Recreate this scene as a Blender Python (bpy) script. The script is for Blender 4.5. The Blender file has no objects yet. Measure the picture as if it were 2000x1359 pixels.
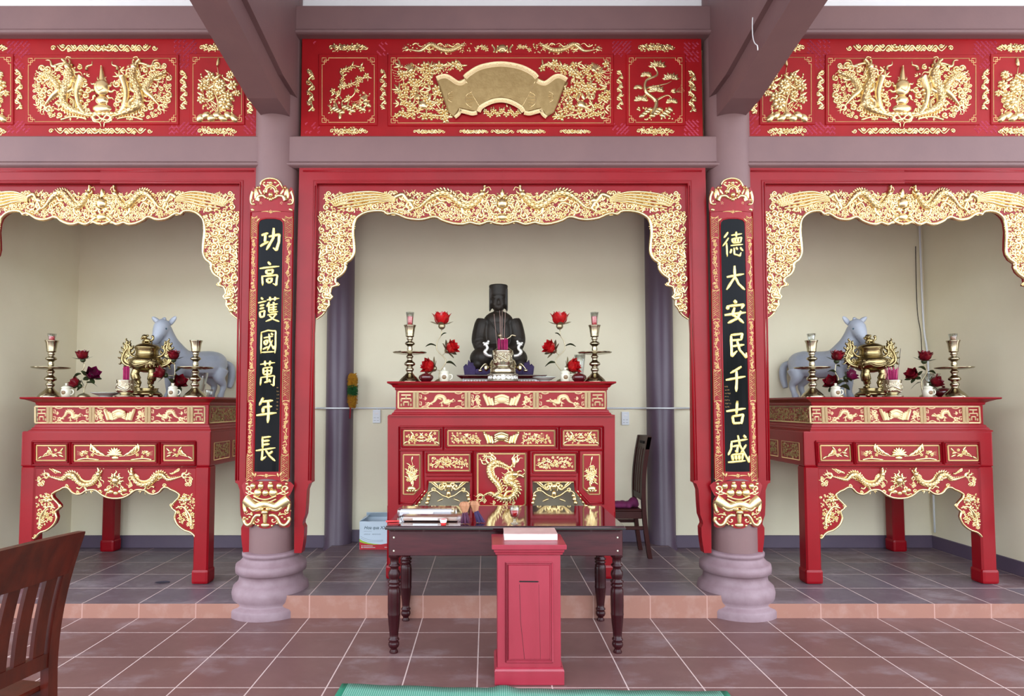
import bpy, bmesh, math, random
from math import sin, cos, pi, radians, sqrt, atan2, hypot
from mathutils import Vector, Matrix
from mathutils.geometry import tessellate_polygon

# ------------------------------------------------------------------ camera, world, exposure
SC = bpy.context.scene
COL = SC.collection
F = 1220.0                       # focal length in pixels of the 2000 px wide frame
PITCH = math.atan(F / 25000.0)
EYE = 1.5
CU, CV = 950.0, 790.0 - F * math.tan(PITCH)
cam_d = bpy.data.cameras.new('camera')
cam_d.sensor_width = 36.0
cam_d.lens = 36.0 * F / 2000.0
cam_d.shift_x = (1000.0 - CU) / 2000.0
cam_d.shift_y = (CV - 679.5) / 2000.0
cam_d.clip_start = 0.05
cam = bpy.data.objects.new('camera', cam_d)
COL.objects.link(cam)
cam.location = (0, 0, EYE)
cam.rotation_euler = (pi / 2 + PITCH, 0, 0)
SC.camera = cam

SC.view_settings.view_transform = 'Standard'
SC.view_settings.look = 'None'
SC.view_settings.gamma = 1.0
SC.view_settings.use_curve_mapping = False
SC.view_settings.exposure = 1.5
SC.cycles.use_denoising = True
SC.cycles.max_bounces = 8
SC.cycles.diffuse_bounces = 4
SC.cycles.glossy_bounces = 4
SC.cycles.transmission_bounces = 8
SC.cycles.sample_clamp_indirect = 6.0
SC.cycles.caustics_reflective = False
SC.cycles.caustics_refractive = False

wd = bpy.data.worlds.new('daylight')
SC.world = wd
wd.use_nodes = True
nt = wd.node_tree
bg = nt.nodes['Background']
tc = nt.nodes.new('ShaderNodeTexCoord')
sep = nt.nodes.new('ShaderNodeSeparateXYZ')
nt.links.new(tc.outputs['Generated'], sep.inputs[0])
noi = nt.nodes.new('ShaderNodeTexNoise'); noi.inputs['Scale'].default_value = 9.0; noi.inputs['Detail'].default_value = 4.0
nt.links.new(tc.outputs['Generated'], noi.inputs['Vector'])
ma = nt.nodes.new('ShaderNodeMath'); ma.operation = 'MULTIPLY_ADD'
ma.inputs[1].default_value = 0.22
nt.links.new(noi.outputs[0], ma.inputs[0]); nt.links.new(sep.outputs[2], ma.inputs[2])
rmp = nt.nodes.new('ShaderNodeValToRGB')
nt.links.new(ma.outputs[0], rmp.inputs[0])
cr_ = rmp.color_ramp
cr_.elements[0].position = 0.0; cr_.elements[0].color = (0.85, 0.87, 0.92, 1)      # paved yard
cr_.elements[1].position = 1.0; cr_.elements[1].color = (0.75, 0.88, 1.05, 1)
for p_, c_ in ((0.10, (0.95, 0.97, 1.02, 1)), (0.12, (0.20, 0.27, 0.15, 1)), (0.18, (0.26, 0.36, 0.22, 1)), (0.21, (1.17, 1.30, 1.47, 1)), (0.5, (1.05, 1.18, 1.34, 1))):
    e_ = cr_.elements.new(p_); e_.color = c_
nt.links.new(rmp.outputs[0], bg.inputs[0])
bg.inputs[1].default_value = 1.6

# ------------------------------------------------------------------ measuring helpers
def P(u, v, Y):
    """point on the vertical plane at distance Y that the photograph shows at (u, v): returns X, Z"""
    a, b = (u - CU) / F, (CV - v) / F
    dy = cos(PITCH) - b * sin(PITCH)
    dz = sin(PITCH) + b * cos(PITCH)
    t = Y / dy
    return a * t, EYE + dz * t

def D(v, h):
    b = (CV - v) / F
    return -h * (cos(PITCH) - b * sin(PITCH)) / (sin(PITCH) + b * cos(PITCH))

H_SIDE, H_MID = 0.10, 0.157
Y_STEP = D(1207, 1.5)
YC = 4.675                                   # axis of the front columns
Y_BEAM = YC - 0.11
Y_PANEL = YC - 0.045
Y_ARCH = YC - 0.062
Y_WALL = D(1069.5, 1.5 - H_SIDE)
XL, XR = P(532, 1000, YC)[0], P(1433, 1000, YC)[0]
XM = P(981, 400, Y_ARCH)[0]

# ------------------------------------------------------------------ mesh building
class G:
    def __init__(s):
        s.v, s.f, s.sm, s.mi = [], [], [], []
    def add(s, vs, fs, smooth=False, mat=0):
        b = len(s.v)
        s.v.extend([tuple(p) for p in vs])
        for f in fs:
            s.f.append(tuple(b + i for i in f)); s.sm.append(smooth); s.mi.append(mat)
        return s
    def join(s, o, fn=None):
        b = len(s.v)
        s.v.extend([fn(p) if fn else p for p in o.v])
        s.f.extend([tuple(b + i for i in f) for f in o.f]); s.sm += o.sm; s.mi += o.mi
        return s
    def bm(s, b, smooth=False, mat=0):
        b.verts.index_update()
        s.add([v.co[:] for v in b.verts], [[v.index for v in f.verts] for f in b.faces], smooth, mat)
        b.free(); return s
    # axis-aligned box from corner to corner, bevelled
    def box(s, x0, x1, y0, y1, z0, z1, bev=0.0, mat=0, seg=1, M=None):
        b = bmesh.new()
        bmesh.ops.create_cube(b, size=1.0)
        for v in b.verts:
            v.co = Vector((x0 + (v.co.x + .5) * (x1 - x0), y0 + (v.co.y + .5) * (y1 - y0), z0 + (v.co.z + .5) * (z1 - z0)))
        if bev > 0:
            bmesh.ops.bevel(b, geom=list(b.edges), offset=bev, segments=seg, affect='EDGES', profile=0.6)
        if M: bmesh.ops.transform(b, matrix=M, verts=b.verts)
        return s.bm(b, False, mat)
    # surface of revolution about the vertical through (cx, cy); profile of (r, z)
    def lathe(s, prof, cx=0, cy=0, cz=0, n=24, mat=0, smooth=True, sx=1, sy=1):
        vs, fs = [], []
        for r, z in prof:
            for i in range(n):
                a = 2 * pi * i / n
                vs.append((cx + r * cos(a) * sx, cy + r * sin(a) * sy, cz + z))
        for j in range(len(prof) - 1):
            for i in range(n):
                k = (i + 1) % n
                fs.append((j * n + i, j * n + k, (j + 1) * n + k, (j + 1) * n + i))
        s.add(vs, fs, smooth, mat)
        if prof[0][0] > 1e-4: s.add(vs[:n], [tuple(range(n - 1, -1, -1))], False, mat)
        if prof[-1][0] > 1e-4: s.add(vs[-n:], [tuple(range(n))], False, mat)
        return s
    # tube along 3-D points
    def tube(s, pts, rad, n=8, mat=0, flat=1.0, smooth=True, up=None):
        pts = [Vector(p) for p in pts]
        m = len(pts)
        rr = rad if isinstance(rad, (list, tuple)) else [rad] * m
        vs, fs = [], []
        pu = None
        for i, p in enumerate(pts):
            t = (pts[min(i + 1, m - 1)] - pts[max(i - 1, 0)])
            t = t.normalized() if t.length > 1e-9 else Vector((0, 0, 1))
            if pu is None:
                w = Vector(up) if up else (Vector((0, 0, 1)) if abs(t.z) < .9 else Vector((0, 1, 0)))
            else:
                w = pu
            x = w - t * w.dot(t)
            x = x.normalized() if x.length > 1e-6 else t.orthogonal().normalized()
            pu = x
            y = t.cross(x)
            for k in range(n):
                a = 2 * pi * k / n
                vs.append(p + (x * cos(a) * flat + y * sin(a)) * rr[i])
        for i in range(m - 1):
            for k in range(n):
                q = (k + 1) % n
                fs.append((i * n + k, i * n + q, (i + 1) * n + q, (i + 1) * n + k))
        fs.append(tuple(range(n - 1, -1, -1))); fs.append(tuple((m - 1) * n + k for k in range(n)))
        return s.add(vs, fs, smooth, mat)
    # ellipsoid
    def ball(s, c, r, mat=0, nu=14, nv=9, M=None):
        rx, ry, rz = (r, r, r) if isinstance(r, (int, float)) else r
        vs = []
        for j in range(nv + 1):
            b = -pi / 2 + pi * j / nv
            for i in range(nu):
                a = 2 * pi * i / nu
                p = Vector((rx * cos(b) * cos(a), ry * cos(b) * sin(a), rz * sin(b)))
                if M: p = M @ p
                vs.append((c[0] + p.x, c[1] + p.y, c[2] + p.z))
        fs = [(j * nu + i, j * nu + (i + 1) % nu, (j + 1) * nu + (i + 1) % nu, (j + 1) * nu + i) for j in range(nv) for i in range(nu)]
        return s.add(vs, fs, True, mat)
    # outline in the X-Z plane given a thickness from y0 (front) to y1 (back)
    def plate(s, pts, y0, y1, mat=0, bev=0.0):
        n = len(pts)
        fr = [(x, y0, z) for x, z in pts]; bk = [(x, y1, z) for x, z in pts]
        if bev > 0:
            ins = inset(pts, bev)
            fr2 = [(x, y0, z) for x, z in ins]
            fr = [(x, y0 + bev, z) for x, z in pts]
            tri = tessellate_polygon([[Vector((x, z, 0)) for x, z in ins]])
            s.add(fr2, tri, False, mat)
            s.add(fr2 + fr, [(i, (i + 1) % n, n + (i + 1) % n, n + i) for i in range(n)], False, mat)
        else:
            tri = tessellate_polygon([[Vector((x, z, 0)) for x, z in pts]])
            s.add(fr, tri, False, mat)
        tri = tessellate_polygon([[Vector((x, z, 0)) for x, z in pts]])
        s.add(bk, tri, False, mat)
        s.add(fr + bk, [(i, (i + 1) % n, n + (i + 1) % n, n + i) for i in range(n)], False, mat)
        return s
    # moulding: profile (out, up) swept round a rectangle; used for cornices
    def cornice(s, x0, x1, y0, y1, prof, mat=0):
        vs, fs = [], []
        for o, z in prof:
            vs += [(x0 - o, y0 - o, z), (x1 + o, y0 - o, z), (x1 + o, y1 + o * 0.15, z), (x0 - o, y1 + o * 0.15, z)]
        for j in range(len(prof) - 1):
            for i in range(4):
                k = (i + 1) % 4
                fs.append((j * 4 + i, j * 4 + k, (j + 1) * 4 + k, (j + 1) * 4 + i))
        m = (len(prof) - 1) * 4
        fs += [(3, 2, 1, 0), (m, m + 1, m + 2, m + 3)]
        return s.add(vs, fs, False, mat)

def inset(pts, d):
    n = len(pts)
    ar = sum(pts[i][0] * pts[(i + 1) % n][1] - pts[(i + 1) % n][0] * pts[i][1] for i in range(n))
    sg = 1 if ar > 0 else -1
    out = []
    for i in range(n):
        a, b, c = Vector(pts[i - 1]), Vector(pts[i]), Vector(pts[(i + 1) % n])
        e1, e2 = (b - a), (c - b)
        if e1.length < 1e-9 or e2.length < 1e-9: out.append(tuple(b)); continue
        e1.normalize(); e2.normalize()
        n1, n2 = Vector((-e1.y, e1.x)) * sg, Vector((-e2.y, e2.x)) * sg
        m = n1 + n2
        if m.length < 0.2: out.append(tuple(b)); continue
        m.normalize()
        q = b + m * d / max(0.5, m.dot(n1))
        out.append((q.x, q.y))
    return out

def crv(pts, n=6, closed=False):
    """smooth curve through points of any dimension"""
    m = len(pts)
    if m < 3 and not closed:
        return [tuple(pts[0][k] + (pts[-1][k] - pts[0][k]) * i / n for k in range(len(pts[0]))) for i in range(n + 1)]
    out = []
    for i in range(m if closed else m - 1):
        g = (lambda j: pts[j % m]) if closed else (lambda j: pts[max(0, min(m - 1, j))])
        a, b, c, d = g(i - 1), g(i), g(i + 1), g(i + 2)
        for k in range(n):
            t = k / n
            out.append(tuple(0.5 * (2 * b[q] + (c[q] - a[q]) * t + (2 * a[q] - 5 * b[q] + 4 * c[q] - d[q]) * t * t + (3 * b[q] - a[q] - 3 * c[q] + d[q]) * t ** 3) for q in range(len(b))))
    if not closed: out.append(tuple(pts[-1]))
    return out

def inpoly(x, y, poly):
    c = False; n = len(poly); j = n - 1
    for i in range(n):
        xi, yi = poly[i]; xj, yj = poly[j]
        if (yi > y) != (yj > y) and x < (xj - xi) * (y - yi) / (yj - yi) + xi: c = not c
        j = i
    return c

# ------------------------------------------------------------------ objects
ORG = {}
def tag(o, label=None, cat=None, group=None, kind=None):
    if label: o['label'] = label
    if cat: o['category'] = cat
    if group: o['group'] = group
    if kind: o['kind'] = kind
    return o
def thing(name, label, cat, loc=(0, 0, 0), group=None, rz=0.0):
    o = bpy.data.objects.new(name, None); COL.objects.link(o)
    o.empty_display_size = 0.05
    o.location = loc; o.rotation_euler = (0, 0, rz)
    ORG[o.name] = Vector(loc)
    return tag(o, label, cat, group, 'thing')
def obj(name, g, mats, parent=None, local=False, org=None):
    """link a mesh; part geometry comes in world coordinates unless local"""
    me = bpy.data.meshes.new(name)
    if parent is not None: o0 = Vector((0, 0, 0)) if local else ORG[parent.name]
    elif org is not None: o0 = Vector(org)
    else:
        xs, ys, zs = zip(*g.v)
        o0 = Vector(((min(xs) + max(xs)) / 2, (min(ys) + max(ys)) / 2, min(zs)))
    me.from_pydata([(p[0] - o0.x, p[1] - o0.y, p[2] - o0.z) for p in g.v], [], g.f)
    for m in (mats if isinstance(mats, (list, tuple)) else [mats]): me.materials.append(m)
    me.polygons.foreach_set('use_smooth', g.sm)
    me.polygons.foreach_set('material_index', g.mi)
    me.update()
    o = bpy.data.objects.new(name, me); COL.objects.link(o)
    if parent is not None:
        o.parent = parent; ORG[o.name] = o0 if not local else Vector((0, 0, 0))
    else:
        o.location = o0; ORG[o.name] = o0
    return o
def fix(o):
    """one outward side for closed meshes"""
    b = bmesh.new(); b.from_mesh(o.data); bmesh.ops.remove_doubles(b, verts=b.verts, dist=1e-6)
    bmesh.ops.recalc_face_normals(b, faces=b.faces); b.to_mesh(o.data); b.free(); return o
def single(name, label, cat, g, mats, group=None, org=None):
    return tag(obj(name, g, mats, None, org=org), label, cat, group, 'thing')
def struct(name, g, mats):
    return tag(obj(name, g, mats, None, org=(0, 0, 0)), kind='structure')
def dup(root, loc, label=None, rz=None, scale=None, group=None):
    def cp(o, par):
        c = o.copy(); COL.objects.link(c)
        if par is not None: c.parent = par
        for ch in list(o.children): cp(ch, c)
        return c
    r = cp(root, None)
    r.location = loc
    if rz is not None: r.rotation_euler = (0, 0, rz)
    if scale is not None: r.scale = scale if isinstance(scale, (tuple, list)) else (scale,) * 3
    if label: r['label'] = label
    if group: r['group'] = group
    return r

# ------------------------------------------------------------------ materials
def srgb(r, g, b):
    f = lambda c: (c / 255 / 12.92) if c / 255 <= .04045 else ((c / 255 + .055) / 1.055) ** 2.4
    return (f(r), f(g), f(b), 1)
class Mt:
    """a small wrapper round a Principled node tree"""
    def __init__(s, name, col, rough=0.5, metal=0.0, coat=0.0, spec=0.5, **kw):
        s.m = bpy.data.materials.new(name); s.m.use_nodes = True
        s.t = s.m.node_tree; s.b = s.t.nodes['Principled BSDF']
        s.set('Base Color', col); s.set('Roughness', rough); s.set('Metallic', metal); s.set('Coat Weight', coat)
        s.set('Coat Roughness', 0.08); s.set('Specular IOR Level', spec)
        for k, v in kw.items(): s.set(k.replace('_', ' '), v)
    def set(s, k, v): s.b.inputs[k].default_value = v
    def n(s, typ, **kw):
        x = s.t.nodes.new('ShaderNode' + typ)
        for k, v in kw.items():
            if hasattr(x, k): setattr(x, k, v)
            else: x.inputs[k.replace('_', ' ')].default_value = v
        return x
    def l(s, a, b): s.t.links.new(a, b)
    def coord(s, scale=(1, 1, 1), kind='Object'):
        tcn = s.n('TexCoord'); mp = s.n('Mapping'); mp.inputs['Scale'].default_value = scale
        s.l(tcn.outputs[kind], mp.inputs[0]); return mp.outputs[0]
    def noise(s, scale, detail=4, co=None, rough=.6):
        x = s.n('TexNoise', Scale=scale, Detail=detail, Roughness=rough)
        s.l(co if co else s.coord(), x.inputs['Vector']); return x.outputs[0]
    def ramp(s, fac, stops):
        r = s.n('ValToRGB'); s.l(fac, r.inputs[0])
        e = r.color_ramp.elements
        e[0].position, e[0].color = stops[0]; e[1].position, e[1].color = stops[-1]
        for p_, c in stops[1:-1]:
            q = e.new(p_); q.color = c
        return r.outputs[0]
    def mix(s, fac, a, b):
        x = s.n('Mix', data_type='RGBA')
        for i, q in ((0, fac), (6, a), (7, b)):
            if isinstance(q, (tuple, list, float, int)): x.inputs[i].default_value = q
            else: s.l(q, x.inputs[i])
        return x.outputs[2]
    def math(s, op, a, b=None, c=None):
        x = s.n('Math', operation=op)
        for i, q in enumerate((a, b, c)):
            if q is None: continue
            if isinstance(q, (int, float)): x.inputs[i].default_value = q
            else: s.l(q, x.inputs[i])
        return x.outputs[0]
    def col(s, out): s.l(out, s.b.inputs['Base Color']); return s
    def rough(s, out): s.l(out, s.b.inputs['Roughness']); return s
    def bump(s, out, strength=.2, dist=.01):
        x = s.n('Bump', Strength=strength, Distance=dist); s.l(out, x.inputs['Height']); s.l(x.outputs[0], s.b.inputs['Normal']); return s
def mottled(name, c1, c2, scale=6, rough=.5, bump=.1, bscale=60, stretch=(1, 1, 1), **kw):
    m = Mt(name, c1, rough, **kw)
    co = m.coord(stretch)
    m.col(m.mix(m.ramp(m.noise(scale, 5, co), [(.3, (0, 0, 0, 1)), (.7, (1, 1, 1, 1))]), c1, c2))
    if bump: m.bump(m.noise(bscale, 3, co), bump, .004)
    return m.m

GOLD = mottled('gilding', (.66, .48, .21, 1), (.76, .60, .33, 1), 14, .24, .25, 120, metal=.92)
GOLD_OLD = mottled('dull gilding', (.30, .20, .08, 1), (.40, .28, .12, 1), 20, .42, .3, 60, metal=.7)
GOLD_LINE = mottled('gilt line', (.58, .36, .14, 1), (.66, .43, .19, 1), 14, .38, .1, 120, metal=.4)
GOLD_PALE = mottled('pale gilding', (.66, .49, .25, 1), (.76, .59, .33, 1), 14, .4, .15, 120, metal=.15)
BRASS = mottled('polished brass', (.40, .34, .22, 1), (.48, .42, .29, 1), 20, .2, .05, 80, metal=1.0)
BRONZE = mottled('aged brass', (.27, .205, .095, 1), (.38, .295, .145, 1), 25, .25, .15, 90, metal=1.0)
SILVERY = mottled('silvery brass', (.48, .42, .29, 1), (.58, .52, .39, 1), 20, .24, .1, 80, metal=1.0)
RED = mottled('red lacquer', srgb(122, 3, 14), srgb(134, 6, 19), 3, .33, .04, 30, coat=.04, spec=.25)
RED_FR = mottled('red painted board', srgb(134, 3, 11), srgb(148, 7, 15), 5, .45, .06, 40, spec=.25)
RED_DK = mottled('deep red lacquer', srgb(126, 5, 17), srgb(140, 9, 22), 4, .34, .05, 30, coat=.05, spec=.25)
PINKISH = mottled('rubbed rose paint', srgb(200, 84, 112), srgb(180, 50, 76), 30, .5, .05, 60)
MAUVE = mottled('mauve brown paint', srgb(115, 85, 84), srgb(106, 78, 79), 2.5, .55, .12, 45)
MAUVE_BASE = mottled('worn mauve cement', srgb(124, 98, 104), srgb(140, 116, 122), 9, .6, .25, 50)
PLASTER = mottled('cream plaster', srgb(232, 223, 196), srgb(227, 217, 189), 2.2, .85, .15, 90)
WHITEWASH = mottled('white plaster', srgb(228, 228, 228), srgb(220, 220, 222), 2, .9, .1, 70)
SKIRT = mottled('dark mauve skirting paint', srgb(84, 70, 88), srgb(92, 76, 92), 3, .5, .1, 40)
BLACK_LAC = Mt('black lacquer', srgb(7, 7, 11), .15, spec=.08).m
CHAR_GOLD = mottled('bright gilt lettering', (.92, .72, .20, 1), (.95, .78, .28, 1), 12, .38, .1, 80, metal=.55)
WOOD_DK = mottled('dark varnished wood', srgb(52, 14, 20), srgb(70, 22, 27), 5, .25, .03, 30, (1, 8, 8), coat=.1, spec=.4)
WOOD_LEG = mottled('near black turned wood', srgb(40, 9, 13), srgb(54, 14, 18), 6, .25, .03, 30, spec=.25)
WOOD_RED = mottled('reddish brown varnished wood', srgb(76, 22, 11), srgb(52, 13, 7), 4, .32, .05, 25, (6, 6, 1), spec=.3)
WOOD_BLK = mottled('dark brown chair wood', srgb(50, 19, 17), srgb(64, 26, 22), 6, .4, .05, 25, spec=.2)
BOX_RED = mottled('pinkish red painted wood', srgb(146, 34, 52), srgb(136, 28, 45), 3, .42, .06, 25, (4, 4, 1), coat=.1)
STONE_W = mottled('bluish white glazed stone', srgb(172, 176, 186), srgb(150, 155, 166), 5, .4, .1, 40)
STATUE = mottled('dark weathered bronze', srgb(30, 26, 21), srgb(46, 37, 29), 12, .5, .4, 60, metal=.1, spec=.3)
PORC = mottled('ivory porcelain', srgb(214, 210, 190), srgb(206, 200, 176), 8, .18, .02, 30, coat=.4)
PORC_P = Mt('painted brown motif', srgb(120, 92, 60), .3).m
CELADON = mottled('pale green porcelain', srgb(192, 200, 190), srgb(184, 192, 182), 8, .15, .02, 30, coat=.4)
PETAL = mottled('red lacquered petal', srgb(196, 24, 26), srgb(150, 12, 20), 30, .25, .05, 60, coat=.5)
PETAL_D = mottled('maroon lacquered petal', srgb(120, 18, 28), srgb(84, 10, 24), 30, .22, .05, 60, coat=.5)
PETAL_P = mottled('purple red lacquered petal', srgb(104, 18, 58), srgb(78, 10, 40), 30, .22, .05, 60, coat=.5)
STEM = Mt('dull brass stem', (.45, .38, .24, 1), .35, .9).m
LEAFM = mottled('dark green enamel', srgb(44, 56, 34), srgb(66, 76, 44), 30, .35, .05, 60, metal=.3)
MAROON = mottled('maroon pottery', srgb(88, 18, 24), srgb(66, 12, 18), 10, .2, .05, 40, coat=.5)
INCENSE = mottled('magenta incense stick', srgb(176, 30, 96), srgb(150, 20, 80), 40, .7, .1, 90)
ASHSTICK = Mt('burnt incense stick', srgb(150, 120, 110), .8).m
PURPLE = mottled('dark purple cloth', srgb(66, 48, 92), srgb(44, 32, 66), 14, .8, .3, 60)
PLUM = mottled('plum cloth', srgb(120, 30, 84), srgb(92, 20, 66), 14, .8, .4, 60)
PAPER = Mt('white paper', srgb(232, 228, 226), .8).m
COVER = mottled('worn printed cover', srgb(206, 172, 164), srgb(190, 150, 146), 10, .45, .02, 30)
CARD_W = Mt('white carton board', srgb(206, 220, 232), .55).m
CARD_R = Mt('red carton print', srgb(186, 30, 44), .5).m
CARD_G = Mt('lime carton print', srgb(158, 190, 60), .5).m
INK = Mt('grey green ink', srgb(64, 92, 104), .7).m
INK_L = Mt('pale ink', srgb(150, 166, 178), .7).m
PLASTIC = Mt('white plastic', srgb(222, 224, 226), .4).m
SLOT = Mt('black slot', srgb(16, 10, 12), .9).m
YELLOW_F = mottled('yellow fibre', srgb(196, 140, 24), srgb(160, 108, 16), 60, .9, .6, 200)
GREEN_F = mottled('green fibre', srgb(30, 96, 40), srgb(20, 70, 30), 60, .9, .6, 200)
TAN_P = mottled('brown paper wrap', srgb(176, 122, 88), srgb(150, 98, 66), 18, .7, .3, 60)
def clear(name, tint, lo, hi, rough):
    # thin clear sheet: lets light through, mirrors more towards grazing
    m = bpy.data.materials.new(name); m.use_nodes = True; t = m.node_tree
    for n in list(t.nodes): t.nodes.remove(n)
    o = t.nodes.new('ShaderNodeOutputMaterial'); mx = t.nodes.new('ShaderNodeMixShader'); tr = t.nodes.new('ShaderNodeBsdfTransparent'); gl = t.nodes.new('ShaderNodeBsdfGlossy')
    lw = t.nodes.new('ShaderNodeLayerWeight'); lw.inputs[0].default_value = .4
    mr = t.nodes.new('ShaderNodeMapRange'); mr.inputs[3].default_value = lo; mr.inputs[4].default_value = hi
    tr.inputs[0].default_value = tint; gl.inputs['Roughness'].default_value = rough
    t.links.new(lw.outputs[1], mr.inputs[0]); t.links.new(mr.outputs[0], mx.inputs[0]); t.links.new(tr.outputs[0], mx.inputs[1]); t.links.new(gl.outputs[0], mx.inputs[2]); t.links.new(mx.outputs[0], o.inputs[0])
    return m
GLASS = clear('clear glass', (.94, .96, .95, 1), .06, .7, .03)
WRAP = clear('clear plastic wrap', (.93, .92, .94, 1), .14, .8, .12)
WINE = Mt('red liquid', srgb(190, 20, 24), .05, coat=.4).m
WAX = Mt('red candle wax', srgb(214, 20, 36), .35, coat=.3).m
TIN = Mt('red foil cup', srgb(206, 50, 50), .35).m
INK_D = Mt('dark dry leaf', srgb(52, 44, 58), .8).m
# ------------------------------------------------------------------ carved relief
# drawn in u (right), v (down) with height h towards the viewer; a mapping sets it on a surface
class Rel:
    def __init__(s, mp, seed=1):
        s.g = G(); s.mp = mp; s.r = random.Random(seed); s.occ = []
    def ridge(s, pts, w, h=None, z0=0.0, n=5, smooth=True, prof=None):
        C = crv(pts, n) if smooth else [tuple(p) for p in pts]
        m = len(C)
        L = [0.0]
        for i in range(1, m): L.append(L[-1] + hypot(C[i][0] - C[i - 1][0], C[i][1] - C[i - 1][1]))
        T = L[-1] or 1.0
        sec = prof or ((-1, -.25), (-.72, .68), (0, 1), (.72, .68), (1, -.25))
        vs, fs = [], []
        k = len(sec)
        for i in range(m):
            a, b = C[max(i - 1, 0)], C[min(i + 1, m - 1)]
            dx, dy = b[0] - a[0], b[1] - a[1]
            q = hypot(dx, dy) or 1.0
            nx, ny = -dy / q, dx / q
            t = L[i] / T
            ww = w(t) if callable(w) else w
            hh = (h(t) if callable(h) else h) if h is not None else ww * 1.1
            zz = z0(t) if callable(z0) else z0
            for o, e in sec:
                vs.append(s.mp(C[i][0] + nx * ww * o, C[i][1] + ny * ww * o, zz + hh * e))
        for i in range(m - 1):
            for j in range(k - 1):
                fs.append((i * k + j, i * k + j + 1, (i + 1) * k + j + 1, (i + 1) * k + j))
        fs.append(tuple(range(k))); fs.append(tuple((m - 1) * k + j for j in range(k)))
        s.g.add(vs, fs, True)
        for i in range(0, m, 2): s.occ.append((C[i][0], C[i][1], (w(L[i] / T) if callable(w) else w) * 1.15))
        return s
    def dome(s, u, v, ru, rv=None, ang=0.0, h=None, z0=0.0, n=9, nr=2):
        rv = rv or ru; h = h if h is not None else min(ru, rv)
        ca, sa = cos(ang), sin(ang)
        vs, fs = [], []
        for j in range(nr + 1):
            b = (pi / 2) * j / (nr + 1)
            for i in range(n):
                a = 2 * pi * i / n
                x, y = ru * cos(b) * cos(a), rv * cos(b) * sin(a)
                vs.append(s.mp(u + x * ca - y * sa, v + x * sa + y * ca, z0 + h * (sin(b) if j else -.2)))
        vs.append(s.mp(u, v, z0 + h))
        for j in range(nr):
            for i in range(n):
                q = (i + 1) % n
                fs.append((j * n + i, j * n + q, (j + 1) * n + q, (j + 1) * n + i))
        for i in range(n): fs.append((nr * n + i, nr * n + (i + 1) % n, (nr + 1) * n))
        s.g.add(vs, fs, True)
        s.occ.append((u, v, max(ru, rv)))
        return s
    def leaf(s, u, v, ang, L, W, h=None, z0=0.0, bend=0.0):
        x1, y1 = u + cos(ang) * L, v + sin(ang) * L
        mx, my = (u + x1) / 2 - sin(ang) * bend * L, (v + y1) / 2 + cos(ang) * bend * L
        return s.ridge([(u, v), (mx, my), (x1, y1)], lambda t: W * max(.06, sin(pi * min(.98, t * .9 + .07))) ** .8, h if h is not None else W * .9, z0, 3)
    def flower(s, u, v, r, n=5, a0=None, z0=0.0):
        a0 = s.r.random() * 6 if a0 is None else a0
        for i in range(n):
            a = a0 + 2 * pi * i / n
            s.dome(u + cos(a) * r * .58, v + sin(a) * r * .58, r * .5, r * .36, a, r * .4, z0, 8, 1)
        return s.dome(u, v, r * .3, h=r * .5, z0=z0 + r * .1, n=7, nr=1)
    def curl(s, u, v, r, a0=0.0, turns=1.4, d=1, w=None):
        w = w or r * .30
        pts = []
        for i in range(12):
            t = i / 11
            a = a0 + d * turns * 2 * pi * t
            q = r * (1 - .82 * t)
            pts.append((u + cos(a) * q, v + sin(a) * q))
        s.ridge(pts, lambda t: w * (.75 + .35 * t), None, 0, 2)
        return s.dome(u, v, r * .26, h=r * .32, n=6, nr=1)
    def cloud(s, u, v, r, a=0.0):
        for k, (da, q) in enumerate(((0, 0), (2.2, .95), (-2.2, .95))):
            s.curl(u + cos(a + da) * r * q, v + sin(a + da) * r * q, r * (.62 if k else .78), a + da + pi, 1.2, 1 if k != 2 else -1)
        return s.ridge([(u - cos(a) * r * .3, v - sin(a) * r * .3), (u - cos(a) * r * 1.6 - sin(a) * r * .4, v - sin(a) * r * 1.6 + cos(a) * r * .4), (u - cos(a) * r * 2.6, v - sin(a) * r * 2.6)], lambda t: r * .3 * (1 - t * .85), None, 0, 4)
    def flame(s, u, v, ang, L, W, d=1):
        pts = [(u, v)]
        for k in range(1, 4):
            t = k / 3
            o = d * L * .16 * sin(t * 2 * pi)
            pts.append((u + cos(ang) * L * t - sin(ang) * o, v + sin(ang) * L * t + cos(ang) * o))
        return s.ridge(pts, lambda t: W * (1 - t) ** .7 + .15, None, 0, 4)
    def dragon(s, path, w, legs=(.32, .68), side=1, scales=True, head=1.0):
        C = crv(path, 8); m = len(C)
        prof = lambda t: w * min(1.0, .22 + 2.0 * t) * (1 - .22 * max(0, (t - .7) / .3))
        s.ridge(C, prof, lambda t: prof(t) * 1.25, 0, 1, smooth=False)
        st = max(1, int(m / max(6, (sum(hypot(C[i][0] - C[i - 1][0], C[i][1] - C[i - 1][1]) for i in range(1, m)) / (w * .85)))))
        for c, i in enumerate(range(2, m - 1, st)):
            t = i / m
            dx, dy = C[i][0] - C[i - 1][0], C[i][1] - C[i - 1][1]
            q = hypot(dx, dy) or 1
            dx, dy = dx / q, dy / q
            pw = prof(t)
            if scales:
                for o in ((-.5, .12, .55) if c % 2 else (-.2, .4)):
                    s.dome(C[i][0] - dy * pw * o, C[i][1] + dx * pw * o, pw * .46, pw * .3, atan2(dy, dx), pw * .4, pw * (1.05 - abs(o) * .5), 6, 1)
            a = atan2(dy, dx)
            s.leaf(C[i][0] + dy * pw * .8 * side, C[i][1] - dx * pw * .8 * side, a - side * pi / 2 - side * .7, pw * 1.1, pw * .3)
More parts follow.
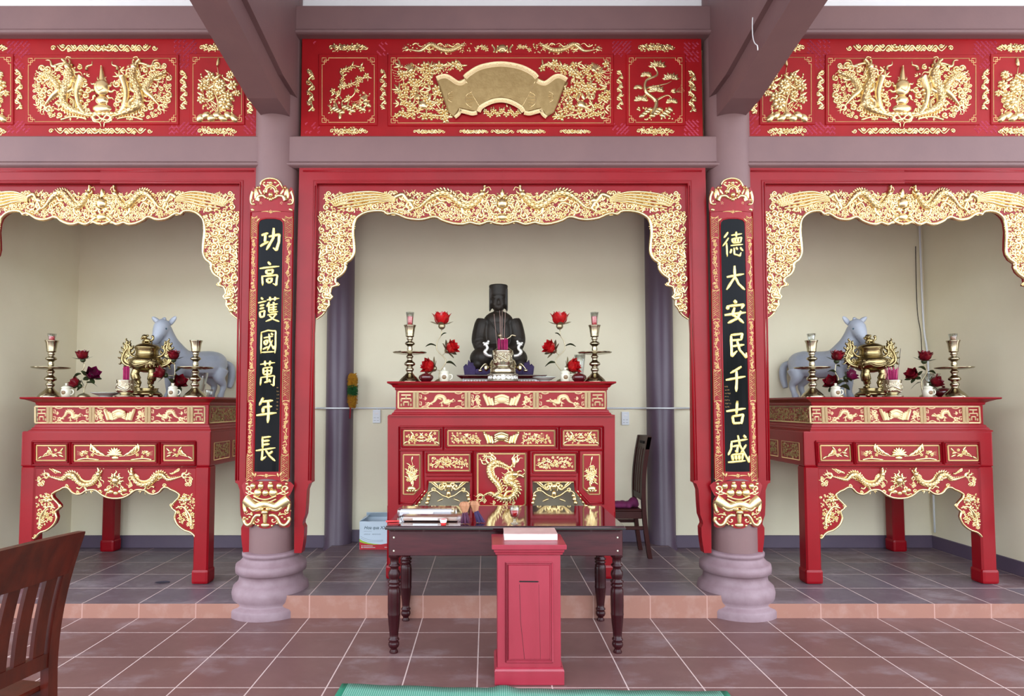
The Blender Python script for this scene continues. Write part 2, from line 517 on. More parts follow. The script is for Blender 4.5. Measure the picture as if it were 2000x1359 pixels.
        for t in legs:
            i = int(t * (m - 1))
            dx, dy = C[i][0] - C[i - 1][0], C[i][1] - C[i - 1][1]
            a = atan2(dy, dx) + side * (1.25 if t < .5 else .9)
            x, y = C[i]
            kx, ky = x + cos(a) * w * 2.0, y + sin(a) * w * 2.0
            a2 = a - side * .9
            fx, fy = kx + cos(a2) * w * 1.5, ky + sin(a2) * w * 1.5
            s.ridge([(x, y), (kx, ky), (fx, fy)], lambda q: w * (.62 - .3 * q), None, 0, 4)
            for k in (-.8, 0, .8): s.leaf(fx, fy, a2 + k, w * 1.25, w * .22)
            s.flame(kx, ky, a + .5 * side, w * 1.9, w * .3, side)
        ta = atan2(C[0][1] - C[2][1], C[0][0] - C[2][0])
        for k in (-.7, -.25, .2, .65): s.flame(C[0][0], C[0][1], ta + k, w * 3.0, w * .34, 1 if k > 0 else -1)
        x, y = C[-1]
        a = atan2(C[-1][1] - C[-4][1], C[-1][0] - C[-4][0])
        q = w * head
        mv = lambda f, o: (x + cos(a) * f * q - sin(a) * o * q * side, y + sin(a) * f * q + cos(a) * o * q * side)
        s.dome(*mv(.2, 0), q * 1.05, q * .85, a, q * 1.15)
        s.ridge([mv(.6, -.15), mv(1.5, -.25), mv(2.1, -.7)], lambda t: q * (.5 - .2 * t), q * .8, 0, 4)
        s.dome(*mv(2.05, -.55), q * .36, h=q * .8)
        s.ridge([mv(.5, .35), mv(1.3, .75), mv(1.75, .6)], lambda t: q * (.34 - .18 * t), q * .55, 0, 4)
        s.dome(*mv(.7, -.5), q * .27, h=q * .5, z0=q * .6, n=7, nr=1)
        for o, L in ((-.5, 2.2), (-.9, 1.9)): s.ridge([mv(0, o), mv(-.9, o - .7), mv(-L, o - .55)], lambda t: q * .24 * (1 - .8 * t), None, 0, 4)
        for k in range(6):
            o = -1.3 + k * .55
            s.flame(*mv(-.3, o * .5), a + pi + side * (o * -.42), q * (2.1 + .5 * (k % 2)), q * .3, 1 if k % 2 else -1)
        s.ridge([mv(1.9, -.2), mv(2.6, .3), mv(2.2, 1.1)], lambda t: q * .12, None, 0, 4)
        return s
    def phoenix(s, u, v, L, d=1, a=0.0):
        """bird flying towards d with its wings raised and long plumes behind"""
        m = lambda f, o: (u + d * (cos(a) * f - sin(a) * o) * L, v + (sin(a) * f + cos(a) * o) * L)
        s.ridge([m(-.5, .15), m(0, .1), m(.45, -.15), m(.75, -.5)], lambda t: L * (.12 + .2 * sin(pi * min(1, t * 1.05))), None, 0, 5)
        s.dome(*m(.82, -.58), L * .17, h=L * .25)
        s.leaf(*m(.9, -.55), atan2(m(1, 0)[1] - v, m(1, 0)[0] - u) + .3 * d, L * .35, L * .07)
        for k in range(3): s.flame(*m(.72, -.66), (-pi / 2 if d > 0 else -pi / 2) - d * (.9 - .35 * k), L * .5, L * .06)
        for k in range(6):
            an = -2.3 + k * .26
            e = (cos(an) * 1.25, sin(an) * 1.15)
            s.ridge([m(.1, 0), m(.1 + e[0] * .6, e[1] * .6 - .05), m(.1 + e[0], e[1] + .1)], lambda t: L * (.07 + .06 * sin(pi * t)), L * .12, 0, 4)
        for k in range(5):
            o = -.35 + k * .2
            s.ridge([m(-.4, .12), m(-1.1, o * 1.2 + .1), m(-1.9, o * 2.0 + .2), m(-2.5, o * 2.3 - .1)], lambda t: L * .085 * (1.15 - t), None, 0, 5)
            s.dome(*m(-2.45, o * 2.2 - .08), L * .11, h=L * .14, n=7, nr=1)
        return s
    def pearl(s, u, v, r, flames=11):
        for k in range(flames):
            a = -pi / 2 + 2 * pi * k / flames
            s.flame(u + cos(a) * r * .9, v + sin(a) * r * .9, a, r * (1.05 if k else 1.5), r * .3, 1 if k % 2 else -1)
        s.ridge([(u + cos(i * pi / 8) * r * 1.02, v + sin(i * pi / 8) * r * 1.02) for i in range(17)], r * .14, None, 0, 1)
        return s.dome(u, v, r * .86, h=r * .8, n=16, nr=3)
    def branch(s, pts, r, nf=6, w=None, leafs=1.0):
        C = crv(pts, 6); w = w or r * .25
        s.ridge(C, lambda t: w * (1.25 - t), None, 0, 1, smooth=False)
        for k in range(nf):
            i = int((k + .6) / nf * (len(C) - 1))
            x, y = C[i]
            a = s.r.random() * 6.28
            q = r * (.75 + .5 * s.r.random())
            s.flower(x + cos(a) * r * .8, y + sin(a) * r * .8, q, 5)
            for j in range(int(2 * leafs)): s.leaf(x, y, a + 2 + j * 1.7 + s.r.random(), r * 1.5, r * .3)
        return s
    def fret(s, x0, x1, y0, y1, w=.8, c=9):
        """line frame whose corners turn in a square key"""
        for (x, y, dx, dy) in ((x0, y0, 1, 1), (x1, y0, -1, 1), (x1, y1, -1, -1), (x0, y1, 1, -1)):
            pts = [(x + dx * c * 1.6, y), (x + dx * c * 1.6, y + dy * c * .55), (x + dx * c * .55, y + dy * c * .55), (x + dx * c * .55, y + dy * c * 1.6), (x, y + dy * c * 1.6)]
            s.ridge(pts, w, w * .9, 0, 1, smooth=False)
            s.ridge([(x, y), (x + dx * c, y), (x + dx * c, y + dy * c), (x, y + dy * c), (x, y)], w, w * .9, 0, 1, smooth=False)
        for a, b in (((x0 + c * 1.6, y0), (x1 - c * 1.6, y0)), ((x0 + c * 1.6, y1), (x1 - c * 1.6, y1)), ((x0, y0 + c * 1.6), (x0, y1 - c * 1.6)), ((x1, y0 + c * 1.6), (x1, y1 - c * 1.6))):
            s.ridge([a, b], w, w * .9, 0, 1, smooth=False)
        return s
    def frame(s, pts, w, h=None, closed=True):
        P_ = list(pts) + ([pts[0]] if closed else [])
        for a, b in zip(P_, P_[1:]): s.ridge([a, b], w, h if h is not None else w * .8, 0, 1, smooth=False, prof=((-1, -.3), (-1, .8), (-.6, 1), (.6, 1), (1, .8), (1, -.3)))
        return s
    def fill(s, poly, n, r0, r1, over=.55, edge=.5, kinds='clfd'):
        """leaves, curls and blossoms in whatever room the main figures leave"""
        xs = [p[0] for p in poly]; ys = [p[1] for p in poly]
        for _ in range(n):
            u, v = s.r.uniform(min(xs), max(xs)), s.r.uniform(min(ys), max(ys))
            r = s.r.uniform(r0, r1)
            if not inpoly(u, v, poly): continue
            if not all(inpoly(u + cos(a) * r * edge, v + sin(a) * r * edge, poly) for a in (0, .8, 1.57, 2.4, 3.14, 3.9, 4.71, 5.5)): continue
            if any((u - a) ** 2 + (v - b) ** 2 < (over * (r + q)) ** 2 for a, b, q in s.occ): continue
            k = s.r.choice(kinds)
            if k == 'c': s.curl(u, v, r, s.r.random() * 6, 1.3, s.r.choice((1, -1)))
            elif k == 'f': s.flower(u, v, r)
            elif k == 'd': s.dome(u, v, r * .9, r * .6, s.r.random() * 6, r * .6)
            else:
                a = s.r.random() * 6
                for j in range(3): s.leaf(u - cos(a) * r * .5, v - sin(a) * r * .5, a + (j - 1) * .75, r * 1.7, r * .3)
            s.occ.append((u, v, r))
        return s

def flat(Y, k=None):
    """relief on the upright plane at distance Y, traced over the photograph"""
    sc = (k or Y / F)
    def mp(u, v, h):
        x, z = P(u, v, Y)
        return (x, Y - h * sc, z)
    return mp
def mirrored(g, xm):
    o = G(); o.join(g, lambda p: (2 * xm - p[0], p[1], p[2])); return o
# ------------------------------------------------------------------ the setting
def tiles(name, dx, dy, x0, y0, dusty, c1=srgb(99, 69, 67), c2=srgb(119, 86, 83)):
    m = Mt(name, (0, 0, 0, 1), .38, spec=.5)
    co = m.coord()
    sp = m.n('SeparateXYZ'); m.l(co, sp.inputs[0])
    def line(o, off, st):
        f = m.math('FRACT', m.math('DIVIDE', m.math('SUBTRACT', o, off - 40 * st), st))
        d = m.math('MINIMUM', f, m.math('SUBTRACT', 1.0, f))
        return m.math('LESS_THAN', d, .0035 / st)
    gr = m.math('MAXIMUM', line(sp.outputs[0], x0, dx), line(sp.outputs[1], y0, dy))
    cell = m.n('TexWhiteNoise', noise_dimensions='2D')
    cx = m.math('FLOOR', m.math('DIVIDE', m.math('SUBTRACT', sp.outputs[0], x0), dx))
    cy = m.math('FLOOR', m.math('DIVIDE', m.math('SUBTRACT', sp.outputs[1], y0), dy))
    cb = m.n('CombineXYZ'); m.l(cx, cb.inputs[0]); m.l(cy, cb.inputs[1]); m.l(cb.outputs[0], cell.inputs['Vector'])
    base = m.mix(m.noise(3.5, 6), c1, c2)
    base = m.mix(m.math('MULTIPLY', cell.outputs[0], .5), base, srgb(112, 78, 74))
    st = m.ramp(m.noise(2.2, 7, m.coord((1, 1.6, 1)), .7), [(.52, (0, 0, 0, 1)), (.75, (1, 1, 1, 1))])
    base = m.mix(m.math('MULTIPLY', st, dusty), base, srgb(160, 146, 150))
    m.col(m.mix(gr, base, srgb(196, 172, 166)))
    rg = m.math('MULTIPLY_ADD', m.noise(5, 5), .3, .24)
    m.rough(m.math('MAXIMUM', rg, m.math('MULTIPLY', gr, .8)))
    m.bump(m.math('SUBTRACT', m.math('MULTIPLY', m.noise(40, 4), .15), gr), .25, .003)
    return m.m
TILE_LOW = tiles('terracotta floor tiles', .40, .4015, -.05, 4.195, .5)
TILE_SIDE = tiles('terracotta tiles of the side platform', .40, .39, -.05, 4.845, .75, srgb(90, 78, 86), srgb(110, 97, 106))
TILE_MID = tiles('terracotta tiles of the middle platform', .40, .39, -.05, 4.813, .75, srgb(90, 78, 86), srgb(110, 97, 106))
def riser():
    m = Mt('salmon terracotta step', srgb(176, 118, 98), .6)
    co = m.coord(); sp = m.n('SeparateXYZ'); m.l(co, sp.inputs[0])
    f = m.math('FRACT', m.math('DIVIDE', m.math('ADD', sp.outputs[0], 16.05), .4))
    gr = m.math('LESS_THAN', f, .02)
    b = m.mix(m.noise(6, 5), srgb(152, 104, 87), srgb(142, 97, 84))
    st = m.ramp(m.noise(9, 6), [(.5, (0, 0, 0, 1)), (.72, (1, 1, 1, 1))])
    b = m.mix(m.math('MULTIPLY', st, .4), b, srgb(172, 138, 128))
    m.col(m.mix(gr, b, srgb(172, 130, 118))); return m.m
RISER = riser()

XW0, XW1 = P(152, 600, Y_WALL)[0], P(1812.5, 800, Y_WALL)[0]
XRL, XRR = P(658, 900, Y_WALL - .12)[0], P(1296, 900, Y_WALL - .12)[0]     # rear columns
struct('floor', G().box(-7, 7, -3.0, Y_STEP + .1, -.1, 0), TILE_LOW)
# raised platforms of the three bays
def platform(x0, x1, x2, x3, h, m):
    g = G()
    q = [(x0, Y_STEP), (x1, Y_STEP), (x3, Y_WALL + .3), (x2, Y_WALL + .3)]
    g.add([(x, y, h) for x, y in q] + [(x, y, -.05) for x, y in q], [(0, 1, 2, 3)], False, 0)
    g.add([(x0, Y_STEP, -.05), (x1, Y_STEP, -.05), (x1, Y_STEP, h), (x0, Y_STEP, h)], [(0, 1, 2, 3)], False, 1)
    for a, b in ((0, 3), (1, 2)):
        g.add([(q[a][0], q[a][1], -.05), (q[b][0], q[b][1], -.05), (q[b][0], q[b][1], h), (q[a][0], q[a][1], h)], [(0, 1, 2, 3)], False, 1)
    return struct('floor', g, [m, RISER])
platform(XL + .02, XR - .02, XRL, XRR, H_MID, TILE_MID)
platform(-6.5, XL + .06, -6.5, XRL + .04, H_SIDE, TILE_SIDE)
platform(XR - .06, 6.5, XRR - .04, 6.5, H_SIDE, TILE_SIDE)
struct('wall_back', G().box(-6.5, 6.5, Y_WALL, Y_WALL + .2, -.1, 5.3), PLASTER)
struct('wall_left', G().box(XW0 - .2, XW0, Y_STEP + .35, Y_WALL + .01, -.1, 5.3), PLASTER)
struct('wall_right', G().box(XW1, XW1 + .2, Y_STEP + .35, Y_WALL + .01, -.1, 5.3), PLASTER)
sk = P(1600, 1045, Y_WALL)[1]
def skirt(name, x0, x1, y0, y1, h0, h1):
    struct(name, G().box(x0, x1, y0, y1, h0, h1, .004), SKIRT)
skirt('baseboard_back', XW0, XRL, Y_WALL - .015, Y_WALL + .01, H_SIDE, sk)
skirt('baseboard_back', XRL, XRR, Y_WALL - .015, Y_WALL + .01, H_MID, P(980, 1034, Y_WALL)[1])
skirt('baseboard_back', XRR, XW1, Y_WALL - .015, Y_WALL + .01, H_SIDE, sk)
skirt('baseboard_left', XW0 - .01, XW0 + .015, Y_STEP + .34, Y_WALL - .016, H_SIDE, sk)
skirt('baseboard_right', XW1 - .015, XW1 + .01, Y_STEP + .34, Y_WALL - .016, H_SIDE, sk)
# white plaster above the beams, and the porch roof
Z_UB = P(980, 10, Y_BEAM)[1]
struct('wall_front', G().box(-7, 7, YC + .06, YC + .16, Z_UB - .06, 5.35), WHITEWASH)
struct('ceiling', G().box(-7.2, 7.2, -1.2, Y_WALL + .3, 5.3, 5.45), WHITEWASH)
# ---- horizontal beams between the columns, each with a small roll under its face
def beam(x0, x1, ztop, zlip, zbot, nm):
    g = G()
    y0, y1 = Y_BEAM, YC + .11
    g.box(x0, x1, y0, y1, zlip, ztop, .008)
    pr = [(0, zlip), (-.012, zlip - .004), (-.016, zlip - .016), (-.008, zlip - .026), (.012, zlip - .032), (.018, zbot)]
    vs, fs = [], []
    for o, z in pr: vs += [(x0, y0 + o, z), (x1, y0 + o, z)]
    for i in range(len(pr) - 1): fs.append((2 * i, 2 * i + 1, 2 * i + 3, 2 * i + 2))
    g.add(vs, fs, True)
    g.add([(x0, y0 + .018, zbot), (x1, y0 + .018, zbot), (x1, y1, zbot), (x0, y1, zbot)], [(0, 1, 2, 3)])
    g.add([(x0, y1, zbot), (x1, y1, zbot), (x1, y1, zlip), (x0, y1, zlip)], [(0, 1, 2, 3)])
    return struct(nm, g, MAUVE)
for a_, b_ in ((-7, XW0 - .2), (XW1 + .2, 7)): struct('wall_front', G().box(a_, b_, YC + .12, YC + .22, 0, 5.3), PLASTER)
SPAN = [(-7, XL), (XL, XR), (XR, 7)]
zl = [P(980, v, Y_BEAM)[1] for v in (265, 317, 326)]
zu = [P(980, v, Y_BEAM)[1] for v in (10, 58, 66)]
for i, (a, b) in enumerate(SPAN):
    beam(a, b, zl[0], zl[1], zl[2], 'beam')
    beam(a, b, zu[0], zu[1], zu[2], 'beam')
# ---- the two roof beams running from the front columns towards the viewer, with a stepped end on the column
def roof_beam(xc, side):
    w = .105
    ya, yb = YC - .39, 3.42
    za, zb = P(CU, 192, ya)[1], P(CU, 0, yb)[1]
    sl = (zb - za) / (ya - yb)
    yn = .2
    zn = za + sl * (ya - yn)
    zt = 5.2
    g = G()
    def slab(wd, d, top):
        q = [(YC - .05, za + d), (ya, za + d), (yn, zn + d), (yn, top), (YC - .05, top)]
        n = len(q)
        vs = [(xc - wd, y, z) for y, z in q] + [(xc + wd, y, z) for y, z in q]
        g.add(vs, [tuple(range(n)), tuple(range(2 * n - 1, n - 1, -1))] + [(i, (i + 1) % n, n + (i + 1) % n, n + i) for i in range(n)])
    slab(w, 0, za + .9 + sl * 3)
    slab(w + .035, .17, zt)
    return struct('beam', g, MAUVE)
roof_beam(XL + .015, -1); roof_beam(XR - .01, 1)

# ---- columns
def column(label, x, y, r, base, z0):
    t = thing('column', label, 'column', (x, y, z0))
    g = G()
    if base:
        g.lathe([(r, .34), (r, 5.2)], x, y, 0, 40)
        zb = lambda v: P(CU, v, y - .25)[1]
        b = G()
        pr = [(.292, 0), (.292, .045), (.284, .06), (.262, .072), (.252, .085), (.266, .11), (.272, .15), (.262, .19), (.240, .21), (.228, .222),
              (.222, .25), (.224, .272), (.238, .284), (.248, .288), (.250, .32), (.246, .345), (.232, .352), (.216, .365), (.200, .385), (.196, .400), (.204, .404), (.205, .425), (.196, .432), (r, .434)]
        b.lathe(pr, x, y, 0, 48)
        obj('shaft', g, MAUVE, t); obj('base', b, MAUVE_BASE, t)
    else:
        g.lathe([(r + .012, z0), (r + .01, z0 + .02), (r, z0 + .05), (r, 5.2)], x, y, 0, 32)
        obj('shaft', g, [SKIRT_COL], t)
    return t
SKIRT_COL = mottled('dark mauve column paint', srgb(92, 74, 88), srgb(84, 66, 82), 2.5, .4, .15, 40)
column('mauve front column with turned base, left of the middle bay, behind the left couplet board', XL, YC, .163, True, 0)
column('mauve front column with turned base, right of the middle bay, behind the right couplet board', XR, YC, .163, True, 0)
column('plain dark column at the back wall, left of the middle altar', XRL, Y_WALL - .03, .132, False, H_SIDE)
column('plain dark column at the back wall, right of the middle altar behind a chair', XRR, Y_WALL - .03, .132, False, H_SIDE)
# ------------------------------------------------------------------ carved red boards between the beams
def rectp(u0, u1, v0, v1): return [(u0, v0), (u1, v0), (u1, v1), (u0, v1)]
def plate_px(poly, Y, y0, y1, bev=0.0, g=None, mat=0):
    g = g or G()
    return g.plate([P(u, v, Y) for u, v in poly], y0, y1, mat, bev)
def lattice(R, u0, u1, v0, v1, step=4.2, w=.7, keep=.85):
    """faint key-fret lattice of short diagonal bars"""
    n = 0
    v = v0
    while v < v1:
        u = u0 + (n % 2) * step
        while u < u1:
            if R.r.random() < keep:
                d = 1 if (n + int(u / step)) % 2 else -1
                for o in (0, step * .45): R.ridge([(u + o, v), (u + o + step * .8, v - d * step * .8)], w, .5, 0, 1, smooth=False)
                R.ridge([(u, v), (u + step * .5, v + d * step * .5)], w, .5, 0, 1, smooth=False)
            u += step * 2
        v += step * 1.05; n += 1
    return R
def scroll_bar(R, u0, u1, v, h, n=3, w=1.3):
    w *= 1.35
    """flowing scroll ornament symmetrical about its middle"""
    c = (u0 + u1) / 2
    for d in (-1, 1):
        L = (u1 - u0) / 2
        pts = [(c, v)]
        for k in range(1, n * 2 + 1):
            pts.append((c + d * L * .86 * k / (n * 2), v + (h * .3 if k % 2 else -h * .3)))
        R.ridge(pts, lambda t: w * (1.25 - .5 * t))
        for k in range(1, n * 2):
            x = c + d * L * .86 * k / (n * 2); y = v + (-h * .16 if k % 2 else h * .16)
            R.curl(x, y, h * .24, R.r.random() * 6, 1.2, d, h * .11)
            R.leaf(x, v, (-pi / 2 + (pi if k % 2 == 0 else 0)) + d * .8, h * .55, h * .13)
        R.curl(c + d * L * .93, v, h * .3, 0, 1.2, d, h * .09)
        R.dome(c + d * h * .5, v - h * .1, h * .22)
    return R.flower(c, v, h * .42, 6)
def vertical_orn(R, u, v0, v1, w):
    n = max(5, int((v1 - v0) / (w * .55)))
    R.ridge([(u + w * .25 * (1 if k % 2 else -1), v0 + (v1 - v0) * k / n) for k in range(n + 1)], w * .13)
    for k in range(n):
        y = v0 + (v1 - v0) * (k + .5) / n
        s_ = 1 if k % 2 else -1
        R.flower(u + s_ * w * .2, y, w * .3) if k % 3 == 1 else R.curl(u + s_ * w * .15, y, w * .34, R.r.random() * 6, 1.2, s_, w * .1)
        R.leaf(u, y, (0 if s_ > 0 else pi) + .5, w * .55, w * .14)
    return R
def sway(R, u, v, h, d=1, xs=1.0):
    """flowering plant rising from a rocky foot"""
    R.ridge([(u - d * 2, v), (u + d * 3, v - h * .3), (u - d * 5, v - h * .55), (u + d * 2, v - h * .8), (u, v - h)], lambda t: h * .028 * (1.2 - t))
    for (x, y, r) in ((-.28, .62, .1), (.3, .66, .095), (-.12, .8, .1), (.22, .42, .11), (-.3, .38, .085), (.05, .55, .1), (.38, .5, .07)):
        R.ridge([(u, v - h * (y - .1)), (u + d * x * xs * h * .5, v - h * y * .98), (u + d * x * xs * h, v - h * y)], h * .014)
        R.flower(u + d * x * xs * h, v - h * y, h * r * (.6 + .4 * xs), 6)
        R.leaf(u + d * x * xs * h * .6, v - h * (y - .05), -.6 * d, h * .17, h * .035)
        R.leaf(u + d * x * xs * h * .8, v - h * (y + .06), pi + .5 * d, h * .15, h * .03)
    R.leaf(u, v - h, -pi / 2 + .2, h * .16, h * .035)
    for k in range(7):
        R.dome(u + (k - 3) * h * .105 * xs, v - h * .03 - (h * .05 if k % 2 else 0), h * .1 * xs, h * .07, .3 * (k - 3), h * .06)
    return R

YB = Y_PANEL                                       # front face of the boards
def frieze(label, u0, u1, spec, mir=False):
    c = thing('frieze_board', label, 'carved board', (P((u0 + u1) / 2 if not mir else 1962 - (u0 + u1) / 2, 200, YB)[0], YB, P(981, 268, YB)[1]))
    fl = (lambda g: mirrored(g, XM)) if mir else (lambda g: g)
    # below the lower edge the board stands on the beam
    zb, zt = P(981, 268, YB)[1] - .02, P(981, 66, YB)[1]
    g = G(); xa, xb = P(u0, 200, YB)[0], P(u1, 200, YB)[0]
    g.box(xa, xb, YB, YB + .04, zb, zt, .003)
    obj('board', fl(g), RED_FR, c)
    for (a, b, v0, v1, fn) in spec['panels']:
        g = G(); plate_px(rectp(a - 7, b + 7, v0 - 7, v1 + 7), YB, YB - .008, YB + .005, .006, g)
        pn = obj('carved_panel', fl(g), RED_FR, c)
        R = Rel(flat(YB - .008), int(a) + 5); R.fret(a, b, v0, v1, .75, 8)
        obj('gilt_border', fl(R.g), GOLD_LINE, pn)
        R = Rel(flat(YB - .008), int(a) + 9)
        ex = fn(R, (a + b) / 2, (v0 + v1) / 2) or []
        obj('gilt_relief', fl(R.g), GOLD, pn)
        for nm, gg, m in ex: obj(nm, fl(gg), m, pn)
    for fn in spec['orn']:
        R = Rel(flat(YB), 3 + len(c.children)); fn(R)
        obj('gilt_ornament', fl(R.g), GOLD, c)
    R = Rel(flat(YB), 77)
    for q in spec['lat']: lattice(R, *q)
    tag(obj('key_fret_pattern', fl(R.g), PINKISH, c), kind='stuff')
    return c

def q2(x, y): return (560 + x / 2.381, y / 2.381)
def plaque_panel(R, uc, vc):
    out = [q2(*p) for p in ((695, 372), (715, 352), (745, 350), (790, 382), (822, 372), (840, 345), (905, 305), (995, 290), (1085, 305), (1152, 342), (1170, 370), (1200, 382), (1248, 350), (1285, 355), (1303, 375),
                            (1285, 418), (1262, 478), (1240, 528), (1205, 548), (1180, 512), (1110, 530), (1092, 500), (1040, 470), (995, 462), (950, 470), (900, 500), (886, 528), (805, 512), (780, 548), (755, 528), (735, 478), (715, 418))]
    g = plate_px(out, YB - .008, YB - .034, YB - .006, .008)
    Rb = Rel(flat(YB - .034), 4)
    def band(pts, w):
        C = crv([q2(*p) for p in pts], 6); w *= 1.2
        Rb.ridge(C, w, 1.3, 0, 1, smooth=False, prof=((-1, -.3), (-1, .8), (-.8, 1.1), (-.65, .5), (.65, .5), (.8, 1.1), (1, .8), (1, -.3)))
        for i in range(1, len(C) - 1, 2):
            a = atan2(C[i + 1][1] - C[i - 1][1], C[i + 1][0] - C[i - 1][0])
            Rb.dome(C[i][0], C[i][1], w * .5, w * .3, a + .8, 1.0, .7, 6, 1)
    band(((828, 362), (850, 342), (905, 312), (995, 298), (1085, 312), (1142, 340), (1164, 362)), 4.2)
    band(((697, 366), (722, 356), (750, 358), (800, 388), (832, 376)), 3.6)
    band(((1303, 372), (1275, 356), (1246, 358), (1200, 388), (1164, 376)), 3.6)
    band(((892, 520), (905, 498), (950, 474), (995, 466), (1040, 474), (1085, 498), (1102, 520)), 3.6)
    band(((800, 514), (830, 520), (862, 528), (884, 524)), 3.2); band(((1104, 524), (1128, 528), (1160, 520), (1188, 514)), 3.2)
    band(((782, 546), (800, 530), (812, 508)), 2.6); band(((1208, 546), (1190, 530), (1180, 508)), 2.6)
    Rd = Rel(flat(YB - .034), 5)
    for d in (-1, 1):                               # engraved longevity roundels and folds of the scroll
        for (cx, cy, h) in ((995 + d * 143, 462, 74), (995 + d * 232, 450, 50)):
            x, y = q2(cx, cy)
            for k in range(5):
                yy = y + (k - 2) * h / 12
                Rd.ridge([(x - h * .09 * (1.0 - abs(k - 2) * .2), yy - d * .8), (x + h * .09 * (1.0 - abs(k - 2) * .2), yy + d * .8)], .6, .8, 0, 1, smooth=False)
            Rd.ridge([(x - d * h * .06, y - h * .2), (x + d * h * .1, y - h * .1), (x + d * h * .1, y + h * .1), (x - d * h * .04, y + h * .22)], .7, .8)
        Rd.ridge([q2(995 + d * 160, 378), q2(995 + d * 130, 440), q2(995 + d * 92, 505)], .9, .8, 0, 4)
    # carved blossom below the fan and flowering sprays at both sides
    for k in range(9): R.flower(981 + (k - 4) * 8, 217 + abs(k - 4) * .4 + (6 if k % 2 else 0), 6.5, 5)
    for k in range(14): R.leaf(981 + (k - 7) * 5.4, 210 + (k % 3) * 5, R.r.random() * 6, 8, 1.9)
    for d in (-1, 1):
        m = lambda u: 981 + d * (981 - u)
        for pts in (((m(884), 228), (m(840), 224), (m(800), 214), (m(780), 188)), ((m(800), 214), (m(812), 188), (m(806), 160), (m(784), 136)), ((m(852), 132), (m(830), 150), (m(812), 178)), ((m(905), 128), (m(870), 128), (m(836), 140)), ((m(860), 168), (m(850), 196), (m(868), 222))):
            R.branch(pts, 8.0, 4, 2.0)
        R.phoenix(m(800), 138, 13, -d, -.3)
        R.dome(m(826), 205, 11, 8, .5, 5); R.leaf(m(836), 198, -1.2, 16, 4); R.leaf(m(820), 196, -2.0, 16, 4)
        R.fill(rectp(*sorted((m(772), m(848))), 122, 233), 600, 6, 9.5, .52, .4, 'lff'); R.fill(rectp(*sorted((m(772), m(848))), 122, 233), 500, 3, 5, .55, .4, 'lld')
        R.fill([(m(846), 124), (m(905), 121), (m(872), 146), (m(846), 146)], 200, 2.2, 4.2, .5, .4, 'lfd')
        R.fill([(m(846), 168), (m(856), 168), (m(884), 230), (m(846), 234)], 200, 2.0, 4.0, .5, .4, 'lfd')
    return [('scroll_plaque', g, GOLD_OLD), ('scroll_border', Rb.g, GOLD_PALE), ('engraving', Rd.g, GOLD)]
def plum_panel(R, uc, vc):
    R.branch([(650, 178), (662, 186), (668, 160), (672, 140), (690, 128), (708, 132)], 6.5, 7, 1.7)
    R.branch([(668, 170), (690, 162), (708, 154), (722, 150)], 5.5, 5, 1.3)
    R.branch([(672, 200), (690, 186), (696, 170), (700, 155)], 5, 3, 1.6)
    R.phoenix(712, 196, 10, 1, -.4)
    for k in range(14): R.dome(652 + k * 5.2, 212 + (k % 4) * 3.4 - (k * .8), 7, 4.5, -.5 + k * .1, 4)
    for k in range(6): R.leaf(660 + k * 9, 214, -1.9 + k * .25, 16, 2.4)
    R.leaf(664, 222, 1.6, 12, 4)
    R.fill([(640, 190), (724, 178), (724, 222), (640, 226)], 90, 2, 4, .5, .4, 'ld')
def pine_panel(R, uc, vc):
    R.ridge([(1272, 226), (1282, 200), (1262, 180), (1262, 158), (1284, 146), (1276, 128)], lambda t: 4.4 * (1.1 - .7 * t))
    R.ridge([(1282, 196), (1304, 186), (1316, 198)], lambda t: 2.4 * (1.2 - t)); R.ridge([(1262, 172), (1300, 164), (1312, 158)], lambda t: 2.4 * (1.2 - t)); R.ridge([(1264, 182), (1248, 196)], 1.8)
    for (x, y, w) in ((1284, 130, 20), (1310, 154, 19), (1282, 178, 19), (1312, 200, 13), (1252, 196, 16), (1262, 148, 12), (1246, 172, 8)):
        for k in range(7):
            a = -pi + pi * k / 6
            R.leaf(x, y, a, w * (.55 + .35 * abs(cos(a))), 2.6)
            R.dome(x + cos(a) * w * .6, y + sin(a) * w * .32, 4.4, 3.2, a, 2.4)
    R.phoenix(1318, 180, 7, -1, .5)
    for k in range(12): R.dome(1254 + k * 5, 226 - (k % 4) * 4, 7, 4.5, -.4 + k * .1, 4)
    R.fill([(1244, 208), (1318, 208), (1318, 236), (1244, 236)], 80, 2, 4, .5, .4, 'd')
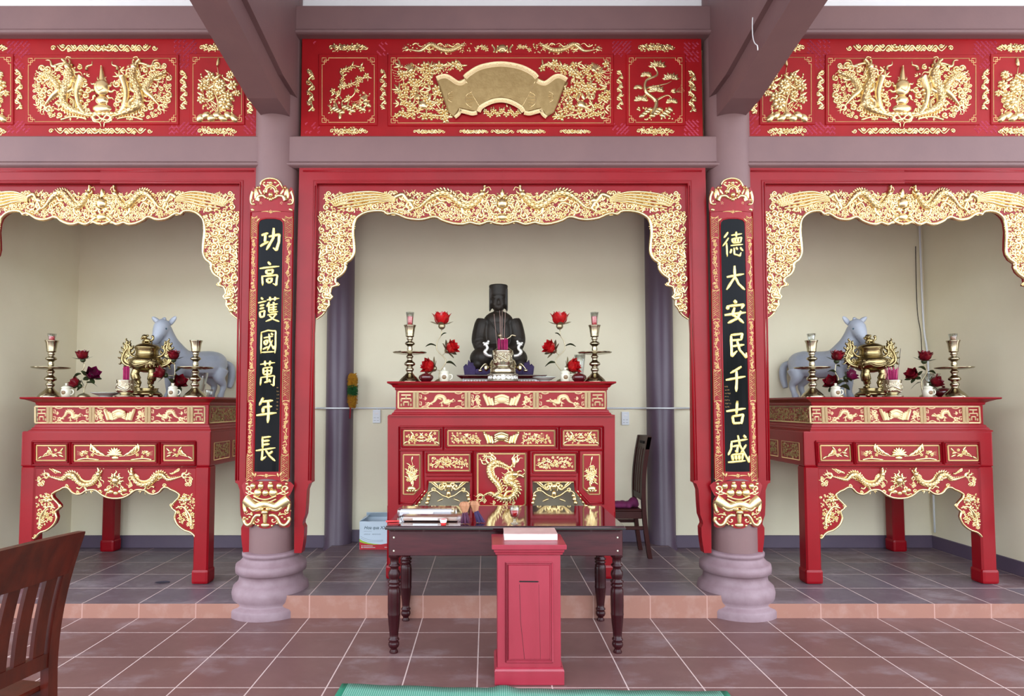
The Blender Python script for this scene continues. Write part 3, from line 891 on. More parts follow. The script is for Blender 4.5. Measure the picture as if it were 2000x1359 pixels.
def dragons_panel(R, uc, vc):
    for d in (-1, 1):
        m = lambda x: uc + d * x
        R.dragon([(m(18), 228), (m(40), 222), (m(60), 214), (m(74), 200), (m(70), 172), (m(60), 152), (m(64), 134)], 8.5, (.3, .62), -d, True, 1.05)
        R.dragon([(m(112), 206), (m(98), 190), (m(84), 176), (m(92), 160), (m(104), 150), (m(116), 146)], 6.2, (.35, .7), d, True, .9)
        R.ridge([(m(40), 150), (m(48), 178), (m(44), 206), (m(34), 222)], lambda t: 7 * (1.1 - .4 * t))
        for k in range(9): R.dome(m(42 + (k % 3) * 3 - 3), 156 + k * 7, 4.2, h=5.5, n=7, nr=1)
        R.cloud(m(118), 196, 8, 1.2 * d); R.cloud(m(128), 170, 6, 1.5); R.cloud(m(100), 226, 6, 2.0)
        R.flame(m(30), 138, -pi / 2 - d * .5, 22, 3, d); R.flame(m(88), 130, -.5 if d > 0 else pi + .5, 26, 3.4, d)
        R.ridge([(m(56), 128), (m(76), 124), (m(96), 130)], 2.6)
        R.ridge([(m(30), 232), (m(56), 228), (m(80), 234)], 2.2)
        R.fill([(m(26), 130), (m(128), 126), (m(136), 170), (m(130), 218), (m(94), 234), (m(24), 234)], 500, 4.0, 8.0, .5, .3, 'ccl'); R.fill([(m(26), 130), (m(128), 126), (m(136), 170), (m(130), 218), (m(94), 234), (m(24), 234)], 300, 2.2, 3.6, .5, .3, 'dl')
    # flaming jar in the middle
    R.ridge([(uc, 130), (uc, 145), (uc, 160)], lambda t: 1.5 + 6 * t, 5)
    R.dome(uc, 172, 16, 17, 0, 10, n=14, nr=3); R.dome(uc, 196, 12, 10, 0, 7); R.dome(uc, 212, 20, 9, 0, 6)
    for a in range(10): R.flame(uc + cos(a * .63) * 14, 178 + sin(a * .63) * 16, a * .63, 14, 3)
    for k in range(8): R.dome(uc - 28 + k * 8, 222, 6, 4, .3, 4)
    R.ridge([(uc - 8, 168), (uc - 3, 180), (uc + 7, 176)], 1.6, 3, 7)
    R.curl(uc - 6, 196, 7, 0, 1.3, 1); R.curl(uc + 6, 196, 7, pi, 1.3, -1)
def lotus_panel(R, uc, vc):
    sway(R, uc, 234, 104, 1)
    for (x, y, r) in ((-14, 184, 9), (6, 164, 11), (16, 202, 14), (-22, 162, 8), (26, 146, 9)): R.flower(uc + x, y, r, 8)
    for k in range(8): R.ridge([(uc + 4, 224), (uc - 20 + k * 6, 200 - k * 3), (uc - 28 + k * 8, 180 - (k % 3) * 10)], .8)
    R.fill([(uc - 34, 144), (uc + 34, 140), (uc + 34, 226), (uc - 30, 228)], 220, 2.2, 4.5, .55, .3, 'ldf')
def scr(u0, u1, v, h, n=3): return lambda R: scroll_bar(R, u0, u1, v, h, n)
def ver(u, v0, v1, w): return lambda R: vertical_orn(R, u, v0, v1, w)
def crest(u0, u1, v, h):
    def f(R):
        scroll_bar(R, u0, u1, v, h, 2, 1.0)
        R.fill(rectp(u0 + 4, u1 - 4, v - h * .55, v + h * .55), 140, 1.8, 3.4, .6, .4, 'lfd')
    return f
def two_dragons(R):
    for d in (-1, 1):
        m = lambda x: 981 + d * x
        R.dragon([(m(184), 96), (m(160), 100), (m(140), 88), (m(118), 98), (m(98), 99), (m(80), 90)], 4.0, (.3, .65), -d)
        for k in range(4): R.flame(m(176 - k * 24), 88, pi if d > 0 else 0, 24, 1.8, 1 if k % 2 else -1)
        R.branch([(m(30), 94), (m(42), 90), (m(54), 98)], 4, 4, 1.0)
        R.ridge([(m(20), 88), (m(15), 96), (m(17), 103)], 2.2)
        R.ridge([(m(9), 90), (m(11), 104)], 2.0)
        R.fill(rectp(*sorted((m(60), m(186))), 84, 104), 150, 1.6, 3.0, .6, .4, 'ld')
    R.dome(981, 95, 11, 9, 0, 4); R.dome(981, 101, 5, 3, 0, 3, 3)
def foot_scrolls(R):
    for (a, b) in ((808, 868), (898, 952), (1010, 1064), (1094, 1152)): scroll_bar(R, a, b, 257, 11, 2, 1.2)
    scroll_bar(R, 960, 1002, 257, 12, 1, 1.4)
frieze('carved red board over the middle bay with a golden fan-shaped scroll plaque', 588, 1372, dict(
    panels=[(629, 731, 113, 239, plum_panel), (764, 1192, 113, 240, plaque_panel), (1229, 1332, 113, 239, pine_panel)],
    orn=[crest(644, 716, 93, 16), two_dragons, crest(1248, 1315, 93, 16), crest(646, 716, 256, 15), foot_scrolls, crest(1245, 1314, 256, 15),
         ver(606.5, 136, 218, 17), ver(748.5, 136, 213, 14), ver(1211, 138, 214, 14), ver(1352, 138, 219, 17)],
    lat=[(736, 764, 84, 108, 4, .5, .4), (1196, 1230, 84, 112, 4), (1336, 1364, 84, 118, 4), (1196, 1226, 244, 262, 4), (1336, 1364, 236, 262, 4), (596, 626, 84, 108, 4, .5, .3), (596, 626, 242, 262, 4, .5, .3)]))
SIDE = dict(
    panels=[(55.5, 343.5, 114, 237.5, dragons_panel), (377, 472, 112, 237.5, lotus_panel), (-76, 21, 112, 237.5, lotus_panel)],
    orn=[scr(97, 310, 94, 18, 4), scr(93, 300, 256, 16, 4), ver(37, 136, 214, 16), ver(359.5, 138, 213, 15), crest(392, 456, 93, 16), crest(388, 460, 256, 16), crest(-60, 12, 93, 16), crest(-60, 10, 256, 16), ver(489, 190, 222, 14)],
    lat=[(14, 56, 84, 112, 4.4), (14, 56, 240, 262, 4.4), (340, 384, 82, 112, 4.4), (330, 384, 242, 262, 4.4), (476, 502, 226, 262, 4.4), (474, 500, 84, 110, 4.4), (22, 50, 118, 136, 4.4), (348, 370, 118, 136, 4.4)])
frieze('carved red board over the left bay, gilt twin dragons round a flaming jar', -250, 508, SIDE)
frieze('carved red board over the right bay, gilt twin dragons round a flaming jar', -250, 508, SIDE, True)

# ------------------------------------------------------------------ arched frames with gilt fretwork
EDGE = [(981, 437.5), (968, 436), (955.6, 432), (946, 435), (936.4, 438), (926, 436), (917, 434), (904, 437.5), (885, 436.4), (864, 430), (858, 426), (851, 423.6), (842, 424), (832, 427), (822, 428.6), (810.6, 428.5), (793.5, 425.7),
        (778.6, 419), (767, 416), (757, 418.5), (751, 413), (740, 411.5), (729.5, 412), (719, 413.5), (710, 416.5), (702, 421), (695, 427), (691, 436), (689.5, 452), (691, 469.5), (692, 486.5), (690, 497), (684, 507), (674, 514), (675, 520.7), (671, 531), (664, 538),
        (656, 543), (655, 550), (659, 557), (648.4, 560), (644, 573), (649, 579), (642, 587), (643, 595), (637.7, 602), (633.5, 610), (627, 617), (617.5, 623)]
YA = Y_ARCH
def arch_half():
    """left half of the middle arch in world coordinates"""
    p = {}
    g = G()
    fl = flat(YA)
    rail = [(981, 326), (981, 361), (622, 361), (617, 366), (615, 600), (612, 650), (611, 941), (606, 944), (601.5, 956), (600, 985), (598.5, 1004), (594, 1016), (593, 1022), (596.5, 1029), (596, 1044), (594, 1060), (591, 1078), (577, 1078), (578.5, 700), (587, 326)]
    plate_px(rail, YA, YA - .03, YA + .05, 0, g)
    # raised bead following the inside of the rail and a second band
    R = Rel(flat(YA - .03), 2)
    sq = ((-1, -.3), (-1, .7), (-.5, 1), (.5, 1), (1, .7), (1, -.3))
    R.ridge([(981.2, 357), (618, 357), (613.5, 620), (607, 938)], 1.6, 1.8, 0, 1, smooth=False, prof=sq)
    R.ridge([(981.2, 352.5), (612.5, 352.5), (608.5, 620), (602.5, 938)], 1.0, 1.2, 0, 1, smooth=False, prof=sq)
    R.ridge([(981.2, 334), (592, 334)], 1.6, 1.6, 0, 1, smooth=False, prof=sq)
    g.join(R.g)
    p['frame'] = (g, RED)
    poly = [(981, 358)] + EDGE + [(614, 600), (615, 358)]
    p['fretwork_board'] = (plate_px(poly, YA, YA, YA + .03), RED)
    R = Rel(fl, 21)
    R.ridge(EDGE[::-1], lambda t: 1.6 + 1.7 * min(1, t * 4), None, 0, 2)
    for (u, v) in ((757, 419), (659, 557), (862, 430), (936, 438), (904, 438)): R.curl(u, v - 3, 4.5, 0, 1.2, 1)
    p['gilt_edge'] = (R.g, GOLD)
    occ = list(R.occ)
    D_ = Rel(fl, 22)
    D_.dragon([(800, 408), (818, 405), (834, 392), (850, 381), (870, 378), (886, 388), (902, 401), (918, 403), (932, 392), (940, 382)], 7.6, (.34, .68), 1, True, 1.15)
    D_.ridge([(846, 402), (862, 396), (872, 404), (862, 412)], lambda t: 3.2 * (1.1 - .6 * t))
    for k in range(5): D_.flame(916 - k * 6, 382 + k * 2, pi + .25 - k * .05, 30, 2.2, 1 if k % 2 else -1)
    p['dragon'] = (D_.g, GOLD)
    H = Rel(fl, 23)
    for k in range(5):
        y = k * 6.0
        H.ridge([(772, 386 + k * 2), (738, 376 + y * .75), (700, 376 + y * 1.05), (668, 382 + y * 1.0), (644 + k * 4, 394 + y * .55)], lambda t: 2.5 * (.6 + .55 * sin(pi * t)), 4.2)
        H.ridge([(756, 384 + k * 2.2), (720, 379 + y * .95), (690, 381 + y * 1.08)], 1.0, 1.6)
    for k in range(8): H.leaf(656 + k * 2.0, 404 - k * .6, -2.35 + k * .24, 26, 2.5)
    H.ridge([(770, 386), (786, 380), (794, 388), (806, 404), (800, 412)], lambda t: 5.5 * (1.0 - .35 * t))
    H.dome(802, 392, 8, 7, 0, 6); H.curl(800, 400, 9, 0, 1.3, 1)
    for k in range(5): H.flame(794 + k * 4.5, 384, -pi / 2 - .5 + k * .28, 15, 2.0, 1 if k % 2 else -1)
    for k in range(4): H.flame(790, 398 + k * 4, pi + .3 - k * .2, 30, 2.4, 1 if k % 2 else -1)
    p['phoenix'] = (H.g, GOLD)
    C = Rel(fl, 24)
    C.occ = occ + D_.occ + H.occ + [(981, 400, 30)]
    for (u, v, r) in ((652, 441, 9), (668, 455, 8), (645, 458, 7), (643, 483, 10), (660, 492, 8), (678, 476, 6), (650, 505, 9), (644, 528, 9), (658, 522, 7), (640, 548, 8), (634, 575, 7), (632, 598, 5.5)):
        C.curl(u, v, r, C.r.random() * 6, 1.5, C.r.choice((1, -1)), r * .26)
    for (u, v, r) in ((676, 440, 6), (636, 470, 6), (665, 508, 7), (648, 516, 6), (636, 560, 6)): C.flower(u, v, r, 6)
    for k in range(4): C.ridge([(630 + k * 4, 560), (634 + k * 3.4, 572), (638 + k * 2, 586)], 1.4)
    for k in range(3): C.dome(640 - k * 4, 582 + k * 12, 8 - k, 5, .3, 4)
    for d in (0, 1):
        C.cloud(958 - d * 60, 424, 6, .2); C.cloud(870 - d * 50, 420, 5.5, 0)
    leg = [(624, 412), (694, 418), (688, 500), (670, 532), (652, 545), (640, 584), (626, 612), (621, 612)]
    top = [(978, 378), (978, 432), (905, 433), (868, 428), (842, 420), (794, 421), (752, 409), (700, 412), (634, 414), (634, 376), (760, 374)]
    C.fill(leg, 900, 6, 9.5, .5, .4, 'clc'); C.fill(leg, 900, 3.0, 5.5, .44, .3, 'lldd'); C.fill(leg, 1200, 1.8, 3.4, .40, .2, 'dl')
    C.fill(top, 700, 5.0, 8.5, .52, .35, 'clc'); C.fill(top, 900, 2.6, 5.0, .45, .3, 'lldc'); C.fill(top, 1200, 1.6, 3.2, .40, .2, 'dl')
    p['gilt_fretwork'] = (C.g, GOLD)
    return p
def arch(label, xc, xo_half, side):
    """xc: centre; xo_half: half the outer width; the inner part of each half is squeezed to suit the bay"""
    t = thing('arch_frame', label, 'carved arch', (xc, YA, 0.4))
    XO = P(587, 345, YA)[0]
    full = XM - XO
    k = YA / F
    d0 = 108 * k
    s = (xo_half - d0) / (full - d0)
    rm = lambda d: d if d < d0 else d0 + (d - d0) * s
    lf = lambda p: (xc - xo_half + rm(p[0] - XO), p[1], p[2])
    rt = lambda p: (xc + xo_half - rm(p[0] - XO), p[1], p[2])
    par = None
    for nm in ('frame', 'fretwork_board', 'gilt_edge', 'gilt_fretwork'):
        g, m = HALF[nm]
        o = obj(nm, G().join(g, lf).join(g, rt), m, t)
        if nm in ('frame', 'fretwork_board'): fix(o)
        if nm == 'gilt_fretwork': par = o
    for nm in ('dragon', 'phoenix'):
        g, m = HALF[nm]
        for f in (lf, rt): obj(nm, G().join(g, f), m, par)
    R = Rel(flat(YA), 31)
    R.pearl(981, 398, 12.5, 13); R.leaf(981, 386, -pi / 2, 17, 5); R.dome(981, 424, 12, 8, 0, 6)
    for d in (-1, 1):
        R.curl(981 + d * 14, 424, 7, 0, 1.3, d); R.flame(981 + d * 10, 418, -pi / 2 + d * 1.2, 22, 3, d); R.leaf(981 + d * 6, 430, pi / 2 - d * 1.2, 20, 2.5)
    if side:
        for d in (-1, 1): R.ridge([(981 + d * 20, 432), (981 + d * 10, 424)], 4)
    sx = 1.0
    obj('flaming_pearl', G().join(R.g, lambda p: (xc + (p[0] - XM) * sx, p[1], p[2])), GOLD, par)
    return t
HALF = arch_half()
kA = YA / F
arch('red arch frame round the middle bay with gilt fretwork of dragons facing a pearl', XM, XM - P(587, 345, YA)[0], False)
XA = P(200, 400, YA)[0]
arch('red arch frame with gilt dragon fretwork in front of the left bay', XA, P(506, 345, YA)[0] - XA, True)
XA2 = 2 * XM - XA
arch('red arch frame with gilt dragon fretwork in front of the right bay', XA2, P(506, 345, YA)[0] - XA, True)
# ------------------------------------------------------------------ couplet boards on the two front columns
STROKES = {
 '功': [[(6, 33), (40, 24)], [(26, 29), (23, 66)], [(0, 80), (42, 60)], [(42, 40), (92, 30), (91, 62), (80, 97), (64, 88)], [(66, 2), (64, 45), (32, 98)]],
 '高': [[(42, 0), (56, 13)], [(0, 27), (98, 18)], [(34, 34), (35, 51)], [(34, 36), (67, 33), (64, 50)], [(37, 50), (63, 49)], [(13, 57), (17, 99)], [(14, 60), (88, 55), (84, 96), (68, 90)], [(38, 70), (41, 87)], [(38, 71), (63, 69), (60, 86)], [(41, 86), (60, 85)]],
 '護': [[(14, 3), (24, 12)], [(0, 24), (40, 17)], [(8, 36), (30, 32)], [(8, 48), (30, 44)], [(8, 60), (12, 84)], [(8, 61), (32, 56), (29, 82)], [(12, 82), (29, 79)], [(42, 13), (98, 6)], [(56, 0), (57, 19)], [(80, 0), (77, 17)],
        [(54, 21), (42, 41)], [(52, 32), (52, 63)], [(52, 34), (92, 28)], [(72, 21), (75, 30)], [(54, 44), (88, 40)], [(54, 53), (88, 50)], [(54, 63), (93, 59)], [(73, 30), (73, 61)], [(46, 73), (86, 68), (68, 88), (38, 99)], [(54, 76), (74, 90), (100, 99)]],
 '國': [[(9, 10), (8, 100)], [(9, 12), (50, 4), (92, 7), (93, 60), (90, 99)], [(12, 95), (90, 92)], [(24, 35), (78, 28)], [(27, 47), (29, 63)], [(27, 48), (46, 45), (44, 61)], [(29, 63), (45, 60)], [(20, 82), (52, 71)], [(54, 17), (60, 50), (82, 80), (85, 67)], [(76, 44), (46, 88)], [(66, 15), (78, 24)]],
 '萬': [[(8, 15), (94, 8)], [(35, 0), (38, 23)], [(67, 0), (62, 21)], [(26, 29), (29, 56)], [(27, 30), (75, 26), (71, 54)], [(29, 42), (73, 39)], [(30, 55), (72, 53)], [(50, 27), (50, 88)], [(14, 64), (10, 98)], [(15, 66), (90, 60), (88, 98), (72, 92)], [(34, 86), (64, 80)], [(60, 72), (70, 86)]],
 '年': [[(34, 0), (14, 32)], [(30, 17), (82, 12)], [(32, 39), (78, 35)], [(33, 39), (34, 62)], [(0, 70), (100, 60)], [(58, 14), (61, 60), (58, 100)]],
 '長': [[(34, 2), (36, 53)], [(34, 7), (76, 3)], [(36, 21), (70, 18)], [(36, 35), (70, 32)], [(2, 58), (98, 47)], [(36, 55), (32, 94), (54, 80)], [(50, 54), (70, 78), (98, 99)], [(86, 60), (64, 73)]],
 '德': [[(28, 2), (8, 25)], [(30, 25), (2, 58)], [(20, 44), (22, 100)], [(42, 15), (94, 8)], [(66, 0), (66, 23)], [(46, 27), (50, 46)], [(46, 29), (91, 23), (87, 43)], [(50, 45), (87, 42)], [(60, 28), (61, 43)], [(74, 27), (74, 42)], [(38, 56), (98, 50)], [(42, 69), (36, 88)], [(54, 64), (56, 90), (82, 96), (88, 82)], [(64, 62), (71, 73)], [(84, 62), (98, 77)]],
 '大': [[(4, 46), (96, 33)], [(46, 0), (46, 45), (2, 98)], [(47, 44), (66, 74), (99, 98)]],
 '安': [[(44, 0), (56, 13)], [(18, 22), (13, 41)], [(18, 25), (88, 19), (78, 37)], [(46, 31), (36, 62), (66, 80), (88, 99)], [(76, 46), (58, 78), (14, 99)], [(0, 64), (100, 52)]],
 '民': [[(20, 9), (78, 4), (73, 30)], [(22, 31), (73, 28)], [(21, 9), (23, 94), (50, 73)], [(26, 55), (88, 48)], [(50, 30), (64, 70), (97, 99), (99, 80)]],
 '千': [[(80, 2), (22, 28)], [(0, 54), (100, 40)], [(54, 18), (54, 60), (50, 100)]],
 '古': [[(0, 44), (98, 32)], [(56, 0), (50, 60)], [(30, 62), (36, 99)], [(30, 65), (84, 58), (75, 97)], [(36, 94), (76, 92)]],
 '盛': [[(14, 24), (92, 15)], [(18, 24), (15, 50), (2, 72)], [(20, 41), (46, 37), (41, 60), (32, 55)], [(46, 0), (56, 38), (98, 96), (99, 74)], [(86, 34), (58, 64)], [(72, 0), (86, 11)], [(18, 68), (23, 92)], [(18, 70), (68, 66), (64, 90)], [(35, 69), (37, 90)], [(51, 68), (51, 90)], [(0, 97), (80, 91)]],
}
def glyph(R, ch, cu, cv, w, h, z0=0.0):
    S = STROKES[ch]
    wt = 7.2 if len(S) <= 6 else (5.6 if len(S) <= 12 else 4.6)
    m = lambda p: (cu + (p[0] / 100 - .5) * w, cv + (p[1] / 100 - .5) * h)
    for st in S:
        pts = [m(p) for p in st]
        L = sum(hypot(b[0] - a[0], b[1] - a[1]) for a, b in zip(pts, pts[1:]))
        W = wt * min(w, h) / 100 * 1.12
        n = len(st)
        if n > 2:                                   # keep a firm corner where the brush turns
            q = [pts[0]]
            for a, b in zip(pts, pts[1:]):
                q += [(a[0] + (b[0] - a[0]) * t, a[1] + (b[1] - a[1]) * t) for t in (.34, .67, 1)]
            pts = q
        def wf(t, W=W): return W * (.62 + .5 * min(1, t * 5) - .3 * sin(pi * t) * (1 if L > 14 else .2)) * (1 if t < .84 else max(.30, 1 - (t - .84) * 4))
        R.ridge(pts, wf, 1.1, z0, 4, prof=((-1, -.4), (-.85, .9), (0, 1.15), (.85, .9), (1, -.4)))

Y_CB = YC - .165
def couplet(label, uc, text, spots, small, names):
    kc = Y_CB / F * 1.005
    X0 = P(uc, 640, Y_CB)[0]
    Rc = .42
    def mp(u, v, h):
        a = u * kc / Rc
        return (X0 + (Rc + h * kc) * sin(a), Y_CB + Rc - (Rc + h * kc) * cos(a), P(CU, v, Y_CB)[1])
    def cplate(poly, h0, h1, cuts=9):
        b = bmesh.new()
        f = b.faces.new([b.verts.new((u, 0, v)) for u, v in poly])
        us = [p[0] for p in poly]; a, c = min(us), max(us)
        for i in range(1, cuts):
            bmesh.ops.bisect_plane(b, geom=b.verts[:] + b.edges[:] + b.faces[:], plane_co=(a + (c - a) * i / cuts, 0, 0), plane_no=(1, 0, 0))
        r = bmesh.ops.extrude_face_region(b, geom=b.faces[:])
        top = [e for e in r['geom'] if isinstance(e, bmesh.types.BMVert)]
        for e in top: e.co.y = 1
        bmesh.ops.triangulate(b, faces=[f for f in b.faces if len(f.verts) > 4])
        for v in b.verts: v.co = mp(v.co.x, v.co.z, h1 if v.co.y > .5 else h0)
        return G().bm(b, False)
    t = thing('couplet_board', label, 'couplet board', (X0, Y_CB, P(CU, 1032, Y_CB)[1]))
    W_ = 44
    bd = [(-W_, 400), (W_, 400), (W_, 936), (30, 941), (12, 936), (0, 935), (-12, 936), (-30, 941), (-W_, 936)]
    bo = obj('board', cplate(bd, -6, 0), RED_DK, t)
    R = Rel(mp, 3)
    sq = ((-1, -.3), (-1, .7), (-.5, 1), (.5, 1), (1, .7), (1, -.3))
    for s_ in (-1, 1): R.ridge([(s_ * (W_ - 1), 408), (s_ * (W_ - 1), 934)], 1.1, 1.6, 0, 1, smooth=False, prof=sq)
    bk = [(-25, 440), (-24, 433), (-19, 428.5), (-9, 426.5), (9, 426.5), (19, 428.5), (24, 433), (25, 440), (25, 921), (-25, 921)]
    R.ridge(bk + [bk[0]], 1.3, 2.2, 0, 1, smooth=False, prof=sq)
    obj('moulding', R.g, RED_DK, t)
    ip = obj('inscription_panel', cplate(bk, -1, .9, 7), BLACK_LAC, t)
    R = Rel(mp, 9)
    for s_ in (-1, 1):
        c = s_ * 34.5
        for (a, b) in ((424, 462), (567, 622), (724, 782), (890, 938)):
            R.frame(rectp(c - 7, c + 7, a, b), .5, .9)
            y = a + 3
            k = 0
            while y < b - 6:
                for o in (-4.2, 0, 4.2): R.ridge([(c - 5.5, y + o + 4), (c - .5, y + o)], .6, .9, 0, 1, smooth=False) if k % 2 == 0 else R.ridge([(c + .5, y + o), (c + 5.5, y + o + 4)], .6, .9, 0, 1, smooth=False)
                R.ridge([(c - .5, y), (c + 4.5, y - 3.5)] if k % 2 == 0 else [(c + .5, y), (c - 4.5, y - 3.5)], .6, .9, 0, 1, smooth=False)
                y += 6.4; k += 1
            for y, d in ((a, -1), (b, 1)): R.ridge([(c - 7, y + d * 3), (c, y), (c + 7, y + d * 3)], .8, 1)
        for (a, b) in ((466, 563), (626, 720), (786, 886)):
            n = 14
            R.ridge([(c + 2.4 * sin(i * 1.7 + s_), a + (b - a) * i / n) for i in range(n + 1)], .55, .9)
            for i in range(n):
                y = a + (b - a) * (i + .5) / n
                if i % 4 == 1: R.flower(c + R.r.uniform(-2, 2), y, 4.2)
                elif i % 3 == 0: R.curl(c + 2 * (1 if i % 2 else -1), y, 3.4, R.r.random() * 6, 1.2, 1, .7)
                for q in (0, 1): R.leaf(c, y, R.r.random() * 6, R.r.uniform(4, 7), 1.0)
    for yy in (413, 929):                             # little flower with two ribbons above and below the panel
        R.flower(0, yy, 4, 6)
        for d in (-1, 1): R.ridge([(d * 4, yy), (d * 12, yy - .6), (d * 19, yy)], lambda q: 1.7 * (1 - .75 * q))
    for d in (-1, 1):
        R.leaf(d * 22, 426, pi / 2 + d * -.9 + (0), 9, 1.8); R.leaf(d * 25, 929, -pi / 2 + d * .6, 8, 2); R.leaf(d * 23, 931, -pi / 2 + d * -.3, 8, 2)
    obj('gilt_border_carving', R.g, GOLD_LINE, t)
    for ch, (cu, cv, w, h) in zip(text, spots):
        R = Rel(mp, 1); glyph(R, ch, cu - (uc + (640 - cv) * .021 * (1 if uc < 950 else -1)), cv, w, h, .9)
        obj('character', R.g, CHAR_GOLD, ip)
    R = Rel(mp, 4)                                    # rows of tiny worn lettering, too small to read
    for (su, sv, n) in small:
        x = su
        for i in range(n):
            x += R.r.uniform(1.1, 1.9)
            R.ridge([(x, sv - R.r.uniform(.8, 1.6)), (x + R.r.uniform(-.4, .6), sv + R.r.uniform(.4, 1.4))], .28, .25, .9, 1, smooth=False)
            if i % 2: R.ridge([(x - .6, sv + R.r.uniform(-1, 1)), (x + .7, sv + R.r.uniform(-1, 1))], .25, .25, .9, 1, smooth=False)
    obj('small_lettering', R.g, GOLD_LINE, ip)
    # crown: red carved head edged with golden clouds
    hd = crv([(-44, 412), (-45, 396), (-43, 378), (-40, 366), (-36, 363), (-33, 368), (-31, 366), (-27, 362), (-22, 364), (-19, 356), (-12, 350), (0, 347), (12, 350), (19, 355), (23, 363), (27, 361), (31, 366), (34, 369), (37, 364), (41, 367), (44, 378), (45, 396), (44, 412)], 3)
    co = obj('crown_ornament', cplate(hd, -4, 1.5), RED_DK, t)
    R = Rel(mp, 6)
    R.ridge([(-22, 361), (-18, 354), (-8, 349.5), (2, 349), (12, 352), (18, 358), (21, 364)], 2.0, 2.6, 1.5)
    for d in (-1, 1):
        R.ridge([(d * 38, 372), (d * 42, 384), (d * 40, 396), (d * 32, 398)], lambda q: 3.2 * (1 - .4 * q), 3.4, 1.5)
        R.curl(d * 38, 390, 5, 0, 1.2, d); R.curl(d * 39, 373, 4.5, 1, 1.2, d)
        R.ridge([(d * 28, 392), (d * 24, 384), (d * 14, 383), (d * 8, 388)], lambda q: 4.2 * (1.1 - .5 * q), 4.2, 1.5)
        R.leaf(d * 32, 388, -pi / 2, 22, 4); R.leaf(d * 26, 382, -pi / 2 + d * .3, 16, 3.5); R.leaf(d * 18, 380, -pi / 2 + d * .5, 14, 3)
        R.dome(d * 27, 366, 2.6, h=4, z0=1.5); R.dome(d * 22, 366, 2.2, h=4, z0=1.5); R.dome(d * 38, 408, 4.5, 3, .4, 3, 1)
        R.leaf(d * 8, 366, -pi / 2 + d * .9, 12, 2.6); R.dome(d * 12, 374, 4, h=4, z0=1.5)
        R.flower(d * 20, 396, 4, 5)
    R.ridge([(-9, 378), (-7, 370), (0, 366), (7, 370), (9, 378)], 2.2, 3.6, 1.5); R.ridge([(-12, 380), (-10, 368), (0, 362), (10, 368), (12, 380)], 1.4, 2.6, 1.5)
    for (x, y, r) in ((0, 381, 5), (-5, 388, 3), (5, 388, 3), (0, 390, 4), (0, 358, 4)): R.dome(x, y, r, h=r, z0=1.5)
    R.fill([(-40, 404), (-42, 372), (-24, 366), (-14, 352), (14, 352), (24, 366), (42, 372), (40, 404), (20, 392), (-20, 392)], 260, 2.2, 4.4, .5, .3, 'ldc')
    obj('gilt_clouds', R.g, GOLD, co)
    # beast mask holding up the foot of the board
    mk = crv([(-45, 942), (45, 942), (45, 966), (41, 970), (45, 975), (46, 992), (46, 1010), (44, 1013), (46, 1026), (40, 1031), (28, 1029), (22, 1022), (14, 1027), (8, 1031), (-8, 1031), (-14, 1027), (-22, 1022), (-28, 1029), (-40, 1031), (-46, 1026), (-44, 1013), (-46, 1010), (-46, 992), (-45, 975), (-41, 970), (-45, 966)], 3, True)
    mo = obj('beast_mask', cplate(mk, -4, 2), RED_DK, t)
    R = Rel(mp, 8)
    for (x, y, rx, ry) in ((-25, 949, 6, 6.5), (25, 949, 6, 6.5), (-9, 949, 6, 7), (9, 949, 6, 7), (-15, 962, 8, 8.5), (0, 962, 6.5, 7), (14, 962, 8.5, 8.5)): R.dome(x, y, rx, ry, 0, 6, 2, 12, 3)
    for x in (-9, 9): R.dome(x, 942, 4, 2.6, 0, 4, 2)
    R.ridge([(-22, 968), (-10, 973), (4, 974), (20, 968)], 1.7, 3, 4)
    R.ridge([(-22, 974), (-8, 980), (6, 980), (20, 974)], 1.7, 3, 4)
    R.ridge([(-42, 976), (-32, 982), (-18, 990), (0, 984), (18, 990), (32, 982), (42, 976)], lambda q: 8.5 + 3.0 * abs(2 * q - 1), 6.5, 2)
    for d in (-1, 1):
        R.curl(d * 36, 955, 7.5, pi / 2, 1.1, d, 3.0); R.ridge([(d * 42, 962), (d * 34, 966), (d * 26, 964)], 2.2); R.dome(d * 38, 945, 3.2, h=4, z0=2); R.leaf(d * 20, 966, (0 if d > 0 else pi) - .4 * d, 20, 3)
        R.ridge([(d * 42, 978), (d * 43, 990), (d * 40, 1000)], 4, 5, 2); R.curl(d * 40, 1000, 6.5, 0, 1.3, -d, 2.2)
        R.dome(d * 7, 993, 5.5, 4, 0, 4, 6); R.dome(d * 7, 993, 2, h=2, z0=10)
        R.ridge([(d * 10, 992), (d * 22, 996), (d * 30, 990)], lambda q: 3.4 * (1 - .4 * q), 4, 4)
        R.ridge([(d * 8, 1006), (d * 16, 1006), (d * 22, 1012), (d * 27, 1022), (d * 36, 1026), (d * 44, 1018), (d * 42, 1010)], lambda q: 3.6, 3.8, 2)
        R.curl(d * 15, 1016, 6.5, -pi / 2, 1.0, d, 2.2); R.ridge([(d * 24, 1006), (d * 32, 1004), (d * 38, 1006)], lambda q: 2.2 * (1 - .5 * q), None, 2)
        for (x, y) in ((31, 1010), (27, 1002), (36, 1014), (22, 1022), (13, 1026)): R.dome(d * x, y, 2.6, h=3, z0=2)
    R.dome(0, 999, 7, 5, 0, 6, 5); R.ridge([(0, 1002), (0, 1012), (0, 1020)], lambda q: 6 * (1 - .4 * q), 5, 2); R.dome(0, 1025, 9, 5, 0, 4, 2)
    R.fill([(-42, 945), (42, 945), (42, 970), (-42, 970)], 120, 2.0, 3.4, .5, .3, 'dl'); R.fill([(-42, 1000), (42, 1000), (42, 1026), (-42, 1026)], 90, 2.0, 3.2, .55, .3, 'dl')
    obj('gilt_face', R.g, GOLD, mo)
    return t
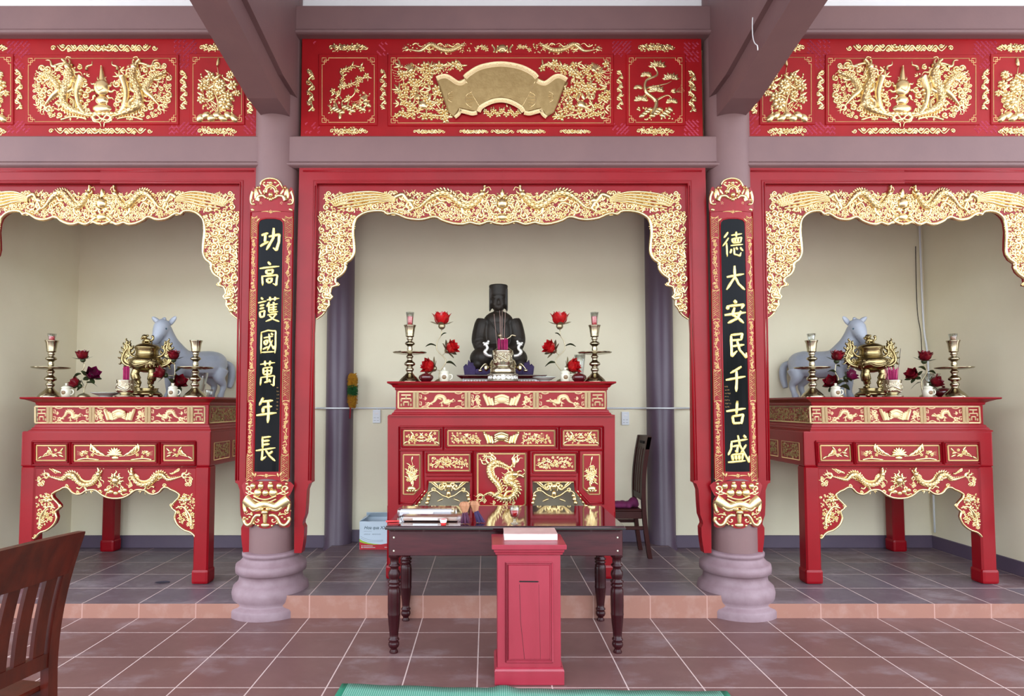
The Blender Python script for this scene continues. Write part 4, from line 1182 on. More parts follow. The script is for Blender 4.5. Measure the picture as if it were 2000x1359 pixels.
couplet('long black couplet board with gold characters on the left column, gilt mask at its foot', 525, '功高護國萬年長',
        [(529, 467, 40, 45), (527, 535, 39, 47), (525, 604, 42, 49), (524, 667, 33, 47), (522, 729, 33, 50), (520, 801, 39, 50), (518, 876, 39, 50)],
        [(15 + 1, 757 + 7 * i, 3) for i in range(7)], 1)
couplet('long black couplet board with gold characters on the right column, gilt mask at its foot', 1435.5, '德大安民千古盛',
        [(1431, 477, 41, 49), (1436, 543, 37, 48), (1436, 609, 42, 45), (1439, 674, 38, 48), (1437, 740, 38, 50), (1438, 806, 38, 47), (1443, 877, 42, 55)],
        [(-23, 755 + 6.6 * i, 5 + (i % 3)) for i in range(7)], 1)
# ------------------------------------------------------------------ the three altars
def key_square(R, u0, u1, v0, v1):
    """gilt square with a stepped key pattern"""
    w = min(u1 - u0, 40) * .055
    sq = ((-1, -.3), (-1, .8), (-.6, 1), (.6, 1), (1, .8), (1, -.3))
    c, h = (u0 + u1) / 2, v1 - v0
    L = lambda *p: R.ridge([(c + a * (u1 - u0) / 2, v0 + b * h) for a, b in p], w, w * .8, 0, 1, smooth=False, prof=sq)
    L((-.72, .2), (.72, .2)); L((0, .2), (0, .42)); L((-.72, .42), (.72, .42)); L((-.72, .42), (-.72, .6)); L((.72, .42), (.72, .6))
    L((-.35, .62), (-.35, .85)); L((.35, .62), (.35, .85)); L((-.35, .62), (.35, .62)); L((-.72, .72), (-.72, .88)); L((.72, .72), (.72, .88))
    return R
def mini_plaque(R, u, v, w, h):
    """open scroll: fan between two rolled ends"""
    for k in range(4): R.ridge([(u - w * .2, v + h * .3 - k * h * .17), (u, v + h * .1 - k * h * .17), (u + w * .2, v + h * .3 - k * h * .17)], h * .13, h * .12, h * .06 * k, 4)
    R.dome(u, v - h * .08, w * .22, h * .34, 0, h * .25, n=14, nr=3)
    for d in (-1, 1):
        for k in range(3): R.ridge([(u + d * w * (.24 + k * .07), v + h * .42 - k * h * .02), (u + d * w * (.30 + k * .085), v - h * (.2 + k * .1))], w * .05, h * .14 - k * .3)
        R.ridge([(u + d * w * .38, v + h * .42), (u + d * w * .5, v - h * .42)], w * .045, h * .3); R.dome(u + d * w * .5, v - h * .46, w * .045, h=h * .25)
def case_frieze(R, u0, u1, v0, v1):
    U = lambda t: u0 + (u1 - u0) * t
    sq = ((-1, -.3), (-1, .8), (-.6, 1), (.6, 1), (1, .8), (1, -.3))
    h = v1 - v0
    R.frame(rectp(u0, u1, v0, v1), 1.5, 1.4)
    for t in (.085, .335, .665, .915):
        for o in (-3.1, 3.1): R.ridge([(U(t) + o, v0), (U(t) + o, v1)], 2.6, 1.8, 0, 1, smooth=False, prof=sq)
        for d in (-1, 1):
            if (t < .1 and d < 0) or (t > .9 and d > 0): continue
            x = U(t) + d * 7
            for y in (v0 + h * .2, v0 + h * .62): R.ridge([(x, y), (x + d * 4, y), (x + d * 4, y + h * .2), (x + d * .8, y + h * .2), (x + d * .8, y + h * .08)], .8, 1, 0, 1, smooth=False)
            R.ridge([(x + d * 4, v0 + 2), (x + d * 11, v0 + 4), (x + d * 18, v0 + 2)], .9); R.ridge([(x + d * 4, v1 - 2), (x + d * 11, v1 - 4), (x + d * 18, v1 - 2)], .9)
    for a, b in ((.005, .07), (.93, .995)): key_square(R, U(a), U(b), v0, v1)
    c = (v0 + v1) / 2
    mini_plaque(R, U(.5), c + 1, (u1 - u0) * .17, h * .72)
    for d in (-1, 1):
        x = U(.5) + d * (u1 - u0) * .118
        R.branch([(x - d * 4, c + h * .28), (x, c), (x + d * 10, c + h * .1)], 3.6, 4, 1.1); R.curl(x, c - h * .15, 4.4, 0, 1.2, d)
        xm = U(.5) + d * (u1 - u0) * .29
        q = (u1 - u0) / 340
        R.dragon([(xm - d * -20 * q, c + 7), (xm + d * 12 * q, c + 3), (xm + d * 6 * q, c - 6), (xm - d * 3 * q, c - 4), (xm - d * 5 * q, c + 6), (xm - d * 14 * q, c + 3)], 3.0, (.35, .7), -d, False, 1.2)
        R.cloud(xm + d * 26 * q, c - 3, 2.6); R.leaf(xm - d * 26 * q, c + 2, 0, 9, 2); R.leaf(xm + d * 22 * q, c + 6, .3, 9, 2)
    return R
def spray(R, u, v, w, h, d=1):
    R.ridge([(u - d * w * .4, v + h * .3), (u - d * w * .1, v + h * .16), (u + d * w * .2, v + h * .05), (u + d * w * .42, v - h * .2)], lambda t: 1.2 * (1.2 - t))
    for (x, y, r) in ((-.05, -.05, .22), (.2, -.25, .15), (.1, .2, .17)): R.flower(u + d * w * x, v + h * y, h * r, 6)
    for (x, y, a) in ((-.35, .2, -.6), (-.2, .1, -1.2), (.1, .1, .5), (.3, -.05, .2), (.42, -.1, -.9), (-.42, .28, 2.6), (0, -.2, -2.2), (.36, .16, .4)): R.leaf(u + d * w * x, v + h * y, a if d > 0 else pi - a, h * .42, h * .1)
    return R
def long_spray(R, u, v, w, h):
    for k in range(9):
        a = -pi + pi * k / 8
        R.leaf(u, v + h * .1, a, h * .5, h * .11); R.dome(u + cos(a) * h * .25, v + h * .05 + sin(a) * h * .25, h * .14, h * .09, a, 2)
    R.dome(u, v + h * .02, h * .2, h=3); R.dome(u, v + h * .3, h * .24, h * .12, 0, 2)
    for d in (-1, 1):
        R.ridge([(u + d * h * .3, v + h * .2), (u + d * w * .22, v + h * .1), (u + d * w * .3, v - h * .2)], 1.1)
        for k in range(5): R.leaf(u + d * w * (.12 + k * .045), v + h * .15 - k * 2.2, -pi / 2 + d * (1.1 - .3 * k), h * .5, h * .1)
        for (x, y, r) in ((.22, -.1, .15), (.28, .1, .13), (.36, -.05, .16), (.41, .1, .13), (.34, .22, .1)): R.flower(u + d * w * x, v + h * y, h * r, 5)
        R.ridge([(u + d * w * .46, v + h * .43), (u + d * w * .36, v + h * .34), (u + d * w * .2, v + h * .43)], 1.8)
        R.phoenix(u + d * w * .4, v - h * .02, h * .14, -d)
    return R
APRON = [(226, 973), (217, 972.5), (208.8, 970.7), (201, 967), (195, 962.7), (188, 957.5), (181.4, 956), (174, 956.5), (167.7, 958), (161, 963), (154, 965), (147, 964), (140.4, 960.5), (136, 955), (131, 951.5), (124, 952), (117.6, 956), (111, 958.5), (106, 961.6), (102, 964.5),
         (101.6, 968), (103, 972), (106, 975), (111, 980), (116.4, 986.7), (116.5, 991), (113, 994.7), (109, 997.5), (108.4, 1002), (110.7, 1009.5), (109.5, 1016), (106, 1023), (99, 1030), (90, 1035.7), (81, 1038.5), (75, 1042.6), (71.5, 1047), (68, 1051), (64, 1050)]
def red_box(g, u0, u1, v0, v1, Y, y0, y1, bev=.004):
    x0, z1 = P(u0, v0, Y); x1, z0 = P(u1, v1, Y)
    return g.box(x0, x1, y0, y1, z0, z1, bev)
def inset_panel(par, u0, u1, v0, v1, Y, fn, label=None, w=1.3):
    """sunk panel: red moulding, gilt line frame and gilt carving"""
    g = G(); plate_px(rectp(u0, u1, v0, v1), Y, Y - .003, Y + .01, 0, g)
    R = Rel(flat(Y), 1); R.frame(rectp(u0 - 4, u1 + 4, v0 - 4, v1 + 4), 1.3, 2.0); g.join(R.g)
    p = obj('carved_panel', g, RED, par)
    R = Rel(flat(Y - .003), 2); R.frame(rectp(u0, u1, v0, v1), w, 1.2); obj('gilt_border', R.g, GOLD_LINE, p)
    R = Rel(flat(Y - .003), int(u0)); fn(R, (u0 + u1) / 2, (v0 + v1) / 2, u1 - u0, v1 - v0); obj('gilt_relief', R.g, GOLD, p)
    return p
def leg(par, x0, x1, y0, y1, z0, z1, ft):
    g = G()
    g.box(x0, x1, y0, y1, z0 + ft * .6, z1, .012)
    g.box(x0 - .008, x1 + .008, y0 - .008, y1 + .008, z0, z0 + ft, .022, seg=2)
    return obj('leg', g, RED, par)

def side_altar(label):
    Yf, Y1 = D(1141, 1.5 - H_SIDE), Y_WALL - .06
    A = lambda u, v: P(u, v, Yf)
    xc = A(226.5, 845)[0]
    t = thing('altar_table', label, 'altar table', (xc, (Yf + Y1) / 2, H_SIDE))
    xa, xb = A(42, 845)[0], A(411, 845)[0]
    ca, cb = A(66, 810)[0], A(403, 810)[0]
    z = lambda v: A(226, v)[1]
    g = G().cornice(ca, cb, Yf + .04, Y1 - .02, [(0, z(791)), (.008, z(790)), (.012, z(786)), (.035, z(783)), (.06, z(780.5)), (.082, z(779)), (.086, z(777)), (.082, z(775.5)), (.03, z(775))])
    obj('tabletop', g, RED, t)
    g = G().box(ca, cb, Yf + .04, Y1 - .02, z(835), z(789), .003)
    g.cornice(ca, cb, Yf + .04, Y1 - .02, [(0, z(829)), (.01, z(830)), (.014, z(834)), (.022, z(835)), (.028, z(839)), (.04, z(840.5)), (.04, z(843))])
    uc = obj('upper_case', g, RED, t)
    YF2 = Yf + .04
    s_ = YF2 / Yf
    R = Rel(flat(YF2), 5); case_frieze(R, 69, 400, 794, 825.5); obj('gilt_frieze', R.g, GOLD_PALE, uc)
    for d in (-1, 1):                                      # carved frieze and panels of the two short sides
        X = (cb if d > 0 else ca); k = Yf / F
        def mp(u, v, h, X=X, d=d): return (X + d * h * k, YF2 + u * k, z(v))
        n = (Y1 - .02 - YF2) / k
        R = Rel(mp, 6); R.frame(rectp(5, n - 5, 794, 826), 1.5, 1.4)
        for f in (.2, .8): key_square(R, n * f - 20, n * f + 4, 794, 826)
        R.fill(rectp(12, n - 12, 797, 824), 900, 2, 4.5, .55, .4, 'clf'); obj('gilt_frieze', R.g, GOLD_OLD, uc)
    g = G().box(xa, xb, Yf, Y1, z(911), z(842), .012, seg=2)
    R = Rel(flat(Yf), 1)
    sq = ((-1, -.3), (-1, .7), (-.5, 1), (.5, 1), (1, .7), (1, -.3))
    for pts in ([(64, 862), (382, 862)], [(64, 908), (382, 908)], [(64, 862), (64, 908)], [(382, 862), (382, 908)], [(138, 862), (138, 908)], [(312, 862), (312, 908)]): R.ridge(pts, 2.0, 2.4, 0, 1, smooth=False, prof=sq)
    g.join(R.g)
    body = obj('body', g, RED, t)
    for d in (-1, 1):
        X = xb if d > 0 else xa; k = Yf / F
        def mp(u, v, h, X=X, d=d): return (X + d * h * k, Yf + u * k, z(v))
        n = (Y1 - Yf) / k
        R = Rel(mp, 6); R2 = Rel(mp, 9)
        for i in range(3):
            a, b = n * (.06 + .31 * i), n * (.06 + .31 * i) + n * .25
            R.frame(rectp(a, b, 866, 900), .9, 1.0); R2.fill(rectp(a + 5, b - 5, 869, 897), 240, 2, 4.4, .6, .4, 'lfc')
        obj('gilt_border', R.g, GOLD_LINE, body); obj('gilt_relief', R2.g, GOLD_OLD, body)
    inset_panel(t, 72, 129, 870, 899, Yf, lambda R, u, v, w, h: spray(R, u, v, w * .74, h * .8, 1))
    inset_panel(t, 146, 303, 870, 900, Yf, long_spray)
    inset_panel(t, 321, 378, 870, 899, Yf, lambda R, u, v, w, h: spray(R, u, v, w * .74, h * .8, -1))
    # apron with its curved gilt lip
    full = APRON[::-1] + [(452 - u, v) for u, v in APRON][1:]
    poly = [(64, 906), (388, 906)] + full[::-1]
    ap = obj('apron', plate_px(poly, Yf, Yf + .012, Yf + .04), RED, t)
    Ra = Rel(flat(Yf + .012), 1)
    Ra.ridge([(66, 913), (386, 913)], 1.4, 1.6, 0, 1, smooth=False, prof=sq)
    obj('moulding', Ra.g, RED, ap)
    R = Rel(flat(Yf + .012), 7)
    R.ridge(full, 2.1, 2.6, 0, 2)
    for d in (-1, 1):
        m = lambda u: 226 - d * (226 - u)
        for (u, v, r) in ((131, 950, 4), (196, 961, 4), (117, 989, 4), (152, 962, 3.5), (69, 1048, 3.5)): R.curl(m(u), v - 2, r, 0, 1.2, d)
    obj('gilt_edge', R.g, GOLD, ap)
    par = ap
    for d in (-1, 1):
        m = lambda u: 226 - d * (226 - u)
        R = Rel(flat(Yf + .012), 8)
        R.dragon([(m(96), 930), (m(110), 934), (m(124), 936), (m(134), 927), (m(145), 928), (m(154), 940), (m(166), 946), (m(180), 944), (m(190), 934), (m(193), 927)], 5.4, (.3, .66), d, True, 1.15)
        obj('dragon', R.g, GOLD, par)
        R = Rel(flat(Yf + .012), 11 + d)
        R.cloud(m(82), 946, 6, 1.0); R.cloud(m(78), 936, 4.5, 0); R.flame(m(90), 926, pi if d > 0 else 0, 12, 2)
        R.flame(m(150), 952, 0 if d > 0 else pi, 18, 2); R.cloud(m(196), 948, 4.2, .4)
        for k in range(4): R.flame(m(120 - k * 4), 924 - k, (pi if d > 0 else 0) + d * (.2 + .15 * k), 16, 1.6)
        R.flower(m(92), 974, 8, 7); R.leaf(m(80), 976, 0 if d > 0 else pi, 24, 3.4)
        R.ridge([(m(78), 1026), (m(80), 1008), (m(94), 990), (m(108), 992)], lambda q: 2.6 * (1.15 - .5 * q))
        for (x, y, r) in ((80, 1018, 5.5), (92, 1004, 5), (99, 1012, 5), (77, 1030, 4.5), (104, 1000, 4), (76, 1004, 5)): R.flower(m(x), y, r, 6)
        for k in range(7): R.leaf(m(80 + k * 2), 1020 - k * 4, -pi / 2 + d * (.9 - .2 * k), 10, 1.9)
        R.fill([(m(70), 964), (m(98), 964), (m(104), 978), (m(106), 1016), (m(92), 1028), (m(72), 1034)], 220, 1.8, 3.6, .55, .3, 'lcd')
        obj('gilt_relief', R.g, GOLD, par)
    R = Rel(flat(Yf + .012), 12)
    R.pearl(226, 938, 8.5, 11)
    for k in range(5): R.dome(226 + (k - 2) * 9, 957 + (2 - abs(k - 2)) * 3, 5, 4, 0, 3)
    for d in (-1, 1): R.curl(226 + d * 13, 953, 5, 0, 1.2, d); R.flame(226 + d * 10, 962, pi / 2 - d * 1.2, 18, 2)
    obj('flaming_pearl', R.g, GOLD, par)
    w = .118
    for (a, b, c, d) in ((xa, xa + w, Yf, Yf + w), (xb - w, xb, Yf, Yf + w), (xa, xa + w, Y1 - w, Y1), (xb - w, xb, Y1 - w, Y1)): leg(t, a, b, c, d, H_SIDE, z(911) + .002, .115)
    return t, z(775)
SA, Z_SIDE = side_altar('red altar table with gilt carving in the left bay, a foreground chair overlapping its leg')
XAL = SA.location.x
XAR = P(1754, 845, D(1141, 1.4))[0]
dup(SA, (XAR, SA.location.y, SA.location.z), 'red altar table with gilt carving in the right bay, against the right corner')

def middle_altar():
    Yf = D(1131, 1.5 - H_MID); Y1 = 5.82
    A = lambda u, v: P(u, v, Yf)
    z = lambda v: A(979, v)[1]
    xa, xb = A(757, 850)[0], A(1201, 850)[0]
    ca, cb = A(772, 780)[0], A(1187, 780)[0]
    t = thing('altar_table', 'largest red altar table in the middle bay, under the dark seated statue', 'altar table', ((xa + xb) / 2, (Yf + Y1) / 2, H_MID))
    g = G().cornice(ca, cb, Yf + .03, Y1 - .02, [(0, z(762)), (.006, z(761)), (.008, z(757)), (.02, z(756)), (.03, z(752)), (.05, z(749.5)), (.06, z(748.5)), (.062, z(746)), (.058, z(745)), (.02, z(744.6))])
    obj('tabletop', g, RED, t)
    g = G().box(ca, cb, Yf + .03, Y1 - .02, z(806), z(760), .003)
    g.cornice(ca, cb, Yf + .03, Y1 - .02, [(0, z(800)), (.01, z(801)), (.014, z(805)), (.024, z(806)), (.028, z(809)), (.05, z(810)), (.05, z(813))])
    uc = obj('upper_case', g, RED, t)
    R = Rel(flat(Yf + .03), 5); case_frieze(R, 778, 1182, 765, 797); obj('gilt_frieze', R.g, GOLD_PALE, uc)
    # body: front boards with two openings, closed sides, no back
    g = G()
    pl = lambda poly, d=0: plate_px(poly, Yf, Yf + d, Yf + .035, 0, g)
    pl(rectp(757, 1201, 812, 938))
    M_ = lambda pts: [(1958 - u, v) for u, v in pts]
    lb = [(757, 938), (834, 938), (832, 956), (810, 984), (788, 990), (783, 1000), (757, 1000)]
    pl(lb); pl(M_(lb)); pl(rectp(918, 1040, 938, 1004))
    g.box(xa, xa + .03, Yf + .034, Y1, z(990), z(813)); g.box(xb - .03, xb, Yf + .034, Y1, z(990), z(813))
    sq = ((-1, -.3), (-1, .7), (-.5, 1), (.5, 1), (1, .7), (1, -.3))
    R = Rel(flat(Yf), 1)
    L = lambda *p: R.ridge(list(p), 1.8, 2.4, 0, 1, smooth=False, prof=sq)
    L((780, 833), (1178, 833)); L((780, 879), (1178, 879)); L((780, 833), (780, 985)); L((1178, 833), (1178, 985)); L((866, 833), (866, 879)); L((1092, 833), (1092, 879))
    for f in (lambda u: u, lambda u: 1958 - u):
        L((f(827), 880), (f(827), 958), (f(806), 982), (f(780), 982)); L((f(833), 929), (f(922), 929)); L((f(924), 880), (f(924), 1000)); L((f(836), 938), (f(834), 957), (f(812), 985)); L((f(836), 938), (f(918), 938))
    g.join(R.g)
    body = obj('body', g, RED, t)
    inset_panel(t, 789, 857, 841, 869, Yf, lambda R, u, v, w, h: (spray(R, u - 15, v, w * .42, h * .85, 1), spray(R, u + 15, v, w * .42, h * .85, -1), R.fill(rectp(u - 30, u + 30, v - 11, v + 11), 160, 2, 4, .6, .4, 'lf')))
    def mid(R, u, v, w, h):
        mini_plaque(R, u, v, w * .32, h * .86)
        for d in (-1, 1):
            R.branch([(u + d * w * .2, v + h * .3), (u + d * w * .28, v), (u + d * w * .36, v + h * .2), (u + d * w * .45, v - h * .1)], 4, 6, 1.2); R.phoenix(u + d * w * .33, v - h * .1, 6, -d)
            R.fill(rectp(*sorted((u + d * w * .2, u + d * w * .47)), v - h * .36, v + h * .36), 200, 1.8, 3.6, .6, .4, 'lfc')
    inset_panel(t, 875, 1083, 841, 870, Yf, mid)
    inset_panel(t, 1101, 1168, 841, 869, Yf, lambda R, u, v, w, h: (spray(R, u - 15, v, w * .42, h * .85, 1), spray(R, u + 15, v, w * .42, h * .85, -1), R.fill(rectp(u - 30, u + 30, v - 11, v + 11), 160, 2, 4, .6, .4, 'lf')))
    fl2 = lambda R, u, v, w, h: (R.branch([(u - w * .42, v + h * .2), (u - w * .2, v - h * .1), (u, v + h * .15), (u + w * .2, v - h * .1), (u + w * .42, v + h * .15)], 4.4, 9, 1.2), R.fill(rectp(u - w * .45, u + w * .45, v - h * .36, v + h * .36), 220, 2, 4, .58, .4, 'lfc'))
    inset_panel(t, 837, 917, 888, 919, Yf, fl2); inset_panel(t, 1044, 1123, 888, 919, Yf, fl2)
    for f, nm in ((lambda u: u, 1), (lambda u: 1959 - u, 2)):       # tall panels with one corner cut off
        poly = [(f(788), 888), (f(820), 888), (f(820), 952), (f(808), 965), (f(788), 965)]
        p = obj('carved_panel', plate_px(poly, Yf, Yf - .003, Yf + .01), RED, t)
        R = Rel(flat(Yf - .003), 2); R.frame(poly, 1.3, 1.2); obj('gilt_border', R.g, GOLD_LINE, p)
        R = Rel(flat(Yf - .003), 30 + nm); sway(R, f(804), 960, 60, 1 if nm == 1 else -1, .42)
        for k in range(6): R.leaf(f(804), 946, -pi / 2 + (k - 2.5) * .13, 34, 1.6)
        R.dome(f(803), 954, 9, 6, 0, 4)
        obj('gilt_relief', R.g, GOLD, p)
    # large dragon panel
    poly = [(933, 886), (1026, 886), (1026, 984), (1022, 988), (937, 988), (933, 984)]
    p = obj('carved_panel', plate_px(poly, Yf, Yf - .003, Yf + .01), RED, t)
    R = Rel(flat(Yf - .003), 2); R.frame(poly, 1.5, 1.2); R2 = Rel(flat(Yf), 2); R2.frame(rectp(928, 1031, 882, 992), 1.2, 2)
    obj('gilt_border', R.g, GOLD_LINE, p); obj('moulding', R2.g, RED, p)
    R = Rel(flat(Yf - .003), 40)
    R.dragon([(1004, 902), (996, 912), (982, 906), (968, 902), (956, 912), (958, 930), (972, 946), (976, 960), (964, 968)], 6.5, (.4,), 1, True, .2)
    R.dragon([(944, 968), (958, 962), (976, 972), (996, 972), (1008, 958), (1002, 944), (988, 940), (992, 928), (1004, 926)], 6.8, (.3, .6), -1, True, 1.25)
    for k in range(6): R.flame(950 + k * 3, 906 - k, -2.7 + k * .22, 20, 2.2, 1 if k % 2 else -1)
    for k in range(5): R.flame(990 + k * 3, 935 + k * 4, -.2 + k * .3, 22, 2.2, 1 if k % 2 else -1)
    R.leaf(1004, 912, -pi / 2, 20, 5); R.leaf(1002, 910, -.9, 14, 3)
    for (x, y) in ((948, 978), (966, 982), (1004, 982), (990, 984)): R.cloud(x, y, 3.6, 0)
    obj('gilt_dragon', R.g, GOLD, p)
    # openwork under the boards
    for f in (lambda u: u, lambda u: 1958 - u):
        R = Rel(flat(Yf + .01), 50)
        cx = f(876)
        for d in (-1, 1):
            R.ridge([(cx + d * 2, 944), (cx + d * 12, 956), (cx + d * 24, 950), (cx + d * 34, 942)], lambda q: 2.4 * (1.1 - .6 * q)); R.ridge([(cx, 972), (cx + d * 14, 966), (cx + d * 26, 958), (cx + d * 38, 962), (cx + d * 42, 976)], lambda q: 2.0)
            R.curl(cx + d * 14, 950, 6, 0, 1.2, d); R.curl(cx + d * 30, 956, 5, 1, 1.2, d); R.leaf(cx + d * 20, 950, -pi / 2 + d * .8, 14, 2.6); R.leaf(cx + d * 6, 958, -pi / 2 + d * .4, 14, 2.6)
            for k in range(3): R.dome(cx + d * (38 + k * 2), 968 + k * 7, 4.5, h=3.5)
            R.leaf(cx + d * 10, 974, pi / 2 - d * 1.2, 14, 2.2); R.dome(cx + d * 8, 944, 5, 3, 0, 3)
        R.dome(cx, 950, 6, h=4); R.dome(cx, 964, 5, 7, 0, 4); R.ridge([(f(834), 941), (f(916), 941)], 2.0)
        for k in range(5): R.dome(f(830 - k * 4.2), 960 + k * 7, 5.2, 4.4, .6, 4)
        obj('gilt_openwork', R.g, GOLD, t)
    w = .105
    zt = z(840)
    for (a, b, c, d) in ((xa, xa + w, Yf, Yf + w), (xb - w, xb, Yf, Yf + w), (xa, xa + w, Y1 - w, Y1), (xb - w, xb, Y1 - w, Y1)): leg(t, a, b, c + .001, d, H_MID, z(985), .11)
    return t, z(744.6), Yf, Y1
MA, Z_MID, YM0, YM1 = middle_altar()
# ------------------------------------------------------------------ things standing on the altars
KS = 5.14 / F                          # metres per photo pixel at the side altars' front
def fuse(g, voxel, smooth=6, dec=None):
    """one continuous skin round overlapping volumes"""
    me = bpy.data.meshes.new('t'); me.from_pydata(g.v, [], g.f)
    o = bpy.data.objects.new('t', me); COL.objects.link(o)
    m = o.modifiers.new('r', 'REMESH'); m.mode = 'VOXEL'; m.voxel_size = voxel
    s = o.modifiers.new('s', 'SMOOTH'); s.factor = .5; s.iterations = smooth
    if dec: d = o.modifiers.new('d', 'DECIMATE'); d.ratio = dec
    e = o.evaluated_get(bpy.context.evaluated_depsgraph_get()); m2 = e.to_mesh()
    out = G().add([v.co[:] for v in m2.vertices], [tuple(p.vertices) for p in m2.polygons], True)
    e.to_mesh_clear(); bpy.data.objects.remove(o); bpy.data.meshes.remove(me)
    return out
def sc(prof, k): return [(r * k, z * k) for r, z in prof]

# candlestick: 112 px tall with a broad drip tray
def candlestick(label, loc):
    t = thing('candlestick', label, 'candlestick', loc, 'brass candlesticks on the altars')
    k = KS
    g = G().lathe(sc([(21, 0), (21, 1.5), (20, 3), (18, 6), (14, 10), (10.5, 13), (8, 16), (6, 18), (5.6, 20), (7.6, 23), (8, 25), (7, 27.5), (5, 29), (6, 31), (10.2, 33.5), (10.8, 35.5), (9.6, 38.5), (6, 41), (4.8, 44), (5, 46.5), (7, 49), (7, 50.5), (4.6, 53), (4.2, 57),
                          (4.6, 60), (5.4, 63), (5.4, 66), (4.2, 68.5), (5.6, 71), (9.6, 74), (9.8, 75.5), (8, 78), (4.6, 79.5), (4.2, 81.5), (6, 83.5), (6.2, 85), (4.8, 87), (7.8, 88.5), (8.2, 90), (8, 91.5), (9, 98), (9.8, 105), (11.6, 109.5), (12.2, 111), (10.4, 111), (8.6, 105), (0.1, 104)], k), n=26)
    obj('stick', g, BRASS, t, local=True)
    g = G().lathe(sc([(4, 55.5), (20, 54.6), (31, 56.2), (33.2, 58), (32.4, 58.6), (24, 57), (5, 56.6)], k), n=36)
    obj('drip_tray', g, BRASS, t, local=True)
    return t
def candle_glass(label, loc, wax=True, h=14, tint=None):
    t = thing('candle_glass', label, 'candle glass', loc, 'small candle glasses')
    k = KS
    g = G().lathe(sc([(0.1, 0), (4.6, 0), (5.4, 1), (6.4, h * .6), (8, h), (7.4, h), (5.9, h * .6), (4.8, 1.6), (0.1, 1.5)], k), n=18)
    obj('glass', g, GLASS, t, local=True)
    if wax: obj('wax', G().lathe(sc([(0.1, 1.6), (4.7, 1.7), (5.6, h * .74), (0.1, h * .77)], k), n=18), tint or WAX, t, local=True); obj('wick', G().tube([(0, 0, h * .7 * k), (.001, 0, h * .9 * k)], .0012, 5), SLOT, t, local=True)
    return t

def petal(g, M, az, tilt, L, W, cup=.5, mat=0):
    """one cupped pointed petal; tilt 0 lies flat, 1 stands upright"""
    vs, fs = [], []
    n, m = 6, 4
    for i in range(n + 1):
        t = i / n
        el = tilt * (pi / 2) * min(1, .45 + t * .75)
        r = L * (.12 + .88 * t) * cos(el * .92) + L * .05
        zz = L * t * sin(el) + L * .02
        wd = W * (max(0.02, sin(pi * (t * .86 + .12))) ** .8) * (1 if t < .99 else .05)
        for j in range(m + 1):
            s_ = j / m * 2 - 1
            rr = r - cup * wd * s_ * s_ * .8 * (1 if tilt > .3 else .2)
            p = Vector((cos(az) * rr - sin(az) * wd * s_, sin(az) * rr + cos(az) * wd * s_, zz))
            vs.append(M @ p)
    for i in range(n):
        for j in range(m):
            a = i * (m + 1) + j
            fs.append((a, a + 1, a + m + 2, a + m + 1))
    g.add(vs, fs, True, mat)
def lotus_head(r, axis, c, sep=True):
    q = Vector((0, 0, 1)).rotation_difference(Vector(axis).normalized()).to_matrix().to_4x4()
    M = Matrix.Translation(Vector(c)) @ q
    g = G(); s = G()
    for i in range(5): petal(g, M, i * 2 * pi / 5 + .3, .80, r * 1.25, r * .52)
    for i in range(6): petal(g, M, i * 2 * pi / 6, .60, r * 1.3, r * .5)
    for i in range(6): petal(s, M, i * 2 * pi / 6 + .5, .16, r * 1.15, r * .26)
    s.ball(M @ Vector((0, 0, -r * .08)), r * .32, nu=10, nv=6)
    return g, s
def lotus(label, loc, stem, heads, leaves, kk, base='dome', group=None, scale_r=1.4):
    """enamelled metal lotus spray; stem and heads in pixels up from the foot"""
    t = thing('lotus_spray', label, 'ornamental lotus', loc, group)
    q = lambda p: Vector((p[0] * kk, (p[2] if len(p) > 2 else 0) * kk, p[1] * kk))
    C = [Vector(p) for p in crv([tuple(q(p)) for p in stem], 7)]
    g = G().tube(C, [.0052 - .0018 * i / len(C) for i in range(len(C))], 8)
    for (x, y, r, ax, m) in heads:
        c = q((x, y, -4))
        d = min(C, key=lambda p: (p - c).length)
        a = Vector(ax).normalized()
        b = c - a * r * kk * .3
        g.tube([tuple(v) for v in crv([tuple(d), tuple((d + b) / 2 - a * r * kk * .3), tuple(b)], 5)], .0038, 7)
        h, s = lotus_head(r * kk * scale_r, ax, tuple(c - a * r * kk * .35))
        f = obj('flower', h, m, t, local=True); obj('sepals', s, LEAFM if m is not PETAL else STEM, f, local=True)
    if base: g.lathe(sc([(11.5, 0), (11.5, 1), (10, 4), (6, 6.5), (1.5, 8), (.8, 10)], kk), n=20)
    obj('stem', g, STEM, t, local=True)
    for (x0, y0, x1, y1, w) in leaves:
        a, b = q((x0, y0)), q((x1, y1))
        m_ = (a + b) / 2 + Vector((0, -.004, abs(x1 - x0) * kk * .16))
        cp = crv([tuple(a), tuple(m_), tuple(b)], 5)
        n = len(cp); vs, fs = [], []
        for i, p in enumerate(cp):
            w_ = w * kk * max(.04, sin(pi * min(1, .06 + i / (n - 1) * .94)) ** .8)
            for s_, dz in ((-1, .35), (0, 0), (1, .35)): vs.append((p[0], p[1] + s_ * w_ * .8, p[2] + dz * w_ + s_ * w_ * -.45))
        for i in range(n - 1):
            for j in range(2): fs.append((i * 3 + j, i * 3 + j + 1, i * 3 + j + 4, i * 3 + j + 3))
        obj('leaf', G().add(vs, fs, True), LEAFM, t, local=True)
    return t
